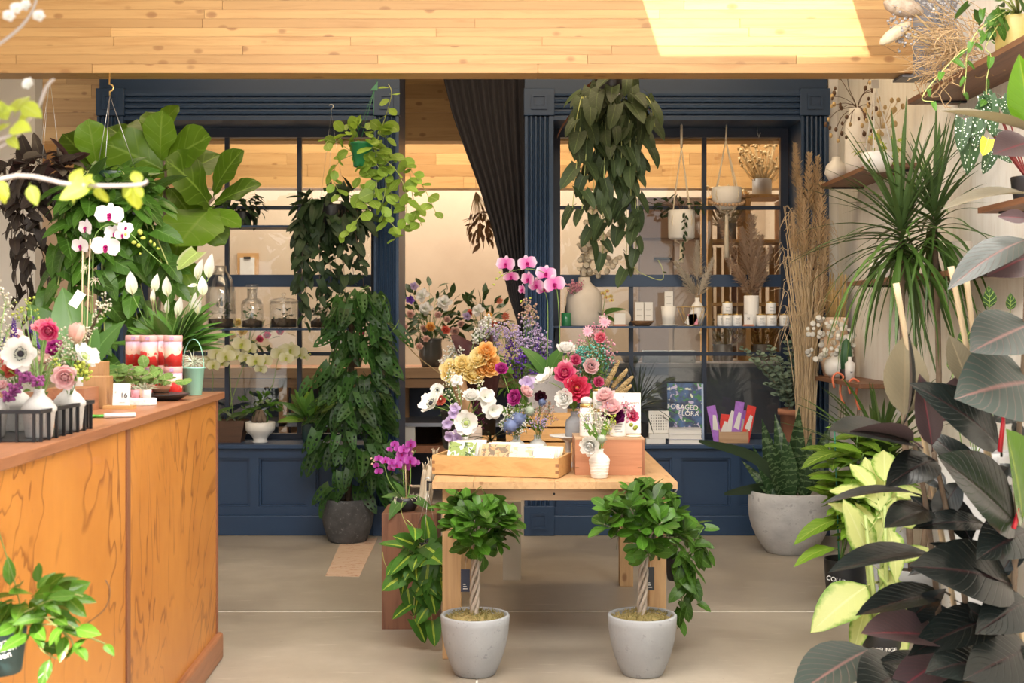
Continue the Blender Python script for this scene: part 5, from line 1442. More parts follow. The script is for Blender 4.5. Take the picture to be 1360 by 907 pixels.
    px_leaf(th, {'R': L_RUB, 'M': L_RUBM, 'G': L_RUBG, 'B': L_RUBB, 'N': L_NEW}[ls], (bx, by, RD), (tx, ty, RD + dd), nz, w)
M_RED = plain('red leaf sheath', (0.5, 0.015, 0.03), 0.35)
for pts in ([(1328, 600), (1332, 565), (1334, 538)], [(1346, 702), (1350, 690), (1353, 675)]):
    MB().tube([W(x, y, RD - .12) for x, y in pts], [.007, .006, .002], 6).build('leaf_sheath', M_RED, th)
# ---- dragon tree
TD = 6.0
c = Vector((X_(1215, TD), TD, 0))
th = thing('dragon_tree', 'tall dragon tree with two spiky crowns of narrow green blades', 'potted tree', c)
pot(th, c, round_pot_profile(0.17, 0.13, 0.3, 0.012, 0.2), M_CONC); soil(th, c, 0.15, 0.26)
for cx, cy, n, L0 in ((1197, 318, 105, 0.5), (1242, 300, 85, 0.46)):
    top = W(cx, cy - 30, TD); low = W(cx, cy + 25, TD)
    MB().tube(smooth_path([c + Vector(((cx - 1215) * .0008, 0, .26)), W(cx + 4, 560, TD), low, top], 4), [.016] * 5 + [.014] * 4 + [.012] * 4, 8).build('stem', M_BARK, th)
    for k in range(n):
        t = k / n
        el = -0.7 + 2.05 * t + U(-.15, .15)
        az = k * 2.39996
        d = Vector((math.cos(az) * math.cos(el), math.sin(az) * math.cos(el), math.sin(el)))
        p = low.lerp(top, t)
        i = 0 if el > 0.9 else 1 if el > 0.45 else 2 if el > 0.0 else 3
        d2 = Vector((math.cos(az) * max(.25, math.cos(el)), math.sin(az) * max(.25, math.cos(el)), max(-0.35, math.sin(el))))
        d2.normalize()
        mx = (2.06 - p.x) / (L0 * 1.15)
        if d2.x > mx: q = math.sqrt((1 - mx * mx) / max(.01, 1 - d2.x * d2.x)); d2 = Vector((mx, d2.y * q, d2.z * q))
        inst('leaf', L_DRAC[i], th, frame(p, d2, (-d.x * .3, -d.y * .3 , 1), L0 * U(.8, 1.15), U(.75, 1.05)))
# arching grassy plant below it
c = Vector((1.9, 6.6, 0))
th = thing('strap_leaf_plant', 'arching dark strap leaved plant standing beneath the dragon tree', 'potted plant', c)
pot(th, c, round_pot_profile(0.16, 0.12, 0.75, 0.012, 0.1), M_WEATHER); soil(th, c, 0.14, 0.7)
for k in range(60):
    az = k * 2.4; el = U(.25, 1.35)
    d = Vector((math.cos(az) * math.cos(el), math.sin(az) * math.cos(el), math.sin(el)))
    if d.x > .3: d.x *= .3
    inst('leaf', RND.choice(L_DRAC[1:3]), th, frame(c + Vector((d.x * .04, d.y * .04, .7)), d, (-d.x, -d.y, 1.2), U(.32, .6), 1.3))
# ---- dark strap plant in the right bay
c = Vector((X_(848, 8.78), 8.78, Z_SILL))
th = thing('spiky_plant', 'dark spiky strap leaved plant behind the small calendar on the display deck', 'potted plant', c)
pot(th, c, round_pot_profile(0.07, 0.055, 0.13, 0.005, 0.1), M_BLACK); soil(th, c, 0.062, 0.11)
MB().tube([c + Vector((0, 0, .1)), c + Vector((0, 0, .26))], .012, 6).build('stem', M_BARK, th)
for k in range(44):
    az = k * 2.4; el = -0.1 + 1.5 * k / 44
    d = Vector((math.cos(az) * math.cos(el), math.sin(az) * math.cos(el) * .35 - .1, max(.15, math.sin(el))))
    inst('leaf', L_DRACDK[0 if el > .9 else 1 if el > .4 else 2], th, frame(c + Vector((0, 0, .2 + .06 * k / 44)), d, (-d.x, -d.y, 1), U(.26, .36), 1.0))
# ---- silver eucalyptus in a terracotta pot at the right end of the deck
c = Vector((X_(1050, 8.45), 8.42, 0))
c = Vector((X_(1056, 8.82), 8.82, Z_SILL))
th = thing('silver_eucalyptus', 'silvery small leaved eucalyptus in a square shouldered terracotta pot', 'potted plant', c)
MB().lathe([(0.08, 0), (0.085, 0.004), (0.105, 0.185), (0.118, 0.186), (0.118, 0.225), (0.108, 0.226), (0.1, 0.19)], 28, c).build('pot', M_TERRA, th)
soil(th, c, 0.1, 0.2)
for tip in ((985, 462), (1000, 478), (1012, 490), (1022, 462), (1034, 476), (1045, 452), (1052, 470), (1040, 500), (1018, 510), (1056, 430), (1080, 412), (1030, 525), (1008, 468), (1060, 490), (1026, 490), (1044, 520)):
    e = W(tip[0], tip[1], 8.72 + U(-.1, .06)); s = c + Vector((U(-.04, 0), 0, .2))
    P = smooth_path([s, s.lerp(e, .5) + Vector((-.01, -.02, .05)), e], 7)
    MB().tube(P, 0.0022, 5).build('sprig', plain('silver twig', (.25, .22, .15), .7), th)
    for i in range(3, len(P)):
        for q in range(2 if len(P) < 99 else 1):
            a = i * 1.9 + q * PI; d = Vector((math.cos(a), math.sin(a) * .8 - .2, .35)); place_leaf(th, L_SILVER, P[i], d, (0, -.7, .7), U(.03, .045))
# ---- hoya in the left foreground, hung from the counter's edge
HD = 2.55
c = Vector((X_(0, HD), HD, Z_(893, HD)))
th = thing('hoya_plant', 'hoya in a dark green pot with white handwriting at the lower left corner', 'hanging plant', c)
M_TEAL = plain('dark teal plastic', (0.022, 0.055, 0.055), 0.4)
pot(th, c, round_pot_profile(0.052, 0.041, 0.095, 0.004, 0.05), M_TEAL); soil(th, c, 0.046, 0.082)
for x, y, s in ((9, 847, 'Hoya'), (12, 855, 'Krimson'), (10, 864, 'Queen')):
    text_at(s, 0.0185, Vector((X_(x, HD), HD - 0.049 , Z_(y, HD))), th, M_CHALK, rz=0.28, roll=0.2)
MB().tube([c + Vector((.05, 0, .093)), W(20, 775, HD), W(-2, 705, HD), Vector((-1.118, HD, 1.1))], 0.0013, 5).build('hanger_wire', M_STEM, th)
MB().tube([c + Vector((-.05, 0, .093)), Vector((-1.12, HD, 1.1))], 0.0013, 5).build('hanger_wire', M_STEM, th)
MB().tube([(-1.12, HD, 1.09), (-1.118, HD, 1.146), (-1.15, HD, 1.15)], 0.003, 6).build('hook', M_STEEL, th)
crown(th, W(45, 798, HD), (0.085, 0.06, 0.045), 44, L_HOYA, 0.066, 0.1, shell=.4)
for pts in ([(20, 830), (70, 820), (110, 842), (140, 855)], [(20, 820), (60, 800), (95, 790), (110, 792)], [(40, 835), (55, 862), (75, 875)], [(30, 830), (80, 830), (100, 845)], [(60, 820), (95, 850), (92, 872)]):
    vine(th, [W(x, y, HD - .08) for x, y in pts], L_HOYA, 0.058, 0.026, M_PALEVINE, 0.0018, droop=.2, taper=.1)
MB().tube(smooth_path([W(105, 835, HD - .07), W(138, 810, HD - .07), W(146, 785, HD - .07), W(140, 770, HD - .07)], 5), .001, 5).build('tendril', M_DARKVINE, th)
# ---- blossoming branch in the left foreground: its tall vase stands on the counter just outside the picture
BD = 1.75
c = Vector((-1.35, 1.62, CT))
th = thing('leafy_branches', 'pale leafing branches arching in from the left, out of focus', 'branches', c)
pot(th, c, round_pot_profile(0.07, 0.06, 0.26, 0.008, 0.2), M_WHITE, 'vase')
M_PALETWIG = plain('pale bark', (0.36, 0.31, 0.28), .7)
top = c + Vector((0, 0, .24))
for pts, r in (([(-150, 330), (0, 238), (100, 246), (180, 246), (196, 240)], .0042), ([(-120, 180), (0, 185), (45, 150), (62, 115), (72, 105)], .004), ([(-100, 120), (0, 58), (40, 20), (52, -20)], .003), ([(-100, 230), (-10, 200), (30, 175)], .003)):
    P = smooth_path([top] + [W(x, y, BD) for x, y in pts], 5)
    MB().tube(P, [r * (.95 - .45 * i / len(P)) for i in range(len(P))], 6).build('twig', M_PALETWIG, th)
for bx, by, tx, ty in ((120, 246, 78, 262), (128, 246, 90, 245), (102, 246, 85, 270), (178, 245, 172, 285), (180, 246, 190, 262), (185, 244, 176, 225), (95, 246, 108, 222), (40, 246, 48, 272), (0, 240, -2, 275), (0, 240, 8, 262), (20, 150, 32, 118), (30, 140, 50, 150), (10, 160, -8, 130), (14, 170, 38, 170), (10, 180, 22, 195), (0, 150, 16, 142), (-5, 175, 12, 160), (25, 160, 45, 148), (130, 247, 138, 275), (112, 246, 120, 232), (174, 246, 160, 262)):
    px_leaf(th, L_YOUNG, (bx, by, BD), (tx, ty, BD + U(-.03, .03)), (U(-.4, .4), -.85, .4), 1.1)
M_BLOSSOM = petalmat('white blossom', (.8, .8, .7), (.85, .84, .8))
for x, y in ((12, 22), (22, 12), (52, 22), (35, 8), (38, 112)):
    b = inst('blossom', head_mesh('anemone', M_BLOSSOM), th, aim(W(x, y, BD), (U(-.3, .3), -1, .3), .009))
# ================================================================ ON THE COUNTER
P_WHITE = petalmat('white petal', (0.8, 0.82, 0.68), (0.92, 0.91, 0.88))
P_PINK = petalmat('pale pink petal', (0.88, 0.66, 0.6), (0.9, 0.54, 0.56), edge=(0.92, 0.7, 0.7))
P_BLUSH = petalmat('blush petal', (0.78, 0.62, 0.42), (0.85, 0.55, 0.48), edge=(0.86, 0.66, 0.6))
P_HOT = petalmat('hot pink petal', (0.6, 0.03, 0.14), (0.72, 0.04, 0.2), edge=(0.8, 0.25, 0.36))
P_ROSE = petalmat('rose pink petal', (0.78, 0.28, 0.3), (0.8, 0.12, 0.22), edge=(0.86, 0.4, 0.45))
P_MAGENTA = petalmat('magenta petal', (0.4, 0.02, 0.2), (0.5, 0.025, 0.27), edge=(0.6, 0.1, 0.38))
P_CORAL = petalmat('coral petal', (0.75, 0.25, 0.12), (0.8, 0.2, 0.14))
P_RED = petalmat('crimson petal', (0.8, 0.35, 0.1), (0.62, 0.015, 0.06), edge=(0.7, 0.08, 0.16))
P_YELLOW = petalmat('butter yellow petal', (0.92, 0.64, 0.14), (0.96, 0.8, 0.36), edge=(0.97, 0.86, 0.5))
P_ORANGE = petalmat('apricot petal', (0.94, 0.42, 0.06), (0.95, 0.52, 0.12), edge=(0.96, 0.66, 0.3))
P_PURPLE = petalmat('violet petal', (0.16, 0.05, 0.42), (0.2, 0.08, 0.5), trans=.2)
P_LILAC = petalmat('lilac petal', (0.5, 0.38, 0.62), (0.6, 0.48, 0.72), trans=.25)
P_PLUM = petalmat('plum petal', (0.07, 0.008, 0.05), (0.14, 0.012, 0.09), trans=.15)
P_LILACPINK = petalmat('lilac blossom', (0.32, 0.06, 0.26), (0.45, 0.12, 0.36), trans=.15)
P_MAROON = petalmat('near black petal', (0.02, 0.006, 0.012), (0.05, 0.01, 0.02), trans=.05)
P_CREAMF = petalmat('cream floret', (0.75, 0.7, 0.5), (0.82, 0.79, 0.66), trans=.2)
P_PINKF = petalmat('pink floret', (0.75, 0.3, 0.4), (0.8, 0.42, 0.5), trans=.2)
P_BLUETHISTLE = petalmat('blue thistle', (0.1, 0.14, 0.24), (0.16, 0.2, 0.36), trans=0)
P_GREENTHISTLE = petalmat('grey green thistle', (0.3, 0.36, 0.26), (0.4, 0.45, 0.36), trans=0)
P_CHART = petalmat('chartreuse floret', (0.42, 0.5, 0.06), (0.55, 0.6, 0.12), trans=.2)
P_TURQ = petalmat('turquoise dyed floret', (0.1, 0.42, 0.36), (0.2, 0.55, 0.46), trans=.15)
P_ORCHW = petalmat('white orchid petal', (0.84, 0.78, 0.8), (0.87, 0.86, 0.87))
P_ORCHLIP = petalmat('magenta orchid lip', (0.4, 0.01, 0.16), (0.5, 0.02, 0.2))
P_ORCHP = petalmat('pink striped orchid petal', (0.7, 0.12, 0.42), (0.72, 0.3, 0.55), edge=(0.85, 0.68, 0.78))
P_ORCHV = petalmat('purple orchid petal', (0.45, 0.05, 0.4), (0.52, 0.08, 0.46), edge=(0.6, 0.2, 0.56))
P_ORCHY = petalmat('pale yellow orchid petal', (0.68, 0.66, 0.3), (0.8, 0.78, 0.52), edge=(0.84, 0.82, 0.62))
P_SPATHE = petalmat('white spathe', (0.7, 0.78, 0.5), (0.86, 0.86, 0.8))
M_STAMEN = plain('black stamen', (0.012, 0.01, 0.018), 0.6)
M_GREENEYE = plain('green eye', (0.3, 0.38, 0.1), 0.6)
L_SPATHE = leafset('spathe', P_SPATHE, 2, wf=w_ovate, ratio=0.5, droop=0.1, fold=0.35, pet=0)
CTOP = CT
M_SPECK = mottled('speckled stoneware', (0.5, 0.49, 0.47), (0.58, 0.57, 0.55), (0.36, 0.34, 0.32), 0.55, 6, 160, 0.05)
# black wire tray
M_TRAY = M_BLACK
tx0, tx1, ty0, ty1 = -1.62, -1.193, 3.24, 3.66
tr = thing('nursery_tray', 'black slotted plastic tray holding speckled bud vases on the counter', 'tray', ((tx0 + tx1) / 2, 3.45, CTOP))
zr = CTOP + 0.072
for lo, hi in (((tx0, ty0, zr), (tx1, ty0 + 0.012, zr + 0.010)), ((tx0, ty1 - 0.012, zr), (tx1, ty1, zr + 0.010)), ((tx0, ty0 + .012, zr), (tx0 + 0.012, ty1 - .012, zr + 0.010)), ((tx1 - 0.012, ty0 + .012, zr), (tx1, ty1 - .012, zr + 0.010))):
    MB().box(lo, hi).build('rim', M_TRAY, tr)
MB().box((tx0 + .012, ty0 + .012, CTOP), (tx1 - .012, ty1 - .012, CTOP + 0.004)).build('base', M_TRAY, tr)
for k in range(10):
    x = tx0 + 0.014 + (tx1 - tx0 - 0.036) * k / 9
    for y in (ty0 + .001, ty1 - .009): MB().box((x, y, CTOP), (x + 0.006, y + .008, zr)).build('slot_bar', M_TRAY, tr)
for k in range(8):
    y = ty0 + 0.014 + (ty1 - ty0 - 0.036) * k / 7
    for x in (tx0 + .001, tx1 - .009): MB().box((x, y, CTOP), (x + .008, y + 0.006, zr)).build('slot_bar', M_TRAY, tr)
VASES = {}
VP = [(0.0, 0), (0.03, 0), (0.034, 0.004), (0.041, 0.066), (0.045, 0.07), (0.0445, 0.078), (0.03, 0.098), (0.017, 0.109), (0.0135, 0.118), (0.0145, 0.126), (0.012, 0.125), (0.010, 0.11)]
vz = CTOP + 0.004
v0 = None
for i, (x, d, lab) in enumerate(((52, 3.34, 'speckled bud vase at the near corner of the black tray, under a hot pink ranunculus'), (92, 3.56, 'speckled bud vase at the far aisle corner of the black tray'), (22, 3.53, 'speckled bud vase behind purple lilac in the black tray'), (-12, 3.34, 'speckled bud vase cut by the picture edge in the black tray'))):
    p = Vector((X_(x, d), d, vz))
    if i == 0:
        v0 = thing('bud_vase', lab, 'vase', p, 'speckled bud vases in the black tray')
        MB().lathe(VP, 28, p).build('body', M_SPECK, v0)
    else: dup(v0, p - WL[v0.name], lab, 'speckled bud vases in the black tray')
    VASES[i] = p + Vector((0, 0, 0.122))
G1 = 'cut flowers in the tray vases'
def cf(kind, mt, vi, x, y, rpx, label, d=3.4, face=None, centre=None, **kw):
    return flower(kind, mt, VASES[vi], W(x, y, d), rpx * 1.2 * d / F, label, G1, face, centre, **kw)
cf('ranunculus', P_ROSE, 0, 58, 433, 17, 'deep pink ranunculus highest above the counter tray', 3.38, (0, -.4, 1))
cf('ranunculus', P_HOT, 0, 64, 440, 14, 'hot pink ranunculus seen from below just under the deep pink one', 3.32, (0.1, -.9, -.1))
cf('anemone', P_WHITE, 0, 28, 470, 21, 'white anemone with black eye facing out of the counter tray', 3.28, (.05, -1, .1), M_STAMEN)
cf('tulip', P_BLUSH, 1, 101, 445, 14, 'blush pink tulip standing at the right of the tray flowers', 3.48, (.15, -.2, 1))
cf('anemone', P_WHITE, 1, 112, 475, 17, 'white anemone turned sideways beside the oak block', 3.45, (.6, -.3, .5), M_GREENEYE)
cf('ranunculus', P_PINK, 1, 86, 501, 17, 'large pale pink ranunculus nodding low over the tray rim', 3.36, (.3, -1, -.1))
cf('ranunculus', P_MAGENTA, 1, 72, 462, 14, 'magenta ranunculus half hidden behind the stems', 3.5)
cf('ranunculus', P_BLUSH, 0, 60, 478, 12, 'small blush ranunculus in the shade of the magenta one', 3.46)
cf('tulip', P_PINK, 2, 24, 447, 11, 'pink tulip lying sideways behind the violet spikes', 3.55, (-.7, -.4, .5))
cf('ranunculus', P_CORAL, 2, 13, 491, 12, 'coral ranunculus under the white anemone of the tray', 3.38)
cf('ranunculus', P_PINK, 3, 0, 512, 11, 'pale pink ranunculus cut by the left picture edge', 3.4)
cf('ranunculus', P_ROSE, 3, -3, 482, 9, 'rose ranunculus bud at the left picture edge', 3.38)
for vi, x, y, s in ((2, 12, 465, 1.0), (2, 18, 440, 1.0), (3, -2, 455, 1.0), (0, 42, 432, .8), (0, 48, 450, .8)):
    d = 3.5; h = W(x, y, d); m = VASES[vi]
    o = MB().tube(smooth_path([m - Vector((0, 0, .04)), m, h + Vector((0, 0, -.02))], 4), .0018, 5).build('larkspur', M_STEM, None, m)
    tag(o, 'violet larkspur spike among the pink tray flowers', 'flower', 'violet larkspur in the tray')
    inst('floret_spike', head_mesh('spike', P_PURPLE), o, aim(h - Vector((0, 0, .012)), (U(-.2, .2), -.2, 1), .0165 * s))
for vi, x, y in ((2, 33, 500), (2, 20, 515), (2, 28, 488), (0, 50, 505), (2, 12, 525)):
    d = 3.33; h = W(x, y, d); m = VASES[vi]
    o = MB().tube(smooth_path([m - Vector((0, 0, .03)), m, h], 4), .0016, 5).build('lilac', M_STEM, None, m)
    tag(o, 'purple pink lilac cluster hanging over the speckled vases', 'flower', 'lilac clusters in the tray')
    inst('floret_cluster', head_mesh('berry', P_LILACPINK), o, aim(h, (0, -.5, .5), .021))
spray(VASES[1], [W(108, 458, 3.5), W(118, 440, 3.55), W(126, 425, 3.55), (W(134, 410, 3.55)), W(140, 402, 3.55), W(104, 468, 3.5), W(84, 478, 3.5)], P_CREAMF, .0034, 'white blossom branch arching right over the oak block', None, n=24, spread=.02, name='blossom_branch', stem=M_BROWNSTEM)
spray(VASES[3], [W(0, 420, 3.6), W(8, 400, 3.6), W(-5, 380, 3.6), W(15, 432, 3.5), W(4, 445, 3.5), W(10, 462, 3.4)], P_CREAMF, .0038, 'white stock sprigs at the left picture edge above the tray', None, n=26, spread=.024, name='stock_flowers')
spray(VASES[0], [W(30, 410, 3.5), W(40, 405, 3.5), W(24, 420, 3.5), W(45, 420, 3.5)], P_CHART, .004, 'yellow green buds rising behind the tray flowers', None, n=12, spread=.02, name='bud_sprig')
spray(VASES[1], [W(108, 490, 3.4), W(100, 497, 3.38), W(114, 497, 3.4), W(76, 490, 3.4)], P_CHART, .005, 'chartreuse filler florets beside the pale pink ranunculus', None, n=22, spread=.018, name='filler_flowers')
spray(VASES[0], [W(x, y, 3.45) for x, y in ((70, 480), (80, 465), (92, 470), (50, 485), (40, 500), (66, 500), (88, 455))], P_CREAMF, .0036, 'white waxflower sprigs between the hot pink and blush blooms of the tray', None, n=26, spread=.026)
spray(VASES[2], [W(x, y, 3.45) for x, y in ((5, 470), (18, 480), (0, 500), (10, 505), (28, 460), (-6, 475))], P_CREAMF, .0034, 'white waxflower sprigs behind the white anemone of the tray', None, n=26, spread=.026)
for vi, x, y, tx, ty in ((1, 95, 510, 75, 490), (1, 92, 500, 120, 490), (0, 52, 500, 68, 478), (0, 50, 510, 30, 490), (2, 22, 500, 8, 480), (2, 22, 490, 40, 470), (1, 90, 470, 100, 450), (0, 50, 470, 40, 445), (2, 15, 450, 0, 430), (0, 62, 525, 58, 510), (0, 45, 490, 30, 500), (1, 95, 500, 108, 510), (2, 30, 520, 45, 510), (0, 60, 500, 46, 485), (1, 90, 480, 80, 465), (3, 5, 500, -5, 480), (2, 20, 480, 5, 470)):
    place_leaf(None, L_SMALL, W(x, y, 3.38), W(tx, ty, 3.33) - W(x, y, 3.38), (0, -.7, .7), .035).name = 'fallen_leaf'
for o in list(COL.objects):
    if o.name.startswith('fallen_leaf'): tag(o, 'fresh green leaf on the flower stems above the black tray', 'leaf', 'loose leaves in the tray bouquet')
# oak blocks, day calendar, soap dish, snips
bd = 4.47
tag(MB().box((X_(110, bd), bd, CTOP), (X_(141, bd), bd + .08, Z_(500, bd))).build('oak_block', M_OAKZ, None, W(125, 543, bd), bevel=.002), 'upright oak block with square sides on the counter', 'block')
tag(MB().box((X_(121, 4.6), 4.57, CTOP), (X_(141, 4.6), 4.64, Z_(480, 4.6))).build('oak_block', M_OAKZ, None, W(131, 540, 4.6), bevel=.002), 'taller slim oak block standing behind the square one', 'block')
tag(MB().box((X_(60, 4.3), 4.3, CTOP), (X_(112, 4.3), 4.45, Z_(516, 4.3))).build('wooden_box', M_REDWOOD, None, W(86, 545, 4.3)), 'red brown wooden box behind the black tray', 'box')
cdp = 4.47
tb = tag(MB().box((X_(139, cdp), cdp - .02, CTOP), (X_(178, cdp), cdp + .03, CTOP + .012)).build('calendar_stand', M_OAK, None, W(158, 543, cdp)), 'small wooden stand under the white 16 calendar', 'stand')
cal = thing('day_calendar', 'white tear-off day calendar showing 16 on a wooden stand', 'calendar', (X_(161, cdp), cdp, CTOP + .012))
MB().cbox((X_(161, cdp), cdp, CTOP + .012), (.057, .014, .077), rx=.12).build('pages', M_PAPER, cal)
text_at('16', .025, Vector((X_(165, cdp), cdp - .0035, Z_(525, cdp))), cal, M_INK, rx=.12)
text_at('T', .008, Vector((X_(154, cdp), cdp - .002, Z_(521, cdp))), cal, plain('red print', (.5, .08, .08), .7), rx=.12)
for k, wd in enumerate((.02, .014)): text_at('—' * 2, wd * .5, Vector((X_(163, cdp), cdp - .006, Z_(534 + 2 * k, cdp))), cal, M_GREYLID, rx=.12)
sd = 4.66
dish = thing('stone_dish', 'white oval stone dish with little cups of air plants', 'dish', (X_(176, sd), sd, CTOP))
m = MB(); N = 28
pts = [(X_(176, sd) + .088 * math.cos(2 * PI * k / N), sd + .05 * math.sin(2 * PI * k / N)) for k in range(N)]
m.extrude(pts, CTOP, CTOP + .026, 'z'); m.build('slab', mottled('white terrazzo', (.7, .7, .68), (.78, .78, .76), (.45, .45, .44), .5, 10, 120, .02), dish, bevel=.004)
for x, mt, lab in ((180, plain('pink printed cup', (.72, .3, .35), .5, scale=50, var=.4), 'tiny pink cup with an air plant on the stone dish'), (188, plain('peach cup', (.78, .5, .36), .5, scale=40), 'tiny peach cup with an air plant on the stone dish'), (195, plain('white red cup', (.8, .7, .7), .5, scale=60, var=.3), 'tiny white and red cup with an air plant on the stone dish')):
    cc = Vector((X_(x, 4.65), 4.65 + (.012 if x == 188 else 0), CTOP + .026))
    th = thing('tiny_cup', lab, 'cup', cc, 'air plant cups on the dish')
    MB().lathe([(0, 0), (.015, 0), (.017, .03), (.0155, .031), (.0145, .004)], 18, cc).build('cup_body', mt, th)
    mb = MB()
    for k in range(18):
        u = rv(); u.z = abs(u.z) + .4; u.normalize()
        mb.tube([cc + Vector((0, 0, .02)), cc + Vector((0, 0, .025)) + u * .02, cc + Vector((0, 0, .02)) + u * .045 + Vector((u.x * .01, u.y * .01, -.004))], [.0022, .0016, .0004], 3, cap=False)
    stuff(mb.build('air_plant', plain('air plant', (.5, .34, .24) if x > 183 else (.4, .42, .3), .7, var=.3), th))
# green handled snips and a white marker
sn = thing('floral_snips', 'green handled floral snips lying before the oak block', 'scissors', (X_(128, 4.05), 4.05, CTOP))
for dx in (-.028, .0):
    P = [(X_(132, 4.05) + dx + .017 * math.cos(q), 4.06 + .016 * math.sin(q), CTOP + .005) for q in [i * PI / 5 for i in range(11)]]
    MB().tube(P, .0042, 7).build('loop_handle', plain('leaf green plastic', (.06, .3, .03), .35), sn)
for s in (-1, 1): MB().tube([(X_(128, 4.05) - .01, 4.055, CTOP + .004), (X_(112, 4.05) , 4.03 + s * .008, CTOP + .003)], [.003, .001], 6).build('blade', M_STEEL, sn)
tag(MB().tube([(X_(137, 4.02), 4.03, CTOP + .008), (X_(172, 4.02), 4.08, CTOP + .008)], .008, 12).build('marker_pen', M_WHITE, None, W(155, 553, 4.05)), 'white marker pen lying beside the green snips', 'pen')
# black plate with begonias in terracotta pots
pd = 4.95
pc = Vector((X_(223, pd) - .02, pd, CTOP))
tag(MB().lathe([(0, 0), (.06, 0), (.066, .003), (.1, .022), (.102, .026), (.097, .025), (.064, .007), (0, .006)], 36, pc).build('black_plate', M_BLACK, None, pc), 'wide black plate under small potted begonias', 'plate')
G_STRAWB = leafmat('scalloped begonia leaf', (.15, .27, .06), (.4, .45, .2), back=(.3, .12, .12), rough=.5, trans=.25, ribs=3, rib_str=.5)
L_STRAWB = leafset('scalloped', G_STRAWB, 3, wf=w_round, ratio=1.0, nu=6, nv=3, droop=.15, fold=-.12, lobe=.15, wave=.03, pet=.7)
for x, d, r, n, lab, up in ((219, 4.94, .034, 13, 'terracotta pot of scalloped begonia at the front of the black plate', .03), (190, 5.05, .036, 22, 'bushy scalloped begonia pot behind the stone dish', .03), (162, 4.95, .04, 20, 'pale leaved little begonia behind the 16 calendar', .04)):
    z = CTOP + (.022 if x > 200 else 0)
    cc = Vector((X_(x, d), d, z + .0))
    if x == 219: cc = Vector((pc.x - .005, pc.y - .005, CTOP + .007))
    th = thing('potted_begonia', lab, 'potted plant', cc, 'little begonias on the counter')
    MB().lathe([(0, 0), (r * .72, 0), (r * .9, .034), (r * 1.02, .035), (r * 1.02, .048), (r * .92, .049), (r * .85, .03)], 24, cc).build('pot', M_TERRA, th)
    soil(th, cc, r * .88, .042)
    for k in range(n):
        a = k * 2.4; el = U(.2, 1.3); L = U(.05, .11 if x < 200 else .085)
        dr = Vector((math.cos(a) * math.cos(el), math.sin(a) * math.cos(el) * .8 - .1, math.sin(el))); p = cc + Vector((0, 0, .045)) + dr * L
        MB().tube([cc + Vector((0, 0, .042)), p - dr * L * .4 + Vector((0, 0, .008)), p], .0011, 4).build('leaf_stalk', M_PALEVINE, th)
        place_leaf(th, L_STRAWB, p, Vector((dr.x, dr.y - .3, U(-.5, .2))), (dr.x * .4, -.55, .8), U(.03, .046))
# printed tins
def tin_mat():
    t = NT('printed tin')
    tc = t.n('ShaderNodeTexCoord').outputs['UV']
    sp = t.n('ShaderNodeSeparateXYZ'); t.l(tc, sp.inputs[0])
    v = sp.outputs[1]
    base = t.ramp(v, [(.05, (.72, .3, .22)), (.5, (.8, .55, .4)), (.72, (.8, .42, .36)), (.95, (.62, .42, .55))])
    obv = t.coord((1, 1, .8))
    n = t.noise(obv, 34, 2, .4)
    hill = t.math('SUBTRACT', t.math('ADD', t.math('MULTIPLY', n, .9), .05), v)
    base = t.mix(t.ramp(hill, [(.0, 0.0), (.03, 1.0)]), base, (.66, .035, .03))
    n2 = t.noise(obv, 90, 2, .4)
    base = t.mix(t.ramp(n2, [(.66, 0.0), (.7, .8)]), base, (.3, .16, .14))
    t.base(base); t.b.inputs['Roughness'].default_value = .35
    return t.mat
M_TIN = tin_mat()
M_TINLID = plain('pink tin lid', (.74, .38, .36), .35)
tH = .124
t0 = None
G = 'printed tins stacked by the mint basket'
spots = [(179, 5.2, 1, 'left top tin of the pink and red stacked tins'), (198, 5.13, 1, 'middle top tin, foremost of the pink and red stacked tins'), (210, 5.26, 1, 'top tin half hidden behind the middle one of the stacked tins'), (230, 5.13, 1, 'right top tin next to the mint green basket'),
         (179, 5.2, 0, 'lower left tin behind the begonia leaves'), (198, 5.13, 0, 'lower middle tin under the foremost tin'), (210, 5.26, 0, 'lower hidden tin at the back of the stacked tins'), (230, 5.13, 0, 'lower right tin with purple print beside the mint basket')]
for x, d, lv, lab in spots:
    p = Vector((X_(x, d), d, CTOP + lv * (tH + .0005)))
    if t0 is None:
        t0 = thing('printed_tin', lab, 'tin', p, G)
        MB().lathe([(.036, 0), (.036, tH * .8)], 30, p).build('printed_body', M_TIN, t0)
        MB().lathe([(.0365, tH * .8), (.037, tH * .805), (.037, tH * .985), (.0355, tH), (.034, tH * .99), (0, tH * .985)], 30, p).build('lid', M_TINLID, t0)
        MB().box((p.x - .004, p.y - .0385, p.z + tH * .84), (p.x + .012, p.y - .036, p.z + tH * .95)).build('printed_label', plain('mauve label', (.5, .32, .5), .5, scale=120, var=.5), t0)
    else: dup(t0, p - WL[t0.name], lab, G)
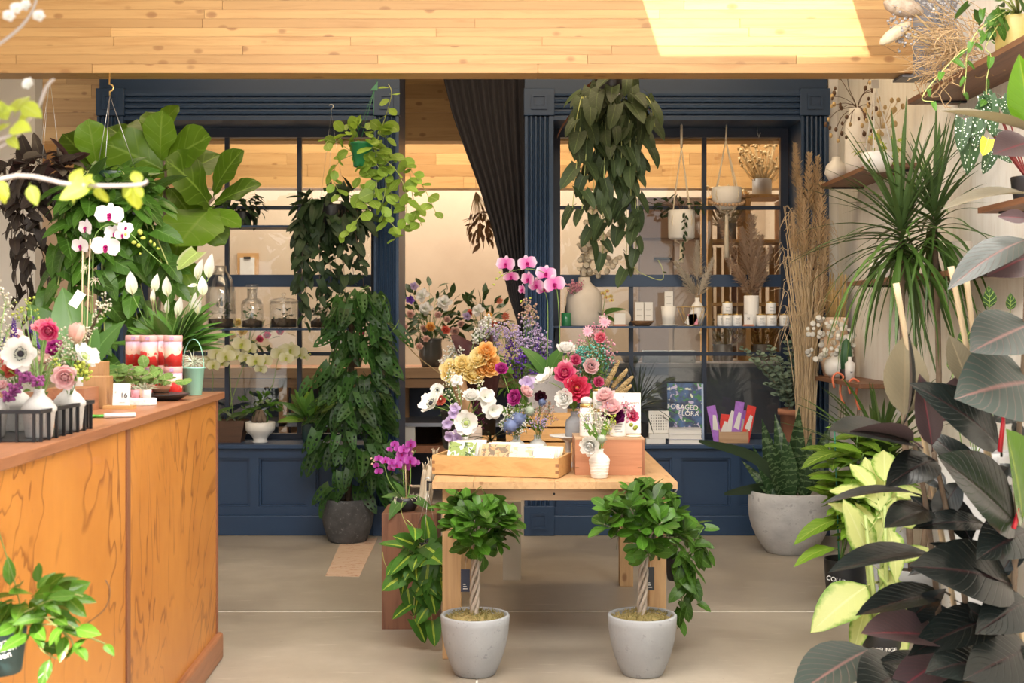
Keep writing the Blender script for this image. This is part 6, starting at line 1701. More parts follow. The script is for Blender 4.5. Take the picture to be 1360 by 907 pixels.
# mint basket with air plant
mc = Vector((X_(257, 5.28), 5.28, CTOP))
mb_ = thing('mint_basket', 'mint green ribbed basket with tall handle at the counter end', 'basket', mc)
M_MINT = plain('mint enamel', (.3, .6, .48), .45)
MB().lathe([(0, 0), (.03, 0), (.033, .003), (.043, .108), (.047, .11), (.047, .116), (.042, .117), (.038, .1)], 48, mc, flute=.018, nf=24).build('ribbed_body', M_MINT, mb_)
P = [mc + Vector((.043 * math.cos(q), 0, .11 + .12 * math.sin(q))) for q in [i * PI / 12 for i in range(13)]]
m = MB(); vs = []
for i, p in enumerate(P):
    for y in (-.008, .008):
        for k in (0, .003): vs.append(p + Vector((0, y, k)))
m.add(vs, [(i * 4 + a, i * 4 + b, i * 4 + 4 + b, i * 4 + 4 + a) for i in range(12) for a, b in ((0, 1), (1, 3), (3, 2), (2, 0))]); m.build('handle', M_MINT, mb_)
ap = Vector((mc.x, mc.y - .005, CTOP + .135))
m = MB()
for k in range(46):
    u = rv(); u.z = u.z * .8 + .25; u.normalize(); L = U(.03, .065)
    m.tube([ap, ap + u * L * .6, ap + u * L + Vector((u.y * .014, 0, -.012))], [.0026, .002, .0005], 4, cap=False)
tag(stuff(m.build('air_plant', plain('silvery air plant', (.55, .58, .45), .7, var=.25), None, ap)), 'curly silver air plant nesting in the mint basket', 'air plant')
# peace lily behind the tins
lc = Vector((X_(225, 5.36), 5.36, CTOP))
th = thing('peace_lily', 'peace lily with upright white spathes behind the printed tins', 'potted plant', lc)
pot(th, lc, round_pot_profile(.065, .05, .1, .005, .1), M_BLACK); soil(th, lc, .058, .085)
b = lc + Vector((0, 0, .09))
for k in range(46):
    a = k * 2.4; el = U(.35, 1.35)
    dr = Vector((math.cos(a) * math.cos(el) + .25, math.sin(a) * math.cos(el) * .6, math.sin(el)))
    place_leaf(th, L_LILY, b + Vector((0, 0, .06)) + dr * .06, dr, (-dr.x * .5, -dr.y * .5 - .5, .9), U(.13, .24), 1.0)
for x, y, x2, y2 in ((173, 362, 176, 392), (208, 365, 205, 388), (221, 368, 223, 394), (203, 385, 203, 402), (223, 398, 222, 417), (281, 338, 277, 370), (266, 345, 262, 372), (268, 368, 270, 393), (250, 380, 262, 378), (258, 390, 256, 414), (266, 396, 262, 418), (240, 395, 236, 420)):
    d = 5.25 + U(-.1, .15)
    base_ = W(x2, y2, d); tip = W(x, y, d - .02)
    m = MB().tube(smooth_path([b, b.lerp(base_, .55) + Vector((U(-.01, .01), -.01, .02)), base_], 5), .0019, 5)
    m.build('flower_stalk', M_STEM, th)
    s = place_leaf(th, L_SPATHE, base_, tip - base_, (U(-.4, .4), -1, .2), (tip - base_).length * 1.05, U(.75, 1.0), name='spathe')
    WL[s.name] = WL[th.name]
    sp_ = MB().tube([base_, base_.lerp(tip, .45) + Vector((0, -.008, 0))], [.003, .0022], 6); sp_.build('spadix', plain('cream spadix', (.7, .68, .4), .7), th)
# ---- orchids
def orchid(label, c, potprof, potmt, spikes, blooms, pm, lipm, leaves, stakes=(), name='orchid', buds=(), moss=True, top_r=.05, top_z=.08, lname='bloom'):
    th = thing(name, label, 'orchid', c)
    if potprof: pot(th, c, potprof, potmt)
    if moss: soil(th, c, top_r, top_z, M_MOSS, 'bark_chips', .008)
    for pts in spikes:
        P = smooth_path(pts, 6)
        MB().tube(P, [.0028 - .0014 * i / len(P) for i in range(len(P))], 6).build('flower_spike', M_STEM if lname != 'dark' else M_DARKVINE, th)
    for a, b in stakes: MB().tube([a, b], .003, 6).build('stake', M_BAMBOO, th)
    for p, r, f in blooms:
        f = Vector(f).normalized()
        o = inst('bloom', head_mesh('orchid', pm), th, aim(p, f, r, U(-.25, .25)))
        li = inst('lip', head_mesh('lip', lipm), None, Matrix())
        li.parent = o; li.matrix_basis = Matrix.Translation((0, 0, .05))
    for p, r in buds: inst('bud', head_mesh('bud', P_CHART if pm is not P_ORCHV else P_BLUSH), th, aim(p, rv(), r))
    for b, t, w in leaves: place_leaf(th, L_ORCH, b, Vector(t) - Vector(b), (0, -.5, 1), (Vector(t) - Vector(b)).length * 1.1, w)
    return th
od = 4.75
oc = Vector((X_(112, od), od, CTOP))
bl = [(W(146, 286, od), 19 * od / F, (.1, -1, .15)), (W(115, 303, od), 14 * od / F, (-.7, -1, 0)), (W(108, 327, od), 14 * od / F, (-.4, -1, -.1)), (W(141, 328, od), 19 * od / F, (.1, -1, -.05)), (W(152, 310, od + .02), 13 * od / F, (.3, -1, 0)), (W(166, 303, od), 11 * od / F, (.7, -.8, .1)), (W(162, 312, od - .01), 10 * od / F, (.4, -1, -.3))]
o1 = orchid('white moth orchid with magenta lips held by two stakes on the counter', oc, round_pot_profile(.06, .045, .1, .005, .1), M_WHITE,
            [[oc + Vector((0, 0, .08)), W(122, 430, od), W(124, 330, od), W(132, 305, od), W(152, 298, od), W(175, 312, od), W(190, 328, od), W(215, 350, od)], [oc + Vector((.01, 0, .08)), W(112, 420, od + .02), W(110, 340, od + .02), W(112, 305, od + .02)]],
            bl, P_ORCHW, P_ORCHLIP, [(oc + Vector((0, 0, .09)), W(90, 470, od - .05), 1.1), (oc + Vector((0, 0, .09)), W(150, 480, od - .05), 1.1), (oc + Vector((0, 0, .09)), W(70, 440, od), 1.1), (oc + Vector((0, 0, .09)), W(128, 428, od), 1.2), (oc + Vector((0, 0, .09)), W(50, 400, od + .03), 1.2), (oc + Vector((0, 0, .09)), W(86, 385, od + .05), 1.2)],
            [(oc + Vector((.005, -.01, .09)), W(120, 318, od)), (oc + Vector((-.008, -.01, .09)), W(110, 318, od))], 'moth_orchid',
            [(W(x, y, od), .011 * s) for x, y, s in ((186, 308, 1.2), (178, 322, 1.0), (184, 326, 1.0), (190, 316, .9), (200, 321, .8), (205, 325, .7), (186, 337, .6), (210, 330, .6), (167, 312, 1.1))])
for p in (W(113, 355, od - .01), W(126, 372, od - .01)):
    m = MB()
    for k in range(16): u = rv(); m.tube([p, p + u * .014, p + u * .02 + Vector((0, 0, -.008))], .0008, 3, cap=False)
    stuff(m.build('raffia_tie', M_ROPE, o1))
tag_ = MB(); tag_.cbox(W(100, 408, od - .08), (.036, .001, .062), rx=.15)
t_ = tag_.build('plant_tag', M_PAPER, None, W(100, 400, od - .08)); t_.rotation_euler = (0, .55, 0); tag(t_, 'white paper plant tag hanging among the dark leaves over the counter', 'tag')
MB().tube([W(100, 400, od - .08) + Vector((0, 0, .03)), W(118, 385, od - .03)], .0006, 4).build('tag_string', M_ROPE, t_)
# purple orchid and cream husk bundles on the walnut plinth
pod = 6.1
pc2 = Vector((X_(538, pod), pod, wz))
bl = []
for x, y, r in ((545, 590, 8), (536, 597, 8), (528, 596, 6), (540, 605, 9), (532, 611, 8), (545, 612, 9), (538, 619, 9), (527, 618, 8), (520, 614, 6), (512, 612, 7), (503, 609, 6), (524, 590, 6), (518, 597, 5), (500, 618, 5), (503, 626, 6), (548, 617, 6), (552, 615, 6), (534, 603, 8), (520, 622, 6), (541, 596, 7)):
    bl.append((W(x, y, pod + U(-.03, .03)), r * pod / F, (U(-.5, .5), -1, U(-.2, .3))))
purple_orchid = orchid('small bright purple orchid in a black bowl on the walnut plinth', pc2, [(0, 0), (.045, 0), (.058, .02), (.063, .045), (.06, .066), (.056, .066), (.055, .04)], M_BLACK,
       [[pc2 + Vector((0, 0, .05)), W(536, 640, pod), W(535, 605, pod), W(540, 588, pod)], [pc2 + Vector((-.01, 0, .05)), W(517, 640, pod), W(510, 618, pod), W(500, 610, pod), W(494, 612, pod)], [pc2 + Vector((.01, 0, .05)), W(545, 640, pod), W(546, 612, pod), W(552, 598, pod)]],
       bl, P_ORCHV, P_ORCHLIP, [(pc2 + Vector((0, -.01, .06)), W(571, 660, pod - .05), 1.2), (pc2 + Vector((0, -.02, .06)), W(521, 668, pod - .12), 1.5), (pc2 + Vector((0, -.01, .06)), W(528, 640, pod - .04), 1.2), (pc2 + Vector((0, 0, .06)), W(510, 655, pod), 1.2)],
       [(pc2 + Vector((.006, 0, .05)), W(538, 600, pod))], 'purple_orchid', [(W(x, y, pod), .007) for x, y in ((493, 609), (497, 612), (494, 616), (548, 600), (550, 609), (546, 645))], top_r=.054, top_z=.055)
m = MB()
for k in range(26):
    a = U(0, 6.28); p = pc2 + Vector((.055 * math.cos(a), .055 * math.sin(a), .066)); m.tube([p, p + Vector((.015 * math.cos(a), .015 * math.sin(a), U(-.01, .012))), p + Vector((.022 * math.cos(a), .02 * math.sin(a), U(-.03, 0)))], .0014, 4, cap=False)
stuff(m.build('aerial_roots', plain('pale root', (.55, .5, .4), .8), purple_orchid))
M_HUSK = plain('cream husk', (.72, .62, .46), .8, var=.2, scale=20)
for i, (xb, xt, yt, dd, lab) in enumerate(((559, 565, 611, 6.22, 'shorter cream paper candle bundle with frayed top, left of the pair'), (569, 578, 592, 6.25, 'taller cream paper candle bundle with frayed top beside the table edge'), (564, 572, 606, 6.18, 'cream paper candle bundle half hidden between the other two'))):
    bt = W(xb, 678, dd); bt.z = wz; tp = W(xt, yt + 12, dd)
    th = thing('candle_bundle', lab, 'bundle', bt, 'cream bundles on the walnut plinth')
    MB().tube([bt, bt.lerp(tp, .1), bt.lerp(tp, .5), bt.lerp(tp, .85), tp], [.014, .0155, .016, .015, .012], 9).build('wrapped_body', M_HUSK, th)
    for k in range(7):
        a = k * .9; u = Vector((math.cos(a), math.sin(a), 0))
        MB().tube([tp + u * .008 - Vector((0, 0, .01)), tp + u * .012 + Vector((0, 0, .02)), tp + u * (.016 + .008 * (k % 2)) + Vector((.004, 0, U(.02, .04)))], [.004, .003, .0012], 5).build('wick', M_HUSK, th)
gv = Vector((X_(552, 6.26), 6.26, wz))
# ================================================================ ON THE DISPLAY TABLE
# greeting cards leaning in the oak box
def card_mat(name, base, blots, scale, thr):
    t = NT(name)
    v = t.coord()
    col = base
    for i, (c, th_) in enumerate(blots):
        n = t.noise(t.coord((1, 1, 1)), scale * (1 + .5 * i), 2, .45, .6)
        col = t.mix(t.ramp(n, [(th_, 0.0), (th_ + .03, 1.0)]), col, c)
    t.base(col); t.b.inputs['Roughness'].default_value = .7
    return t.mat
CARDS = [(0.03, .17, card_mat('green floral print', (.26, .34, .1), [((.66, .68, .6), .52), ((.06, .1, .03), .56), ((.7, .72, .66), .62)], 28, .5), 'card printed with white flowers on green, first in the oak box'),
         (.185, .33, card_mat('tan pebble print', (.55, .36, .2), [((.2, .15, .1), .5), ((.5, .26, .12), .58)], 34, .5), 'card printed with brown and tan shapes, second in the oak box'),
         (.315, .44, card_mat('pale cream print', (.66, .58, .46), [((.5, .4, .26), .54)], 40, .5), 'pale cream patterned card, third in the oak box'),
         (.42, .535, card_mat('white sprig print', (.84, .83, .78), [((.25, .35, .08), .68)], 45, .5), 'white card with a small green sprig, last in the oak box')]
for i, (s0, s1, mt, lab) in enumerate(CARDS):
    sc = (s0 + s1) / 2
    th = None
    for k in range(4):
        p = tray_c[0] + td * (sc + .004 * k) + tn * (.06 + .04 * k) + Vector((0, 0, .012))
        wdt, h = s1 - s0 - .012, .15 - .008 * i
        m = MB().cbox(p, (wdt, .0035, h), rz=tyaw, rx=.62)
        lb = lab if k == 0 else lab.replace('card', 'cream envelope behind the card', 1)
        if k == 0:
            tag(m.build('greeting_card', mt, None, p), lab, 'card', 'greeting cards in the oak box')
        else:
            tag(m.build('envelope', M_PAPER if (i + k) % 2 else M_CREAM, None, p), ('white' if (i + k) % 2 else 'cream') + ' envelope stacked behind the ' + ['green floral', 'tan pebble', 'pale cream', 'white sprig'][i] + ' card, ' + ['', 'first', 'second', 'third'][k] + ' in its row', 'envelope', 'envelopes in the oak box')
# ---- vases, jars and stand
tv = {}
def vase(key, label, p, prof, mt, name='bud_vase', group=None, n=30, ribs=None):
    v = thing(name, label, 'vase', p, group)
    MB().lathe(prof, n, p).build('body', mt, v)
    zt = max(z for r, z in prof)
    if ribs:
        for z, r in ribs: MB().lathe([(r, z - .0016), (r + .0011, z), (r, z + .0016)], n, p).build('raised_rib', mt, v)
    tv[key] = Vector(p) + Vector((0, 0, zt - .004))
    return v
PALE = [(0, 0), (.03, 0), (.034, .004), (.043, .078), (.045, .083), (.045, .09), (.034, .104), (.0185, .117), (.016, .124), (.0195, .137), (.018, .1365), (.013, .12)]
M_PALEGLAZE = mottled('pale ribbed glaze', (.62, .64, .62), (.7, .71, .68), (.55, .57, .56), .4, 8, 90, .05)
M_RIBWHITE = plain('white ribbed stoneware', (.82, .81, .78), .4, var=.04, scale=40)
vase('left', 'white bud vase at the back left of the cards, holding white anemones', Vector((X_(617, 6.05), 6.05, TZ)), PALE, M_WHITE)
vase('m1', 'pale shouldered bud vase with blue thistles, left of the matching pair', Vector((X_(686, 6.1), 6.1, TZ)), PALE, M_PALEGLAZE, ribs=[(.02, .036), (.04, .0385), (.06, .041)])
vase('m2', 'pale shouldered bud vase with purple sprigs, right of the matching pair', Vector((X_(714, 6.12), 6.12, TZ)), PALE, M_PALEGLAZE, ribs=[(.02, .036), (.04, .0385), (.06, .041)])
vase('front', 'white ribbed bud vase before the cherry box at the table edge', Vector((X_(796, 5.57), 5.57, TZ)), [(0, 0), (.032, 0), (.036, .004), (.045, .07), (.0455, .082), (.036, .096), (.0185, .109), (.017, .117), (.02, .127), (.0185, .1265), (.014, .112)], M_RIBWHITE, ribs=[(.02, .0385), (.034, .0403), (.048, .0422), (.062, .044), (.076, .0455)])
vase('cyl', 'cream cylinder vase standing behind the white bud vase', Vector((X_(630, 6.3), 6.3, TZ)), [(0, 0), (.036, 0), (.038, .004), (.038, .165), (.036, .168), (.034, .16)], plain('blush stoneware', (.66, .55, .47), .6), 'cylinder_vase')
vase('cylw', 'white cylinder vase at the left back corner of the table', Vector((X_(605, 6.35), 6.35, TZ)), [(0, 0), (.034, 0), (.036, .004), (.036, .13), (.034, .132), (.032, .125)], M_WHITE, 'cylinder_vase')
# cake stand with grey bottle vase
csp = Vector((X_(755, 5.98), 6.0, TZ))
cs = thing('cake_stand', 'pale grey pedestal cake stand under the grey bottle vase', 'stand', csp)
zp = Z_(580, 5.98) - TZ
MB().lathe([(0, 0), (.045, 0), (.047, .004), (.02, .016), (.013, .03), (.013, zp - .03), (.03, zp - .012), (.06, zp - .004), (.086, zp), (.089, zp + .006), (.084, zp + .004), (0, zp - .0005)], 36, csp).build('stand_body', mottled('chalky grey ceramic', (.58, .56, .53), (.68, .66, .63), rough=.7, s1=9, s2=50, bump=.1), cs)
gv = vase('grey', 'matte grey bottle vase holding red ranunculus on the cake stand', csp + Vector((X_(763, 5.95) - csp.x, -.02, zp + .0005)), [(0, 0), (.038, 0), (.041, .003), (.0415, .066), (.038, .078), (.022, .092), (.0165, .1), (.0175, .118), (.016, .118), (.013, .1)], mottled('matte grey clay', (.2, .205, .22), (.28, .285, .3), rough=.8, s1=8, s2=40, bump=.15), 'bottle_vase')
# jars on the cherry box
CZ = cz1 + .0065
def candle_jar(label, p, r, h, lid=None, group=None, text_=True, body=None):
    th = thing('candle_jar', label, 'jar', p, group)
    MB().lathe([(0, 0), (r * .93, 0), (r, .004), (r, h * .84), (r * .9, h * .9), (r * .9, h * .93)] + ([(r * .84, h * .93), (r * .8, h * .8)] if lid is None else []), 26, p).build('glass_body', body or M_RIBWHITE, th)
    if lid is not None:
        MB().lathe([(r * .9, h * .9), (r * .97, h * .9), (r * .97, h * .99), (r * .92, h), (0, h)], 26, p).build('lid', lid, th)
    if text_:
        y = p[1] - r - .0005
        for k in range(4): MB().box((p[0] - r * (.5 - .06 * (k % 2)), y - .0004, p[2] + h * (.62 - .13 * k)), (p[0] + r * (.45 - .1 * (k % 3)), y + r * .14, p[2] + h * (.645 - .13 * k))).build('printed_line', M_GREYLID, th)
    return th
jp = Vector((X_(821, 5.76), 5.77, CZ)); candle_jar('white glass jar used as a vase for pink flowers on the cherry box', jp, .037, .09, None, None); tv['jar'] = jp + Vector((0, 0, .085))
jp = Vector((X_(779, 5.76), 5.77, CZ)); candle_jar('tall white jar with brass lid at the left of the cherry box', jp, .031, .145, M_BRASS)
MB().blob((jp.x - .002, jp.y, jp.z + .165), (.026, .026, .02), 12, 6).v
pb = Vector((jp.x, jp.y, jp.z + .145)); tag(MB().lathe([(0, 0), (.02, 0), (.028, .008), (.027, .02), (.018, .03), (0, .034)], 22, pb).build('stone_dome', mottled('grey stone', (.5, .5, .49), (.62, .62, .6), rough=.8), None, pb), 'small grey stone dome resting on the tall brass lidded jar', 'stone')
jp = Vector((X_(797, 5.84), 5.85, CZ)); candle_jar('white jar with brass lid at the bottom of the jar stack on the cherry box', jp, .034, .118, M_BRASS)
jp = jp + Vector((0, 0, .1185)); candle_jar('white jar with flat brass lid on top of the jar stack', jp, .034, .09, M_BRASS)
tag(MB().lathe([(0, 0), (.03, 0), (.034, .003), (.03, .006), (0, .007)], 24, (X_(842, 5.75), 5.75, CZ)).build('jar_lid', M_CREAM, None, (X_(842, 5.75), 5.75, CZ)), 'loose cream jar lid lying on the cherry box', 'lid')
# white book on the cherry box
bk = thing('flower_book', 'white book titled A Year in Flowers leaning upright on the cherry box', 'book', (X_(827, 5.9), 5.9, CZ))
bp = Vector((X_(826, 5.9), 5.9, CZ))
MB().cbox(bp, (.172, .022, .188), rx=.08).build('cover', M_PAPER, bk)
for k in range(9):
    z = U(.02, .1); x = .07 - .05 * abs(U(-1, 1)) + .012 * (z < .05)
    M = Matrix.Translation(bp) @ Matrix.Rotation(-.08, 4, 'X')
    q = M @ Vector((x, -.0118, z)); MB().lathe([(0, 0), (.009 * U(.6, 1.2), 0), (0, .0012)], 8, q, ax=Matrix.Rotation(PI / 2, 3, 'X')).build('printed_flower', P_PINKF if k % 3 else P_CHART, bk)
text_at('A Year in Flowers', .021, bp + Vector((.003, -.0005, .142)), bk, plain('brown print', (.35, .22, .16), .7), rx=.08)
# concrete planter with the pink striped orchid
cp = Vector((X_(727, 6.65), 6.67, kz1))
pl = thing('concrete_planter', 'square grey concrete planter on the slatted crate', 'planter', cp)
s_ = .1
for lo, hi in (((-s_, -s_, 0), (s_, -s_ + .012, .19)), ((-s_, s_ - .012, 0), (s_, s_, .19)), ((-s_, -s_ + .012, 0), (-s_ + .012, s_ - .012, .19)), ((s_ - .012, -s_ + .012, 0), (s_, s_ - .012, .19)), ((-s_ + .012, -s_ + .012, 0), (s_ - .012, s_ - .012, .012))):
    MB().box(cp + Vector(lo), cp + Vector(hi)).build('planter_side', mottled('raw concrete', (.24, .225, .215), (.33, .31, .3), (.18, .17, .16), .85, 6, 50, .2) if 'raw concrete' not in MATS else MATS['raw concrete'], pl)
od2 = 6.65
oc2 = cp + Vector((0, 0, .1))
bl = [(W(x, y, od2 + dd), r * od2 / F, f) for x, y, r, dd, f in ((672, 351, 13, 0, (-.3, -1, .1)), (700, 350, 13, 0, (.1, -1, .2)), (679, 367, 11, .02, (-.2, -1, -.6)), (702, 371, 12, .01, (-.8, -.8, 0)), (725, 364, 14, 0, (0, -1, .3)), (736, 378, 15, -.02, (.3, -1, 0)), (713, 379, 12, .02, (-.6, -1, -.2)), (694, 385, 9, .03, (-.9, -.5, 0)), (722, 384, 10, .03, (0, -1, -.4)))]
orchid('pink and white striped moth orchid arching over the table from the concrete planter', oc2, None, None,
       [[oc2 + Vector((0, 0, .05)), W(742, 480, od2), W(742, 410, od2), W(735, 372, od2), W(710, 358, od2), W(680, 360, od2), W(658, 372, od2)], [oc2 + Vector((-.01, 0, .05)), W(727, 470, od2 + .02), W(727, 400, od2 + .02), W(718, 382, od2 + .02)]],
       bl, P_ORCHP, P_ORCHLIP, [(oc2 + Vector((0, 0, .07)), W(717, 463, od2 - .03), 1.5), (oc2 + Vector((0, 0, .07)), W(741, 462, od2 - .02), 1.5), (oc2 + Vector((0, 0, .07)), W(755, 492, od2 - .06), 1.3), (oc2 + Vector((0, 0, .07)), W(702, 480, od2 - .05), 1.3)],
       [], 'pink_orchid', [(W(x, y, od2), .008) for x, y in ((656, 378), (660, 370), (667, 366), (704, 396), (692, 400), (664, 362))], top_r=.085, top_z=.055)
# ---- cut flowers in the table vases
def tf(kind, mt, key, x, y, rpx, label, d=6.0, face=None, centre=None, group=None, **kw):
    return flower(kind, mt, tv[key], W(x, y, d), rpx * 1.12 * d / F, label, group, face, centre, **kw)
GL = 'white and lilac flowers in the left table vase'
tf('anemone', P_WHITE, 'left', 581, 518, 9, 'small white anemone with green eye, highest at the table left', 6.0, (-.1, -1, .2), M_STAMEN, GL)
tf('anemone', P_WHITE, 'left', 573, 536, 16, 'big open white anemone leaning out at the far left of the table', 5.95, (-.6, -.6, .6), M_STAMEN, GL)
tf('anemone', P_WHITE, 'left', 619, 562, 16, 'large white poppy with yellow green centre just above the cards', 5.9, (.0, -1, .1), M_GREENEYE, GL)
tf('ranunculus', P_WHITE, 'left', 626, 525, 13, 'white ranunculus between the dark paper wrap and the poppy', 6.0, (0, -.6, .8), None, GL)
tf('bell', P_WHITE, 'left', 645, 527, 14, 'ruffled white sweet pea beside the dark paper wrap', 6.02, (.3, -1, .3), None, GL)
tf('bell', P_WHITE, 'left', 655, 545, 13, 'second ruffled white sweet pea, lower and nearer the thistles', 6.0, (.3, -1, .0), None, GL)
tf('bell', P_WHITE, 'left', 606, 505, 8, 'little white bloom over the open white anemone', 6.05, (0, -1, .3), None, GL)
for x, y, lab in ((602, 550, 'lilac sweet pea below the large open anemone'), (594, 563, 'lilac sweet pea nearest the left table edge'), (607, 583, 'lilac sweet pea hanging lowest before the white vase'), (597, 580, 'lilac sweet pea beside the green printed card'), (611, 572, 'lilac sweet pea tucked under the white poppy'), (604, 543, 'uppermost lilac sweet pea at the table left')):
    tf('bell', P_LILAC, 'left', x, y, 7.5, lab, 5.92, (U(-.6, .3), -1, U(-.3, .2)), None, GL)
tf('ranunculus', P_CORAL, 'left', 585, 531, 8, 'coral bloom peeping out behind the open white anemone', 6.1, (0, -1, .2), None, GL)
spray(tv['left'], [W(598, 508, 6.1), W(594, 495, 6.1), W(610, 515, 6.1), W(606, 530, 6.05), W(636, 510, 6.1), W(590, 520, 6.1)], P_CREAMF, .005, 'cream stock sprigs above the white anemones at the table left', None, n=24, spread=.04)
spray(tv['left'], [W(634, 540, 6.1), W(640, 560, 6.1), W(630, 548, 6.1)], P_PLUM, .005, 'plum coloured filler between the white poppy and the sweet peas', None, n=18, spread=.03)
for x, y, tx, ty in ((612, 560, 598, 530), (610, 565, 622, 530), (615, 570, 640, 575), (612, 572, 590, 558)):
    pass
GM = 'flowers in the left of the pale pair of vases'
tf('thistle', P_BLUETHISTLE, 'm1', 689, 557, 11, 'upper blue globe thistle over the pale pair of vases', 6.0, (0, -1, .3), None, GM)
tf('thistle', P_BLUETHISTLE, 'm1', 678, 566, 11, 'lower blue globe thistle resting on the vase neck', 5.98, (-.2, -1, .2), None, GM)
tf('thistle', P_GREENTHISTLE, 'm1', 703, 546, 8, 'grey green sea holly between the two pale vases', 6.02, None, None, GM)
tf('ranunculus', P_MAGENTA, 'm1', 683, 528, 12, 'magenta ranunculus lying sideways in the table middle', 5.98, (-.5, -.9, .2), None, GM)
tf('ranunculus', P_PINK, 'm1', 699, 520, 11, 'pink ranunculus bud right of the magenta one', 6.0, (.6, -.5, .6), None, GM)
tf('ranunculus', P_MAGENTA, 'm1', 666, 489, 10, 'magenta ranunculus beside the apricot bouquet', 6.1, (0, -.8, .6), None, GM)
tf('bell', P_LILAC, 'm1', 700, 508, 10, 'blue violet scabious over the pink ranunculus', 6.05, (0, -1, .3), None, GM)
tf('ranunculus', P_MAROON, 'm2', 718, 527, 9, 'nearly black scabious right of the pink ranunculus', 6.0, (0, -1, .3), None, 'flowers in the right of the pale pair of vases')
tf('thistle', P_BLUETHISTLE, 'm2', 720, 534, 6, 'small dark thistle under the nearly black scabious', 6.0, None, None, 'flowers in the right of the pale pair of vases')
spray(tv['m1'], [W(672, 548, 6.05), W(680, 545, 6.05), W(693, 540, 6.05), (W(668, 562, 6.02)), W(697, 562, 6.0), W(676, 552, 6.0), W(690, 570, 6.0)], P_WHITE, .0052, 'tiny white filler blooms around the blue thistles', None, n=22, spread=.03)
spray(tv['m2'], [W(724, 548, 6.08), W(730, 540, 6.08), W(733, 552, 6.05), W(718, 545, 6.05), W(710, 556, 6.05)], P_BLUSH, .0052, 'peach and white filler blooms over the right pale vase', None, n=20, spread=.032)
spray(tv['m2'], [W(716, 560, 6.03), W(722, 565, 6.03), W(708, 564, 6.03), W(724, 556, 6.03)], P_LILAC, .0045, 'grey lavender sprigs in the right pale vase', None, n=18, spread=.026)
for key, x, y in (('m2', 700, 550), ('m2', 728, 548), ('m1', 696, 548), ('m1', 672, 552), ('m2', 716, 556), ('front', 778, 560), ('front', 806, 556), ('front', 790, 566), ('grey', 752, 522), ('grey', 768, 520), ('left', 600, 556), ('left', 630, 562), ('jar', 812, 556), ('jar', 828, 554)):
    dd = tv[key].y - .03; q = tv[key]; e = W(x, y, dd)
    lf = place_leaf(None, L_SMALL, q.lerp(e, .15), e - q, (0, -.8, .5), (e - q).length * .85, .5)
    lf.name = 'leaf_blade'; tag(lf, 'narrow green leaf rising from a table vase', 'leaf', 'loose leaves in the table vases')
GG = 'red and white flowers in the grey bottle vase'
tf('peony', P_RED, 'grey', 766, 516, 18, 'large crimson ranunculus over the grey bottle vase', 5.92, (.1, -1, .2), None, GG)
tf('ranunculus', P_HOT, 'grey', 750, 495, 16, 'hot pink ranunculus above the crimson one', 5.98, (-.1, -1, .4), None, GG)
tf('ranunculus', P_WHITE, 'grey', 749, 529, 14, 'white ranunculus left of the crimson bloom', 5.9, (-.4, -1, .1), None, GG)
tf('anemone', P_WHITE, 'grey', 726, 503, 15, 'white anemone seen edge on over the concrete planter', 5.95, (-.6, -.25, .75), M_STAMEN, GG)
tf('bud', P_WHITE, 'grey', 757, 507, 5, 'small white bud between the hot pink and crimson blooms', 5.94, (0, -.5, 1), None, GG)
tf('ranunculus', P_WHITE, 'grey', 752, 462, 14, 'white ranunculus at the top of the dried pink bouquet', 6.1, (0, -.5, .9), None, GG)
GF = 'white flowers in the ribbed front vase'
tf('ranunculus', P_WHITE, 'front', 783, 592, 15, 'white ranunculus drooping beside the ribbed vase', 5.5, (-.3, -1, -.2), None, GF)
tf('thistle', P_GREENTHISTLE, 'front', 799, 583, 7, 'grey green sea holly low over the ribbed vase mouth', 5.52, None, None, GF)
spray(tv['front'], [W(x, y, 5.57) for x, y in ((787, 560), (795, 553), (780, 552), (800, 565), (790, 572), (786, 545), (803, 556), (795, 578))], P_CREAMF, .0048, 'white waxflower sprigs in the ribbed front vase', None, n=18, spread=.026)
spray(tv['front'], [W(x, y, 5.57) for x, y in ((771, 548), (776, 560), (806, 545), (781, 568))], P_LILAC, .0032, 'thin grey lavender twigs in the ribbed front vase', None, n=14, spread=.028)
spray(tv['front'], [W(x, y, 5.56) for x, y in ((812, 562), (815, 555), (808, 572))], P_CHART, .005, 'fresh green buds at the right of the ribbed front vase', None, n=12, spread=.02)
GJ = 'pink flowers in the white jar on the cherry box'
tf('ranunculus', P_PINK, 'jar', 812, 541, 16, 'pale pink ranunculus in the jar, largest on the cherry box', 5.72, (-.1, -.6, .8), None, GJ)
tf('ranunculus', P_PINK, 'jar', 803, 525, 15, 'pale pink ranunculus against the jar stack', 5.75, (-.2, -.6, .8), None, GJ)
tf('ranunculus', P_PLUM, 'jar', 820, 553, 11, 'dark plum bloom on the lip of the white jar', 5.72, (0, -1, .4), None, GJ)
tf('ranunculus', P_PLUM, 'jar', 806, 552, 9, 'dark plum bloom left of the white jar', 5.72, (-.4, -1, .2), None, GJ)
tf('ranunculus', P_HOT, 'jar', 841, 552, 9, 'hot pink bloom right of the white jar before the book', 5.75, (.3, -1, .3), None, GJ)
spray(tv['jar'], [W(826, 545, 5.76), W(833, 542, 5.76), W(835, 550, 5.76), W(829, 538, 5.77), W(838, 545, 5.76)], P_PINKF, .0055, 'coral pink filler sprigs before the white book', None, n=22, spread=.026)
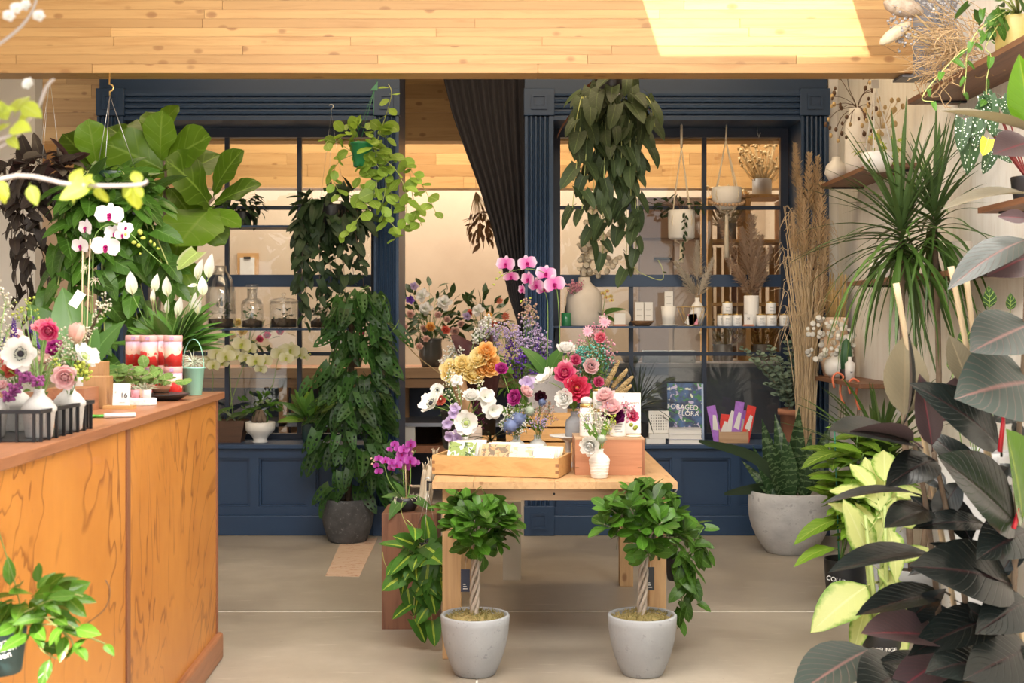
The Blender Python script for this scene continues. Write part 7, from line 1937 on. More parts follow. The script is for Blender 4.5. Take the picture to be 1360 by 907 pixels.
# ---- bouquets standing behind: dark paper wrap, statice, dried mixed pink
fb = {}
for key, x, d, h, lab in (('wrap', 640, 6.75, .2, 'black flower bucket behind the white sweet peas'), ('stat', 695, 6.9, .2, 'black flower bucket hidden behind the statice'), ('mix', 792, 6.55, .22, 'black flower bucket behind the brass lidded jars'), ('back', 605, 6.85, .2, 'black flower bucket at the left back of the table')):
    p = Vector((X_(x, d), d, TZ))
    b_ = thing('flower_bucket', lab, 'bucket', p, 'buckets at the back of the table')
    MB().lathe([(0, 0), (.06, 0), (.063, .004), (.078, h - .006), (.083, h - .005), (.083, h), (.076, h), (.07, .03)], 28, p).build('bucket_body', M_BLACK, b_)
    fb[key] = p + Vector((0, 0, h - .02))
# dark tissue wrap with butter yellow ranunculus
wp = fb['wrap'] + Vector((0, 0, -.08))
M_WRAP = plain('dark plum paper', (.05, .012, .014), .6, var=.4, scale=20)
wr = thing('paper_wrap', 'dark plum tissue wrapped round the yellow ranunculus bouquet', 'wrapping', wp)
def cone_wrap(th, base, top, r0, r1, mt, a0=0.0, a1=6.28, name='paper_sheet', ruf=.05):
    N = 26; base, top = Vector(base), Vector(top)
    m = MB(); vs = []; uvs = []
    ax = (top - base)
    for i in range(7):
        t = i / 6
        for k in range(N + 1):
            a = a0 + (a1 - a0) * k / N
            r = (r0 + (r1 - r0) * t) * (1 + ruf * t * math.sin(a * 7 + t * 2))
            vs.append(base + ax * (t + .1 * t * math.sin(a * 3 + a0)) + Vector((r * math.cos(a), r * math.sin(a), 0))); uvs.append((k / N, t))
    m.add(vs, [(i * (N + 1) + k, i * (N + 1) + k + 1, (i + 1) * (N + 1) + k + 1, (i + 1) * (N + 1) + k) for i in range(6) for k in range(N)], uvs)
    o = m.build(name, mt, th)
    s = o.modifiers.new('solid', 'SOLIDIFY'); s.thickness = .0012
    return o
cone_wrap(wr, wp, W(640, 485, 6.7), .045, .1, M_WRAP)
cone_wrap(wr, W(640, 505, 6.78), W(628, 450, 6.78), .07, .12, M_WRAP, .3, 3.0)
MB().lathe([(0, 0), (.012, 0), (0, .001)], 14, W(617, 508, 6.62), ax=Matrix.Rotation(PI / 2, 3, 'X')).build('round_sticker', M_PAPER, wr)
kf = cone_wrap(wr, wp + Vector((-.02, -.06, 0)), W(612, 492, 6.62), .04, .09, plain('kraft paper', (.45, .28, .15), .7), 3.4, 4.9, 'kraft_sheet')
tv['wrap'] = wp + Vector((0, 0, .12))
for x, y, r, mt, lab in ((601, 493, 20, P_YELLOW, 'butter yellow ranunculus at the left of the dark wrap'), (613, 482, 13, P_YELLOW, 'butter yellow ranunculus pressed against the leftmost one'), (636, 475, 17, P_YELLOW, 'butter yellow ranunculus in the middle of the dark wrap'), (646, 466, 15, P_ORANGE, 'apricot ranunculus at the top of the dark wrap'), (652, 486, 17, P_ORANGE, 'apricot ranunculus at the right of the dark wrap'), (629, 497, 17, P_YELLOW, 'butter yellow ranunculus lowest in the dark wrap'), (622, 488, 12, P_YELLOW, 'small yellow ranunculus between the larger ones'), (640, 490, 12, P_ORANGE, 'small apricot ranunculus between the larger ones')):
    tf('ranunculus', mt, 'wrap', x, y, r, lab, 6.55, (U(-.4, .4), -.9, U(.1, .7)), None, 'ranunculus in the dark paper wrap')
tv['back'] = fb['back']; tv['stat'] = fb['stat']; tv['mix'] = fb['mix']
G_ROSEFOL = leafmat('dark bouquet foliage', (.04, .08, .025), trans=.15)
L_FOL = leafset('fol', G_ROSEFOL, 2, wf=w_ovate, ratio=.42, nu=4, nv=1, droop=.2, pet=.1)
for nm, key, hs, mt, r, n, sp, lab in (
    ('statice', 'stat', [(686, 448), (700, 430), (712, 440), (706, 455), (694, 462), (718, 452), (680, 440), (724, 462)], P_LILAC, .006, 30, .05, 'pale lilac statice standing highest behind the table vases'),
    ('statice', 'stat', [(704, 470), (690, 478), (716, 476), (698, 492), (708, 500), (722, 485)], P_PURPLE, .0066, 28, .045, 'deep violet statice below the pale lilac one'),
    ('statice', 'stat', [(680, 462), (676, 480), (684, 495), (712, 462)], P_PURPLE, .006, 24, .04, 'violet statice sprigs left of the concrete planter'),
    ('statice', 'stat', [(655, 452), (664, 440), (672, 450), (660, 462), (650, 440)], P_LILAC, .0056, 22, .05, 'mauve statice right behind the apricot ranunculus'),
    ('waxflower', 'stat', [(700, 405), (706, 412), (696, 418), (708, 424)], P_BLUSH, .006, 16, .035, 'pinkish white sprig rising beneath the orchid blooms'),
    ('white_sprig', 'back', [(597, 470), (604, 462), (592, 480), (610, 470)], P_WHITE, .006, 20, .04, 'white sprig left of the dark plum wrap'),
    ('white_sprig', 'back', [(640, 440), (648, 428), (632, 445), (655, 440)], P_WHITE, .0075, 16, .04, 'white hydrangea like sprig over the dark plum wrap'),
    ('gypsophila', 'mix', [(782, 470), (792, 455), (800, 468), (776, 485), (806, 478), (790, 485), (798, 490), (770, 470)], P_TURQ, .0058, 30, .05, 'turquoise dyed gypsophila cloud in the dried pink bouquet'),
    ('gypsophila', 'mix', [(764, 480), (772, 460), (782, 445), (796, 440), (806, 455), (812, 470), (766, 500), (760, 465), (800, 430)], P_PINKF, .0062, 18, .045, 'pink dried filler of the bouquet behind the brass lidded jars'),
    ('lagurus', 'mix', [(768, 490), (775, 505), (783, 498), (792, 505), (764, 470), (788, 470), (780, 458), (800, 500)], plain('sage fluff', (.45, .42, .28), .9), .005, 26, .04, 'sage green fluffy filler of the dried pink bouquet')):
    spray(tv[key], [W(x, y, tv[key].y + U(-.08, .06)) for x, y in hs], mt, r * 1.15, lab, None, n=int(n * 1.7), spread=sp, name=nm, sr=.0014, stretch=1.3)
for x, y, r, mt, lab in ((803, 428, 7, P_PINKF, 'small dried pink bloom, topmost of the dried pink bouquet'), (797, 448, 9, P_ROSE, 'dried rose pink bloom near the top of the dried bouquet'), (785, 486, 12, P_PINK, 'blush anemone like bloom in the turquoise cloud'), (765, 478, 8, P_HOT, 'hot pink dried bloom left of the turquoise cloud'), (795, 507, 8, P_HOT, 'hot pink dried bloom right above the brass lid'), (752, 485, 8, P_PINKF, 'pink dried bloom behind the hot pink ranunculus'), (780, 440, 7, P_PINKF, 'pink dried bloom at the left top of the dried bouquet')):
    tf('daisy' if mt is P_PINKF else 'ranunculus', mt, 'mix', x, y, r, lab, 6.45, (U(-.3, .3), -1, .3), M_STAMEN if r == 12 else None, 'blooms of the dried pink bouquet')
# bunch of wheat ears lying right of it
for i, (x, y) in enumerate(((812, 500), (818, 508), (824, 502), (830, 510), (822, 518), (815, 492), (808, 505), (828, 520))):
    m0 = tv['mix'] + Vector((.02, 0, 0)); e = W(x, y, 6.5 + U(-.05, .05)); dr = (e - m0).normalized() + Vector((.3, -.1, .1))
    o = MB().tube(smooth_path([m0, m0.lerp(e, .6), e], 4), .0014, 4).build('wheat_ear', M_DRYSTEM, None, m0)
    tag(o, 'golden wheat ear fanning out right of the dried pink bouquet', 'wheat', 'wheat ears behind the white book')
    inst('seed_head', head_mesh('ear', M_DRYSTEM), o, aim(e - dr.normalized() * .03, dr, .085))
for k, (x, y, tx, ty) in enumerate(((640, 560, 630, 588), (650, 565, 668, 580), (640, 575, 655, 592), (660, 560, 640, 580), (668, 565, 660, 590), (648, 560, 676, 570), (655, 575, 640, 596), (634, 566, 622, 578))):
    if k == 0:
        fp = Vector((X_(652, 6.2), 6.2, TZ)); fth = thing('bronze_foliage', 'dark bronze strap foliage spilling behind the cards', 'foliage', fp)
        MB().lathe([(0, 0), (.028, 0), (.03, .004), (.03, .09), (.028, .092), (.026, .08)], 22, fp).build('glass', M_GLASS, fth)
    inst('leaf', L_DRACDK[1], fth, frame(fp + Vector((0, 0, .1)), W(tx, ty, 6.1) - fp - Vector((0, 0, .06)), (0, -.4, 1), .11 + .01 * k, 1.4))
    inst('leaf', L_DRACDK[2], fth, frame(fp + Vector((0, 0, .1)), Vector((U(-1, 1), U(-1, 0), U(.2, .9))), (0, -.2, 1), .13, 1.4))
for key, x, y, rx, ry, n, lab in (('stat', 690, 500, .16, .13, 70, 'dark green foliage bunch below the violet statice'), ('mix', 782, 492, .13, .13, 60, 'grey green foliage bunch inside the dried pink bouquet'), ('back', 612, 535, .13, .12, 60, 'dark green foliage bunch behind the white anemones'), ('m1', 690, 555, .08, .06, 36, 'fine green foliage above the pale pair of vases')):
    p = tv[key]; fo = thing('foliage_bunch', lab, 'foliage', p)
    crown(fo, W(x, y, p.y), (rx, .08, ry), n, L_SMALL if key != 'back' else L_FOL, .06, -.4, shell=.3, stems=p, sm=M_STEM, sr=.0015)
# ================================================================ WINDOW DECKS AND SHELVES
def lathe_thing(name, label, cat, p, prof, mt, n=26, part='body', group=None):
    th = thing(name, label, cat, p, group)
    MB().lathe(prof, n, p).build(part, mt, th)
    return th
def cyl(r, h, wall=.004): return [(0, 0), (r * .95, 0), (r, .004), (r, h - .002), (r - wall * .5, h), (r - wall, h - .004), (r - wall, h * .2)]
DZ = 8.8
# left deck: trough of yellow orchids, footed bowl with ginseng fig, teal pot with peace lily
M_TROUGH = wood('dark brown trough', (.09, .045, .025), (.05, .025, .015), 0, 2, .6)
tc = Vector((X_(296, DZ), DZ, Z_SILL))
orchids = []
sp_, bl_ = [], []
for xs, pts in ((275, [(283, 500), (272, 470), (285, 452)]), (300, [(318, 500), (330, 480), (352, 478)]), (310, [(305, 490), (310, 460), (330, 462)]), (318, [(358, 520), (372, 472), (400, 468)])):
    sp_.append([tc + Vector(((xs - 296) * DZ / F, 0, .14))] + [W(x, y, DZ - .03) for x, y in pts])
for x, y, r in ((278, 480, 9), (288, 470, 10), (300, 474, 10), (284, 486, 8), (308, 466, 9), (322, 458, 11), (332, 464, 9), (316, 474, 8), (340, 480, 10), (352, 480, 9), (346, 490, 7), (372, 470, 10), (386, 466, 11), (398, 470, 9), (380, 476, 8), (405, 474, 6), (326, 476, 8), (295, 482, 8)):
    bl_.append((W(x, y, DZ - .07 + U(-.03, .03)), r * 1.25 * DZ / F, (U(-.5, .5), -1, U(-.3, .3))))
ot = orchid('pale yellow orchids in a long dark brown trough on the left display deck', tc, None, None, sp_, bl_, P_ORCHY, P_CHART,
            [(tc + Vector((dx, -.03, .13)), tc + Vector((dx + ex, -.1, .13 + ez)), 1.3) for dx, ex, ez in ((-.1, -.08, .1), (-.08, .06, .14), (0, -.07, .15), (.02, .08, .12), (.1, .06, .14), (.1, -.05, .1))], [], 'yellow_orchids', [(W(x, y, DZ), .008) for x, y in ((408, 466), (412, 470), (336, 452))], moss=False)
m = MB(); a, b = .165, .135
vs = [Vector((sx * (a if z else b), sy * (.085 if z else .07), z)) + tc for z in (0, .15) for sx, sy in ((-1, -1), (1, -1), (1, 1), (-1, 1))]
m.add(vs, [(0, 3, 2, 1), (0, 1, 5, 4), (1, 2, 6, 5), (2, 3, 7, 6), (3, 0, 4, 7)], None, 0, False); m.build('trough', M_TROUGH, ot)
MB().box(tc + Vector((-.155, -.08, .12)), tc + Vector((.155, .08, .135))).build('moss', M_MOSS, ot)
bc = Vector((X_(347, DZ), DZ - .04, Z_SILL))
th = thing('ginseng_fig', 'small ginseng fig in a white footed bowl on the left display deck', 'potted plant', bc)
pot(th, bc, [(0, 0), (.05, 0), (.052, .006), (.045, .02), (.055, .04), (.092, .075), (.1, .09), (.102, .138), (.098, .14), (.095, .12), (.09, .1)], M_WHITE, 'footed_bowl'); soil(th, bc, .09, .118)
for dx, ex in ((-.03, -.015), (0, .012), (.03, .0)): MB().tube(smooth_path([bc + Vector((dx, 0, .11)), bc + Vector((dx * 1.2, -.02, .15)), bc + Vector((ex, 0, .22))], 4), [.016] * 4 + [.02] * 3 + [.013] * 2, 8).build('root', M_BARK, th)
crown(th, bc + Vector((0, -.01, .265)), (.125, .09, .075), 70, L_FICUS, .06, -.1)
px = W(412, 588, DZ); px.z = Z_SILL
th = thing('variegated_aglaonema', 'leafy green plant in a dark teal pot at the right of the left deck', 'potted plant', px)
pot(th, px, round_pot_profile(.062, .05, .13, .005, .1), M_TEAL); soil(th, px, .055, .11)
for k in range(26):
    an = k * 2.4; el = U(.2, 1.3); dr = Vector((math.cos(an) * math.cos(el), math.sin(an) * math.cos(el) * .6, math.sin(el)))
    place_leaf(th, L_LILY if k % 3 else L_CROTON, px + Vector((0, 0, .12)) + dr * .07, dr, (-dr.x * .4, -.5, .9), U(.12, .2), 1.2)
# terrarium jars on the left shelf
M_LAYER = mottled('terrarium soil', (.03, .02, .012), (.09, .06, .035), rough=.95, s1=20, s2=60, bump=.5)
SY = 8.82
for x, r, h, prof, lab, lid in ((293, .092, .43, [(0, 0), (.07, 0), (.1, .03), (.106, .1), (.102, .24), (.085, .33), (.05, .385), (.038, .4), (.038, .43), (.035, .43), (.035, .4), (.08, .32), (.098, .24), (.1, .1)], 'tall glass cloche terrarium at the left of the lower window shelf', 0),
                               (335, .074, .27, [(0, 0), (.072, 0), (.076, .004), (.076, .17), (.06, .195), (.034, .21), (.034, .27), (.031, .27), (.031, .208), (.072, .168)], 'apothecary bottle terrarium with ground stopper on the lower window shelf', 1),
                               (377, .096, .2, [(0, 0), (.094, 0), (.098, .004), (.098, .17), (.094, .185), (.09, .185), (.094, .168)], 'wide lidded glass jar terrarium right of the apothecary bottle', 2),
                               (425, .07, .14, [(0, 0), (.05, 0), (.075, .05), (.07, .11), (.055, .14), (.052, .14), (.067, .11)], 'round glass bowl terrarium below the dark trailing plant', 0)):
    p = Vector((X_(x, SY), SY, ZS_L))
    th = thing('terrarium_jar', lab, 'terrarium', p)
    MB().lathe(prof, 30, p).build('glass', M_GLASS, th)
    rr = r * .9
    MB().lathe([(0, .004), (rr, .006), (rr, .05 if r < .09 else .065), (0, .07)], 24, p).build('soil', M_LAYER, th)
    if lid == 1: MB().lathe([(.03, .262), (.036, .27), (.036, .285), (.044, .288), (.044, .3), (0, .304)], 24, p).build('stopper', M_GLASS, th)
    if lid == 2: MB().lathe([(.098, .186), (.098, .194), (.06, .205), (.012, .21), (.008, .222), (.018, .236), (0, .246)], 28, p).build('glass_lid', M_GLASS, th)
    crown(th, p + Vector((0, 0, .1)), (r * .6, r * .6, .05 if h < .4 else .1), 22, L_FICUS if x == 335 else L_DARK, .032, -.3)
p = Vector((X_(463, SY), SY, ZS_L))
th = thing('string_plant', 'thin stemmed plant in a black pot, right end of the lower window shelf', 'potted plant', p)
pot(th, p, round_pot_profile(.085, .065, .12, .005, .1), M_BLACK); soil(th, p, .075, .1)
crown(th, p + Vector((0, -.02, .22)), (.13, .08, .12), 40, L_SMALL, .06, .2, stems=p + Vector((0, 0, .1)), sm=M_PALEVINE)
# right shelf ------------------------------------------------------------
RY = 8.82
def rs(x, y=RY): return Vector((X_(x, y), y, ZS_R))
M_BONE = mottled('bone stoneware', (.56, .5, .43), (.66, .6, .53), rough=.75, s1=5, s2=50, bump=.1)
big = rs(776)
lathe_thing('bottle_vase', 'big bone white bottle vase of dried moon pennies on the right window shelf', 'vase', big, [(0, 0), (.108, 0), (.112, .006), (.122, .1), (.124, .19), (.108, .24), (.055, .29), (.042, .305), (.04, .335), (.036, .335), (.037, .3)], M_BONE, 34)
P_MOON = petalmat('papery disc', (.74, .66, .52), (.82, .76, .64), trans=.4)
lun = MB(); disc = []
top = big + Vector((0, 0, .32))
mo = thing('moon_pennies', 'dried silvery moon pennies rising from the big bone vase', 'dried flowers', top)
stems = MB()
for k in range(12):
    e = W(U(745, 842), U(262, 345), U(8.72, 8.93)); P = smooth_path([top - Vector((0, 0, .1)), top, top.lerp(e, .6), e], 4); stems.tube(P, .0012, 4)
    for q in range(9):
        pq = P[-1].lerp(P[5], U(0, 1)) + rv(U(.01, .06)); disc.append(pq)
stems.build('stems', M_DRYSTEM, mo)
for pq in disc:
    if WY - .045 > pq.y: inst('disc', head_mesh('moon', P_MOON), mo, aim(pq, (U(-.6, .6), -1, U(-.5, .5)), U(.016, .028)))
pk = rs(752, 8.76)
th = lathe_thing('green_glass', 'small green glass at the left end of the right window shelf', 'glass', pk, cyl(.034, .09), plain('green glass', (.03, .2, .08), .12), 24)
th = lathe_thing('dark_vase', 'dark slim vase of pink blossom beside the big bone vase', 'vase', rs(757, 8.88), [(0, 0), (.035, 0), (.04, .08), (.018, .2), (.016, .24), (.012, .24)], plain('dark clay', (.08, .07, .06), .7))
spray(rs(757, 8.88) + Vector((0, 0, .23)), [W(x, y, 8.72) for x, y in ((756, 382), (762, 378), (768, 382), (764, 386), (771, 379))], P_PINKF, .008, 'pink blossom cluster leaning over the shoulder of the big bone vase', n=20, spread=.03)
c = rs(800, 8.78)
orchid('tiny yellow orchid in a pale banded cup on the right window shelf', c, cyl(.037, .075), mottled('banded cup', (.6, .55, .5), (.72, .69, .66), rough=.5, s1=20, stretch=(.1, .1, 1)),
       [[c + Vector((0, 0, .07)), W(802, 405, 8.78), W(805, 388, 8.78)]], [(W(x, y, 8.76), .018, (U(-.5, .5), -1, 0)) for x, y in ((801, 390), (806, 387), (811, 394), (812, 399), (805, 395))], petalmat('golden orchid petal', (.7, .5, .1), (.75, .62, .25)), P_ORCHLIP,
       [(c + Vector((0, 0, .07)), W(791, 408, 8.74), 1.8), (c + Vector((0, 0, .07)), W(817, 402, 8.74), 1.4), (c + Vector((0, 0, .07)), W(818, 424, 8.74), 1.2)], [], 'tiny_orchid', top_r=.032, top_z=.065)
p = rs(828, 8.86); o = MB().lathe([(0, 0), (.05, 0), (.053, .004), (.05, .008), (0, .008)], 30, p + Vector((0, 0, .053)), ax=Matrix.Rotation(PI / 2 - .2, 3, 'X')).build('ceramic_disc', M_BONE, None, p); tag(o, 'round bone ceramic dish standing on edge behind the small white box', 'dish')
p = rs(823, 8.76); b_ = tag(MB().cbox(p + Vector((0, 0, .012)), (.075, .03, .075)).build('white_box', M_PAPER, None, p), 'small square white box on a wooden foot, right window shelf', 'box'); MB().cbox(p, (.09, .05, .012)).build('wooden_foot', M_CHERRY, b_)
p = rs(853, 8.8); t_ = thing('wooden_tray', 'dark wooden dish under the pair of white boxes', 'dish', p); MB().lathe([(0, 0), (.05, 0), (.085, .034), (.082, .036), (.046, .008), (0, .006)], 30, p).build('body', wood('dark burnt wood', (.12, .06, .03), (.3, .17, .07), 0, 2), t_)
for i, x in enumerate((849, 861)):
    q = Vector((X_(x, 8.8), 8.8, ZS_R + .038)); b_ = tag(MB().cbox(q, (.057, .03, .125)).build('tall_box', M_PAPER, None, q), ('left' if i == 0 else 'right') + ' of two tall white boxes standing on the dark wooden dish', 'box')
    for k in range(2): MB().box((q.x - .018, q.y - .0156, q.z + .07 - .035 * k), (q.x + .018, q.y - .015, q.z + .072 - .035 * k)).build('printed_line', M_GREYLID, b_)
p = rs(888, 8.8); lathe_thing('saucer', 'white saucer under the white beaker on the right window shelf', 'saucer', p, [(0, 0), (.05, 0), (.062, .008), (.06, .01), (0, .008)], M_WHITE)
q = p + Vector((0, 0, .0102)); lathe_thing('beaker', 'white tapered beaker holding a slim white box', 'cup', q, [(0, 0), (.042, 0), (.052, .125), (.049, .125), (.04, .01)], M_MATTEWHITE)
q2 = q + Vector((0, 0, .012)); b_ = tag(MB().cbox(q2, (.057, .03, .215)).build('slim_box', M_PAPER, None, q2), 'slim tall white box standing in the white beaker', 'box')
for k in range(3): MB().box((q2.x - .018, q2.y - .0156, q2.z + .18 - .025 * k), (q2.x + .016, q2.y - .015, q2.z + .182 - .025 * k)).build('printed_line', M_GREYLID, b_)
# wire basket with pink packets and white vase of bleached plumes
p = rs(920, 8.77); wb = thing('wire_basket', 'brass wire basket with pink packets on the right window shelf', 'basket', p)
for z, rr in ((.004, .055), (.13, .105)): MB().tube([p + Vector((rr * math.cos(t * PI / 12), rr * .55 * math.sin(t * PI / 12), z)) for t in range(25)], .0022, 5, cap=False).build('wire_ring', M_BRASS, wb)
for t in range(8): an = t * PI / 4; MB().tube([p + Vector((.055 * math.cos(an), .03 * math.sin(an), .004)), p + Vector((.105 * math.cos(an), .058 * math.sin(an), .13))], .0018, 5).build('wire_upright', M_BRASS, wb)
for dx, ry, mt, lab in ((.005, .1, plain('pink printed packet', (.7, .25, .32), .5, scale=60, var=.5), 'pink patterned packet in the brass wire basket'), (-.03, -.5, M_PAPER, 'white packet with black mark in the brass wire basket')):
    q = p + Vector((dx, 0, .008)); o = MB().cbox(q, (.06, .02, .075 if dx > 0 else .1)).build('packet', mt, None, q); o.rotation_euler = (0, -ry, 0); tag(o, lab, 'packet')
p = rs(926, 8.88); lathe_thing('round_vase', 'white round shouldered vase of bleached plumes behind the wire basket', 'vase', p, [(0, 0), (.038, 0), (.046, .06), (.05, .12), (.03, .155), (.016, .17), (.017, .195), (.012, .195)], M_MATTEWHITE)
P_BLEACH = petalmat('bleached plume', (.82, .75, .64), (.88, .83, .74), trans=.4)
P_PAMPAS = petalmat('pampas plume', (.62, .47, .35), (.76, .62, .5), trans=.5)
def plume(th_name, base, tip, L, mt, w, label, group, cat='dried plume'):
    base, tip = Vector(base), Vector(tip)
    d = (tip - base); o = MB().tube(smooth_path([base, base.lerp(tip, .5), tip - d.normalized() * L * .6], 4), .0016, 4).build(th_name, M_DRYSTEM, None, base)
    tag(o, label, cat, group); inst('plume', head_mesh('plume', mt, RND.randint(0, 1)), o, frame3(tip - d.normalized() * L, d, L, w)); return o
def frame3(pos, z, L, w):
    M = aim(pos, z, 1.0, U(0, 6)); return M @ Matrix.Diagonal((L * w, L * w, L, 1))
m0 = p + Vector((0, 0, .19))
for x, y, dd, lab in ((895, 345, 8.83, 'bleached white plume leaning left over the wire basket'), (926, 318, 8.88, 'bleached white plume standing straight up'), (948, 342, 8.86, 'bleached white plume leaning right'), (912, 362, 8.84, 'short bleached plume between the left and upright ones')):
    plume('bleached_plume', m0, W(x, y, dd), .28 if y < 350 else .17, P_BLEACH, 1.3, lab, 'bleached plumes')
p = rs(998, 8.86); lathe_thing('cylinder_vase', 'white cylinder vase with a printed mark holding pampas', 'vase', p, cyl(.052, .21), M_MATTEWHITE)
for x, y, dd, L in ((955, 290, 8.84, .3), (962, 335, 8.8, .26), (985, 300, 8.86, .34), (998, 282, 8.86, .42), (1012, 310, 8.84, .34), (1025, 325, 8.86, .3), (1005, 340, 8.78, .26), (976, 350, 8.8, .24), (1020, 360, 8.82, .2)):
    plume('pampas_plume', p + Vector((0, 0, .2)), W(x, y, dd), L, P_PAMPAS, 1.5, 'feathery brown pampas plume in the white cylinder vase', 'pampas in the cylinder vase')
GJ2 = 'brass lidded candle jars on the right window shelf'
jr, jh = .034, .083
for i, (x, d, lv, lab) in enumerate(((959, 8.84, 0, 'brass lidded candle jar at the left end of the lower row'), (966, 8.76, 0, 'brass lidded candle jar carrying the left upper jar'), (979, 8.78, 0, 'brass lidded candle jar left of the little 25 calendar'), (1011, 8.78, 0, 'brass lidded candle jar right of the little 25 calendar'), (1025, 8.76, 0, 'brass lidded candle jar carrying the right upper jar'), (1042, 8.78, 0, 'brass lidded candle jar at the right end by the window frame'), (966, 8.76, 1, 'brass lidded candle jar on top at the left'), (1024, 8.76, 1, 'brass lidded candle jar on top at the right'))):
    q = rs(x, d) + Vector((0, 0, lv * (jh + .0005)))
    if i == 0: j0 = candle_jar(lab, q, jr, jh, M_BRASS, GJ2)
    else: dup(j0, q - WL[j0.name], lab, GJ2)
p = rs(994, 8.74); cl2 = thing('day_calendar', 'white day calendar showing 25 on a wooden block between candle jars', 'calendar', p)
MB().cbox(p, (.075, .03, .012)).build('wooden_base', M_CHERRY, cl2); MB().cbox(p + Vector((0, 0, .012)), (.058, .012, .068)).build('pages', M_PAPER, cl2); text_at('25', .022, p + Vector((0, -.0066, .05)), cl2, M_INK)
# macrame hangers from the window head
for x, zp, pr, lab, bead in ((905, 318, [(0, 0), (.075, 0), (.09, .012), (.092, .195), (.088, .2), (.084, .19)], 'white pot of ivy in a macrame hanger before the right window', False), (965, 278, [(0, 0), (.06, 0), (.095, .05), (.105, .11), (.1, .15), (.096, .15), (.1, .11)], 'empty white bowl in a beaded macrame hanger before the right window', True)):
    d = 8.78; base = W(x, zp, d); th = thing('macrame_hanger', lab, 'hanging planter', base)
    pot(th, base, pr, M_MATTEWHITE)
    tp = W(x, 196, d) if not bead else W(x - 1, 186, d); up = W(x, 162, d)
    rp = max(r for r, z in pr); zt = pr[-2][1]
    for k in range(4):
        a = k * PI / 2 + .7; e = base + Vector(((rp + .004) * math.cos(a), (rp + .004) * math.sin(a), zt * .6))
        MB().tube([tp, e, base + Vector((.06 * math.cos(a), .06 * math.sin(a), -.01)), base + Vector((0, 0, -.03))], .0042, 6).build('rope', M_ROPE, th)
    MB().tube([tp, up - Vector((0, 0, .02))], .009 if not bead else .006, 7).build('knotted_rope', M_ROPE, th)
    MB().tube([up + Vector((0, 0, .02)), up + Vector((0, -.014, 0)), up + Vector((0, -.01, -.03)), up + Vector((0, .006, -.03))], .003, 6).build('hook', M_STEEL, th)
    MB().tube([base - Vector((0, 0, .015)), base - Vector((0, 0, .05)), base - Vector((0, 0, .12)), base - Vector((0, 0, .16 if not bead else .33))], [.008, .012, .013, .018], 8).build('tassel', M_ROPE, th)
    if bead:
        for k in range(15):
            a = PI + k * PI / 14; MB().blob(base + Vector(((rp + .012) * math.cos(a), (rp + .012) * math.sin(a), .055 - .035 * math.sin(k * PI / 14))), .0125, 9, 6).build('wooden_bead', M_TABLEX, th)
    else:
        soil(th, base, .08, .18); crown(th, base + Vector((-.03, -.02, .23)), (.19, .1, .07), 60, L_DARK, .045, .1, stems=base + Vector((0, 0, .18)), sm=M_DARKVINE)
        vine(th, [base + Vector((0, -.06, .2)), base + Vector((.01, -.115, .14)), base + Vector((.0, -.115, -.02)), base + Vector((-.01, -.11, -.15))], L_DARK, .04, .025, M_DARKVINE, .0015)
tag(MB().tube([W(1006, 165, 8.9), W(1006, 176, 8.88), W(1008, 182, 8.87), W(1010, 176, 8.86)], .004, 6).build('hook', M_STEEL, None, W(1006, 165, 8.9)), 'bare steel hook in the window head right of the beaded hanger', 'hook')
# right deck: calendar, books, seed packets
dz = Z_SILL
def dk_(x, y): return Vector((X_(x, y), y, dz))
q = dk_(871, 8.72); G = 'white paper blocks left of the books'
for k, (x, wd, lab) in enumerate(((870, .13, 'lower white paper block under the small grid calendar'), (874, .13, 'upper white paper block under the small grid calendar'))): tag(MB().cbox(dk_(x, 8.72) + Vector((0, 0, .034 * k)), (wd, .1, .033)).build('paper_block', M_PAPER, None, dk_(x, 8.72) + Vector((0, 0, .034 * k))), lab, 'paper block', G)
q = Vector((X_(875, 8.72), 8.72, dz + .068)); gcal = thing('grid_calendar', 'small white month calendar with printed grid leaning on paper blocks', 'calendar', q)
MB().cbox(q, (.137, .006, .15), rx=.1).build('card', M_PAPER, gcal)
for r in range(6):
    for k in range(7): MB().cbox(q + Matrix.Rotation(-.1, 3, 'X') @ Vector((-.05 + .0165 * k, -.0036, .02 + .019 * r)), (.006, .0012, .008), rx=.1).build('printed_day', M_INK if (r * k) % 5 else M_GREYLID, gcal)
bx = 911
cols = (plain('grey violet book', (.5, .5, .62), .6), M_PAPER, plain('white book', (.72, .72, .76), .6))
for k, lab in enumerate(('lowest book of the flat stack under the foraging book', 'middle book of the flat stack under the foraging book', 'top book of the flat stack under the foraging book')):
    q = Vector((X_(909, 8.72), 8.72, dz + .0335 * k)); b_ = thing('flat_book', lab, 'book', q, 'books stacked flat on the right deck')
    MB().cbox(q + Vector((0, 0, .003)), (.215, .15, .027), rz=-.06).build('pages', M_PAPER, b_)
    for z in (0, .03): MB().cbox(q + Vector((0, 0, z)), (.222, .156, .003), rz=-.06).build('cover', cols[k], b_)
t = NT('dark floral print'); v = t.coord()
col = t.mix(t.ramp(t.noise(v, 16, 3), [(.4, 0.0), (.6, 1.0)]), (.035, .05, .11), (.06, .13, .3))
for sc, c_, th_ in ((22, (.05, .2, .07), .56), (26, (.5, .45, .65), .62), (33, (.7, .75, .6), .66)): col = t.mix(t.ramp(t.noise(v, sc, 2, .4), [(th_, 0.0), (th_ + .04, 1.0)]), col, c_)
t.base(col); t.b.inputs['Roughness'].default_value = .35
q = Vector((X_(911, 8.81), 8.81, dz + .001)); fb_ = thing('foraging_book', 'dark flowery book titled Foraged Flora standing behind the flat stack', 'book', q)
MB().cbox(q, (.25, .026, .4), rx=.12).build('cover', t.mat, fb_); MB().cbox(q + Vector((.118, -.001, .004)), (.012, .024, .392), rx=.12).build('pale_spine', plain('pale blue cloth', (.4, .5, .68), .6), fb_)
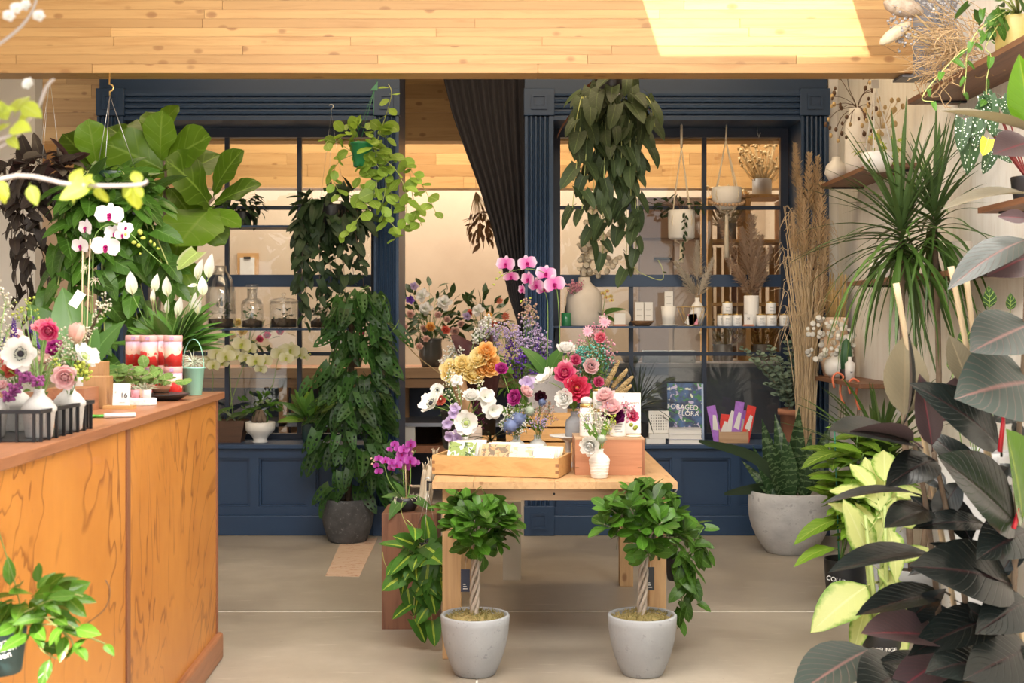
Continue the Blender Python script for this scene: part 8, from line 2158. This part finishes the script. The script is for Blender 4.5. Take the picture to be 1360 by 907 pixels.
for s, dx, z in (('FORAGED', -.02, .235), ('FLORA', .02, .19)): text_at(s, .047, q + Vector((dx, -.0145 + z * .12, z)), fb_, M_CHALK, rx=.12, roll=-.06)
q = dk_(973, 8.76); sb = thing('packet_box', 'open wooden box of seed packets on the right display deck', 'box', q)
for lo, hi in (((-.1, -.05, 0), (.1, -.042, .075)), ((-.1, .042, 0), (.1, .05, .11)), ((-.1, -.042, 0), (-.092, .042, .09)), ((.092, -.042, 0), (.1, .042, .09)), ((-.092, -.042, 0), (.092, .042, .006))): MB().box(q + Vector(lo), q + Vector(hi)).build('board', M_TABLEX, sb)
M_VIO = plain('violet packet', (.38, .16, .6), .45, scale=40, var=.3); M_REDP = plain('red packet', (.72, .05, .04), .45, scale=40, var=.3)
for i, (x, y0, mt, rl, dd) in enumerate(((953, 538, M_VIO, -.2, 8.735), (966, 545, M_PAPER, .3, 8.75), (976, 533, M_VIO, .14, 8.735), (990, 538, M_REDP, .2, 8.745), (960, 550, M_REDP, .1, 8.765), (983, 545, M_VIO, .05, 8.77))):
    p = Vector((X_(x, dd) - .02 * rl, dd, dz + .0065)); h = Z_(y0, dd) - p.z
    o = thing('seed_packet', ['violet seed packet leaning left', 'white seed packet between the violet ones', 'violet seed packet leaning right, tallest', 'bright red seed packet at the right', 'red seed packet low at the back left', 'violet seed packet behind the red one'][i] + ' in the packet box', 'packet', p, 'seed packets in the wooden box')
    o.rotation_euler = (0, rl, 0)
    MB().cbox(p, (.06, .004, h)).build('paper', mt, o); MB().extrude([(p.x - .02, p.z + h * .35), (p.x + .0, p.z + h * .75), (p.x + .02, p.z + h * .72), (p.x + .018, p.z + h * .3)], dd - .003, dd - .0021, 'y').build('printed_flower', M_PAPER, o)
# ================================================================ RIGHT WALL SHELVES
SX = 2.05
def sh(x, d, z, X=None): return Vector((X_(x, d), d, z))
p = Vector((2.02, 7.95, S2)); lathe_thing('white_vase', 'tall white textured vase of dark dried branches on the second wall shelf', 'vase', Vector((2.05, 7.6, S2)), [(0, 0), (.06, 0), (.075, .08), (.07, .3), (.05, .36), (.045, .4), (.04, .4)], M_MATTEWHITE, flute if False else 26)
p1 = Vector((2.0, 7.9, S2)); lathe_thing('round_vase', 'small round white vase at the far end of the second wall shelf', 'vase', p1, [(0, 0), (.04, 0), (.07, .05), (.06, .1), (.025, .13), (.025, .15), (.02, .15)], M_WHITE)
dbr = Vector((2.05, 7.6, S2 + .39))
db = thing('dried_branches', 'dark dried branches with brown seed balls spreading before the white wall', 'dried branches', dbr)
m = MB()
for k in range(16):
    e = W(U(1098, 1172), U(95, 190), U(7.4, 7.8)); e.x = min(e.x, 2.17)
    m.tube(smooth_path([dbr - Vector((0, 0, .2)), dbr, dbr.lerp(e, .5) + Vector((U(-.02, .02), 0, .03)), e], 4), .0022, 4)
    for q in range(3):
        inst('seed_ball', head_mesh('bud', M_BROWNSTEM if (k + q) % 3 else M_DRYSTEM), db, Matrix.Translation(e + rv(.05 * (q > 0))) @ Matrix.Scale(U(.011, .017), 4))
m.build('twigs', M_BROWNSTEM, db)
sbl = thing('scabiosa_pods', 'round tan dried seed heads on thin stems above the second wall shelf', 'dried flowers', Vector((2.05, 7.1, S2)))
MB().lathe(cyl(.05, .2), 24, (2.05, 7.1, S2)).build('vase', M_MATTEWHITE, sbl)
for k in range(24):
    e = W(U(1150, 1200), U(125, 190), 7.0); e.x = min(e.x, 2.15)
    MB().tube([Vector((2.05, 7.1, S2 + .19)), e], .001, 4).build('stem', M_DRYSTEM, sbl); inst('seed_ball', head_mesh('bud', M_DRYSTEM), sbl, Matrix.Translation(e) @ Matrix.Scale(U(.012, .02), 4))
wl = thing('white_hanger', 'white hanging bowl on three cords with a square printed tag', 'hanging planter', W(1165, 225, 6.9))
b0 = W(1165, 228, 6.9); pot(wl, b0, [(0, 0), (.05, 0), (.085, .05), (.088, .1), (.084, .1), (.08, .05)], M_MATTEWHITE)
for k in range(3): MB().tube([W(1162, 112, 6.9), b0 + Vector((.088 * math.cos(k * 2.1), .088 * math.sin(k * 2.1), .1))], .004, 5).build('cord', M_PAPER, wl)
MB().tube([W(1162, 112, 6.9), Vector((X_(1162, 6.9), 6.9, 3.6))], .002, 5).build('cord', M_PAPER, wl)
MB().cbox(W(1162, 117, 6.87), (.04, .006, .045)).build('square_tag', M_PAPER, wl)
crown(wl, b0 + Vector((0, -.02, .12)), (.14, .08, .06), 26, leafset('budding', leafmat('yellow green bud leaf', (.42, .46, .1), trans=.3), 2, wf=w_ovate, ratio=.5, nu=4, nv=1), .06, .2)
# shelf 3 and 4 goods
for x, d, z, pr, mt, lab in ((1150, 7.2, S3, cyl(.06, .12), M_WHITE, 'white cup on the long wall shelf behind the dragon tree'), (1172, 6.8, S3, cyl(.045, .09), M_CREAM, 'cream beaker on the long wall shelf behind the dragon tree'), (1250, 5.9, S3, cyl(.05, .14), M_BONE, 'bone coloured beaker at the near end of the long wall shelf')):
    q = Vector((2.07, d, z)); lathe_thing('cup', lab, 'cup', q, pr, mt)
q = Vector((2.03, 8.0, S4)); lathe_thing('moon_vase', 'round white moon vase on the low wall shelf', 'vase', q, [(0, 0), (.04, 0), (.07, .03), (.08, .07), (.07, .11), (.04, .135), (.045, .155), (.038, .155)], M_WHITE)
hn = thing('honesty', 'white papery honesty discs fanning out of the round moon vase', 'dried flowers', q + Vector((0, 0, .14)))
m = MB()
P_HON = petalmat('white papery disc', (.82, .8, .72), (.88, .86, .8))
for k in range(70):
    e = W(U(1072, 1135), U(420, 478), 7.95 + U(-.1, .1)); e.x = min(e.x, 2.16)
    if k % 4 == 0: m.tube([q + Vector((0, 0, .12)), e], .001, 4)
    inst('disc', head_mesh('moon', P_HON), hn, aim(e, (U(-.6, .3), -1, U(-.4, .4)), U(.012, .022)))
m.build('stems', M_DRYSTEM, hn)
q = Vector((2.08, 8.25, S4)); lathe_thing('tall_vase', 'tall blush clay vase of bound straw behind the moon vase', 'vase', q, [(0, 0), (.07, 0), (.1, .12), (.095, .22), (.075, .3), (.085, .37), (.08, .38), (.07, .3)], mottled('blush clay', (.6, .42, .28), (.7, .52, .38), rough=.8, s1=4))
st = thing('straw_bundle', 'bundle of golden straw standing in the tall blush clay vase', 'dried grass', q + Vector((0, 0, .34)))
m = MB()
for k in range(90): an = U(0, 6.28); r = .07 * math.sqrt(U(0, 1)); m.tube([q + Vector((r * .8 * math.cos(an), r * .8 * math.sin(an), .3)), q + Vector((r * 1.3 * math.cos(an), r * 1.3 * math.sin(an), .55 + U(0, .12)))], .002, 3)
stuff(m.build('straw', plain('golden straw', (.62, .42, .16), .7, var=.3), st))
q = Vector((2.02, 7.65, S4)); bt = lathe_thing('white_bottle', 'slim white bottle with dark cap on the low wall shelf', 'bottle', q, [(0, 0), (.028, 0), (.03, .1), (.012, .115), (.012, .14), (0, .14)], M_WHITE); text_at('w', .02, q + Vector((0, -.0305, .05)), bt, M_INK)
q = Vector((2.05, 7.85, S4)); th = thing('cactus', 'dark green columnar cactus in a black cup on the low wall shelf', 'potted plant', q); MB().lathe(cyl(.04, .06), 20, q).build('pot', M_BLACK, th); MB().lathe([(0, .04), (.03, .05), (.034, .14), (.024, .22), (0, .25)], 32, q, flute=.12, nf=8).build('column', plain('cactus skin', (.03, .1, .04), .5), th)
M_CORAL = plain('coral plastic', (.75, .2, .1), .4)
for i, (x, y, lab) in enumerate(((1112, 500, 'coral red hooked umbrella style handle hanging left below the low wall shelf'), (1133, 508, 'orange coral hooked handle hanging right below the low wall shelf'))):
    d = 7.7 - .25 * i; th = thing('hooked_handle', lab, 'hook', W(x, y, d))
    MB().tube(smooth_path([W(x - 4, y + 15, d), W(x - 6, y + 2, d), W(x, y - 5, d), W(x + 8, y, d), W(x + 5, y + 8, d), W(x + 4, y + 22, d), W(x + 8, y + 36, d)], 4), [.007] * 24 + [.012], 7).build('curved_handle', M_CORAL, th)
    for k in range(3): MB().tube([W(x + 6 + 2 * k, y + 34, d), W(x + 4 + 4 * k, y + 60, d)], .0022, 5).build('rod', M_BROWNSTEM, th)
# black pot and spotted begonia on the short shelf
q = Vector((2.06, 5.1, S5)); th = thing('spotted_begonia', 'white spotted angel wing begonia in a black pot on the short wall shelf', 'potted plant', q)
pot(th, q, round_pot_profile(.07, .055, .1, .005, .1), M_BLACK); soil(th, q, .06, .08)
for bx_, by, tx, ty in ((1310, 130, 1322, 180), (1300, 170, 1282, 178), (1300, 150, 1296, 195), (1290, 165, 1288, 225), (1318, 175, 1345, 180), (1320, 190, 1308, 230), (1330, 130, 1350, 160), (1312, 125, 1330, 150), (1300, 150, 1318, 118), (1325, 205, 1345, 215), (1280, 158, 1276, 200)):
    d = 5.0; B = W(bx_, by, d); MB().tube(smooth_path([q + Vector((0, 0, .08)), q.lerp(B, .6) + Vector((-.02, 0, .1)), B], 4), .003, 5).build('stem', plain('red stem', (.25, .04, .04), .5), th); px_leaf(th, L_BEGON, (bx_, by, d), (tx, ty, d - .03), (U(-.3, .3), -.9, .4), 1.1)
px_leaf(th, L_YELLOW, (1312, 185, 4.9), (1306, 206, 4.88), (0, -1, .2), 1.1)
# calathea and leafy plants low on the right wall
q = Vector((1.95, 5.4, 0)); th = thing('prayer_plant', 'striped prayer plant among the right wall plants', 'potted plant', q); pot(th, q, round_pot_profile(.15, .12, .9, .01, .1), M_WEATHER); soil(th, q, .13, .85)
for tx, ty, s in ((1314, 395, .09), (1300, 432, .09), (1342, 398, .07), (1280, 450, .1), (1320, 450, .1), (1290, 470, .09), (1330, 480, .1), (1265, 480, .09)):
    e = W(tx, ty + 14, 5.35); MB().tube(smooth_path([q + Vector((0, 0, .86)), q.lerp(e, .6) + Vector((0, 0, .2)), e], 4), .002, 4).build('leaf_stalk', M_STEM, th); place_leaf(th, L_CALA, e, Vector((U(-.3, .5), -.3, .9)), (0, -1, .3), s, 1.1)
# dried heap, planters and trailing vine on the top shelf
q = Vector((2.02, 5.72, S1)); dh = thing('dried_grass_bundle', 'bundle of dried grasses and curling roots overflowing the high wall shelf', 'dried bouquet', q)
m = MB()
for k in range(150):
    a = q + Vector((U(-.1, .05), U(-.25, .25), U(.0, .22))); dr = Vector((-U(.1, 1), U(-.5, .5), U(-.2, 1)))
    m.tube(smooth_path([a, a + dr * .1, a + dr * .2 + Vector((-.03, 0, -.06 + U(0, .06)))], 3), .0018, 3, cap=False)
for k in range(75):
    a = Vector((1.95 + U(-.05, .06), U(5.4, 5.95), S1 + U(.02, .2))); pts = [a]
    for j in range(5): pts.append(pts[-1] + Vector((U(-.05, .04), U(-.04, .04), U(-.065, .03))))
    m.tube(smooth_path(pts, 3), .0024, 4, cap=False)
stuff(m.build('dried_stalks', plain('straw tan', (.5, .34, .18), .8, var=.4, scale=30), dh))
for x, y, x2, y2, d, r, mt, lab in ((1208, 12, 1178, 4, 5.9, .045, mottled('furry banksia', (.4, .3, .22), (.6, .5, .4), rough=.95, s1=30, s2=90, bump=.8), 'furry grey banksia head pointing left over the beam end'), (1195, 40, 1172, 56, 5.85, .03, mottled('pale protea', (.6, .46, .3), (.72, .6, .44), rough=.9, s1=30, s2=90, bump=.6), 'pale furry protea bud hanging before the sunlit beam')):
    A, B = W(x, y, d), W(x2, y2, d); o = MB().tube([Vector((2.0, 5.75, S1 + .1)), A], .005, 5).build('protea', M_DRYSTEM, None, A); tag(o, lab, 'dried flower')
    dd = (B - A); MB().tube([A - dd * .6, A - dd * .3, A, A + dd * .6, A + dd, A + dd * 1.15], [.01, r * .7, r, r * .95, r * .6, .005], 12).build('flower_head', mt, o)
spray(Vector((2.0, 5.75, S1 + .08)), [W(x, y, 5.8 + U(-.1, .1)) for x, y in ((1188, 30), (1200, 35), (1208, 42), (1196, 48), (1240, 5), (1255, 10), (1265, 2), (1250, 20), (1236, 0), (1262, 24), (1275, 60), (1285, 75))], plain('grey dried bloom', (.36, .35, .36), .9, var=.4), .008, 'grey dried statice and lichen blooms on the high wall shelf', n=22, spread=.05, name='dried_blooms', stem=M_DRYSTEM)
M_GOLD = mottled('gold green glaze', (.36, .3, .08), (.5, .4, .13), rough=.35, s1=5, s2=20, bump=.05)
for i, (d, hh, lab) in enumerate(((5.2, .14, 'gold green glazed planter farther along the high wall shelf'), (4.85, .17, 'gold green glazed planter nearest on the high wall shelf'))):
    q = Vector((2.06, d, S1)); th = lathe_thing('glazed_planter', lab, 'planter', q, round_pot_profile(.095, .09, hh, .008, .05), M_GOLD, 30)
q = Vector((2.06, 5.2, S1 + .05)); th = thing('trailing_vine', 'green vine trailing out of the glazed planters over the high wall shelf', 'hanging plant', q)
crown(th, q + Vector((-.08, -.02, .2)), (.14, .2, .16), 40, L_POTHOS, .07, .2, stems=q + Vector((0, 0, .1)), sm=M_PALEVINE)
for pts in ([(1300, 40), (1285, 70), (1283, 95), (1280, 125)], [(1310, 60), (1316, 75), (1310, 110), (1311, 150)], [(1290, 60), (1265, 80), (1225, 128), (1240, 135)]): vine(th, [q + Vector((-.05, -.02, .12))] + [W(x, y, 5.0) for x, y in pts], L_POTHOS, .06, .08, M_PALEVINE, .0022)
# tall dried grasses standing by the right pilaster
q = Vector((1.9, 8.28, 0)); th = lathe_thing('floor_vase', 'tall grey floor vase of dried grasses by the right pilaster', 'vase', q, round_pot_profile(.1, .09, .62, .01, .2), M_WEATHER)
m = MB(); q0 = q + Vector((0, 0, .6))
for k in range(170):
    x = U(1040, 1100); y = U(270, 440); e = W(x, y, 8.25 + U(-.12, .1)); l = q0 + Vector((U(-.06, .06), U(-.05, .05), 0)); mid = l.lerp(e, .6); mid.x = l.x + (e.x - l.x) * .35
    k2 = e + Vector((U(-.12, .12), U(-.05, .0), U(-.2, .02)))
    m.tube(smooth_path([l, mid, e, k2], 3), [.0028] * 6 + [.002] * 3 + [.0008], 3, cap=False)
dg = thing('dried_grass', 'tall sheaf of tan dried grass reaching the top of the right pilaster', 'dried grass', q0)
stuff(m.build('grass_blades', plain('tan dried grass', (.62, .47, .29), .8, var=.35, scale=20), dg))
for x, y, L in ((1056, 188, .3), (1062, 235, .34), (1075, 200, .36), (1086, 205, .38), (1092, 240, .4), (1068, 262, .36), (1100, 290, .36), (1080, 300, .4), (1094, 340, .4), (1052, 280, .26)):
    plume('grass_plume', q0 + Vector((U(-.03, .03), 0, 0)), W(x, y, 8.12 + U(-.06, .06)), L, petalmat('tan plume', (.66, .5, .31), (.76, .61, .42), trans=.4) if 'tanp' not in MATS else MATS['tanp'], 1.1, 'fluffy tan reed plume in the tall sheaf by the right pilaster', 'reed plumes by the right pilaster')
    MATS.setdefault('tanp', bpy.data.materials['tan plume'])
# ================================================================ BACK ROOM FLOWERS
BZ = Z_(489, 10.4)
def br(x, d=10.65): return Vector((X_(x, d), d, BZ))
M_GREYVASE = plain('smoked glass', (.1, .1, .09), .2)
def arrangement(label, p, vase_prof, mt, cx, cy, rx, ry, blooms, fol=60, d=10.6):
    th = lathe_thing('flower_arrangement', label, 'flower arrangement', p, vase_prof, mt, part='vase')
    c0 = W(cx, cy, d); s = d / F
    crown(th, c0, (rx * s, rx * s * .6, ry * s), fol, L_FOL, .11, -.2, shell=.3, stems=p + Vector((0, 0, .15)), sm=M_STEM)
    for x, y, r, kind, m_ in blooms: inst('bloom', head_mesh(kind, m_), th, aim(W(x, y, d - .25 + U(-.05, .1)), (U(-.4, .4), -1, U(0, .5)), r * s))
    return th
A1 = [(572, 434, 8, 'rose', P_ORANGE), (563, 436, 6, 'rose', P_BLUSH), (545, 417, 7, 'rose', P_BLUSH), (537, 434, 6, 'rose', P_BLUSH), (594, 424, 6, 'rose', P_BLUSH), (592, 438, 7, 'rose', P_CORAL), (566, 450, 6, 'rose', P_BLUSH), (557, 460, 6, 'rose', P_BLUSH), (560, 392, 10, 'bell', P_WHITE), (590, 402, 11, 'bell', P_WHITE), (565, 410, 10, 'bell', P_WHITE), (582, 418, 6, 'rose', P_BLUSH), (550, 380, 6, 'bell', P_LILAC), (545, 398, 6, 'bell', P_PURPLE), (604, 440, 8, 'rose', P_BLUSH), (620, 420, 6, 'bell', P_LILAC)]
arrangement('large loose arrangement of peach roses and white lilies seen in the doorway', br(572), [(0, 0), (.07, 0), (.1, .1), (.09, .2), (.1, .24), (.09, .24)], M_GREYVASE, 570, 420, 48, 46, A1, 110)
arrangement('second autumn arrangement with orange blooms in the doorway by the curtain', br(640), [(0, 0), (.06, 0), (.08, .1), (.07, .2), (.065, .2)], M_GREYVASE, 640, 425, 40, 36, [(634, 412, 9, 'bell', P_WHITE), (624, 415, 5, 'rose', P_CORAL), (664, 400, 5, 'daisy', P_CORAL), (640, 430, 7, 'bell', P_WHITE), (650, 418, 5, 'daisy', P_ORANGE), (672, 420, 6, 'daisy', P_CORAL), (656, 430, 5, 'rose', P_CORAL), (612, 430, 6, 'rose', P_BLUSH)], 80)
arrangement('yellow and red bouquet behind the left window jars', br(330, 10.7), [(0, 0), (.06, 0), (.08, .1), (.07, .2), (.065, .2)], M_GREYVASE, 335, 450, 50, 32, [(355, 445, 6, 'rose', P_RED), (372, 440, 6, 'rose', P_RED), (316, 428, 7, 'rose', P_YELLOW), (322, 440, 8, 'rose', P_YELLOW), (308, 445, 7, 'rose', P_YELLOW), (345, 450, 6, 'rose', P_HOT)], 50)
arrangement('leafy arrangement behind the swiss cheese vine', br(470, 10.7), [(0, 0), (.06, 0), (.08, .1), (.07, .2), (.065, .2)], M_GREYVASE, 470, 448, 40, 34, [(480, 440, 6, 'rose', P_HOT), (450, 450, 6, 'rose', P_BLUSH)], 50)
vine_ = [W(596, 502, 10.3), W(560, 478, 10.2), W(535, 452, 10.1), W(522, 435, 10.1)]
tag(MB().tube(smooth_path([W(600, 488, 10.6)] + vine_, 5), .004, 5).build('bare_twig', M_DRYSTEM, None, vine_[0]), 'long bare twig leaning from the doorway arrangement to the pilaster', 'twig')
# dried bunch hanging in the doorway
c = W(640, 300, 9.6); th = thing('hanging_dried_bunch', 'brown dried flower bunch hanging upside down by the curtain', 'dried bouquet', c)
MB().tube([W(632, 250, 9.6), (X_(632, 9.6), 9.6, 3.6)], .0015, 5).build('string', M_ROPE, th)
crown(th, c, (.1, .08, .17), 70, leafset('dry', leafmat('dry brown leaf', (.22, .11, .05), trans=.2), 2, wf=w_ovate, ratio=.4, nu=4, nv=1), .08, 1.0, stems=W(632, 255, 9.6), sm=M_DRYSTEM)
# buckets and crates under the bench
zs = Z_(592, 10.4)
for x, d, r, h, lab in ((562, 10.7, .17, .3, 'wide black bucket under the back room bench in the doorway'), (612, 10.75, .15, .28, 'black bucket beside the wide one under the back room bench')):
    q = Vector((X_(x, d), d, zs));
    th = thing('black_bucket', lab, 'bucket', q); MB().lathe([(0, 0), (r * .8, 0), (r, .15), (r, .14)], 28, q).build('body', M_BLACK, th)
q = Vector((X_(545, 10.6), 10.55, zs)); tag(MB().cbox(q, (.1, .2, .15)).build('white_bin', M_PAPER, None, q), 'white bin under the back room bench next to the pilaster', 'bin')
# bowls and troughs on the grey counter, dried bundles on the shelving
for x, r, h, lab in ((838, .09, .075, 'grey round bowl on the grey back counter'),):
    q = Vector((X_(x, 9.6), 9.6, rz0)); lathe_thing('grey_bowl', lab, 'bowl', q, [(0, 0), (r * .6, 0), (r, h), (r * .93, h), (r * .6, .01)], M_WEATHER)
for x, lab in ((870, 'left grey trough planter on the grey back counter'), (906, 'right grey trough planter on the grey back counter')):
    q = Vector((X_(x, 9.6), 9.6, rz0)); tag(MB().cbox(q, (.19, .12, .09)).build('trough_planter', M_WEATHER, None, q, bevel=.006), lab, 'planter')
for x, z, d, lab, n in ((965, Z_(318, 10.5), 10.65, 'dried ornamental grass in a zinc bucket on the upper shelf behind the right window', 90), (1012, Z_(258, 10.5), 10.65, 'dried wheat sheaf on the top shelf behind the right window', 80), (1010, Z_(480, 10.5), 10.65, 'warm lit dried blooms low on the shelving behind the right window', 60), (960, Z_(480, 10.5), 10.65, 'dried grey green bundle low on the shelving behind the right window', 60)):
    q = Vector((X_(x, d), d, z)); th = lathe_thing('dried_bundle', lab, 'dried bouquet', q, cyl(.08, .14), plain('zinc', (.35, .35, .36), .5, .4), part='bucket'); m = MB()
    for k in range(n): e = q + Vector((U(-.2, .2), U(-.12, .12), U(.2, .36 if z < 1.9 else .45))); m.tube([q + Vector((U(-.05, .05), U(-.05, .05), .1)), q.lerp(e, .6), e], .003, 3); m.octa(e, .014, st=2)
    stuff(m.build('dried_stalks', M_DRYSTEM if n != 60 or x < 1000 else plain('amber dried bloom', (.6, .36, .12), .8), th))
# ORDINALS: things that share a label are told apart by their place
same, kids = {}, {}
for o in COL.objects:
    if o.parent is None and o.get('label'): same.setdefault(o['label'], []).append(o)
    elif o.parent is not None: kids.setdefault(o.parent.name, o)
for lab, os_ in same.items():
    if len(os_) < 2: continue
    def sx(o):
        p = o.location + (kids[o.name].matrix_basis.to_translation() if o.name in kids else Vector())
        return p.x / max(p.y, .1)
    for i, o in enumerate(sorted(os_, key=sx)):
        o['label'] = lab + ', %d%s from the left' % (i + 1, {1: 'st', 2: 'nd', 3: 'rd'}.get(i + 1 if i < 20 else (i + 1) % 10, 'th'))
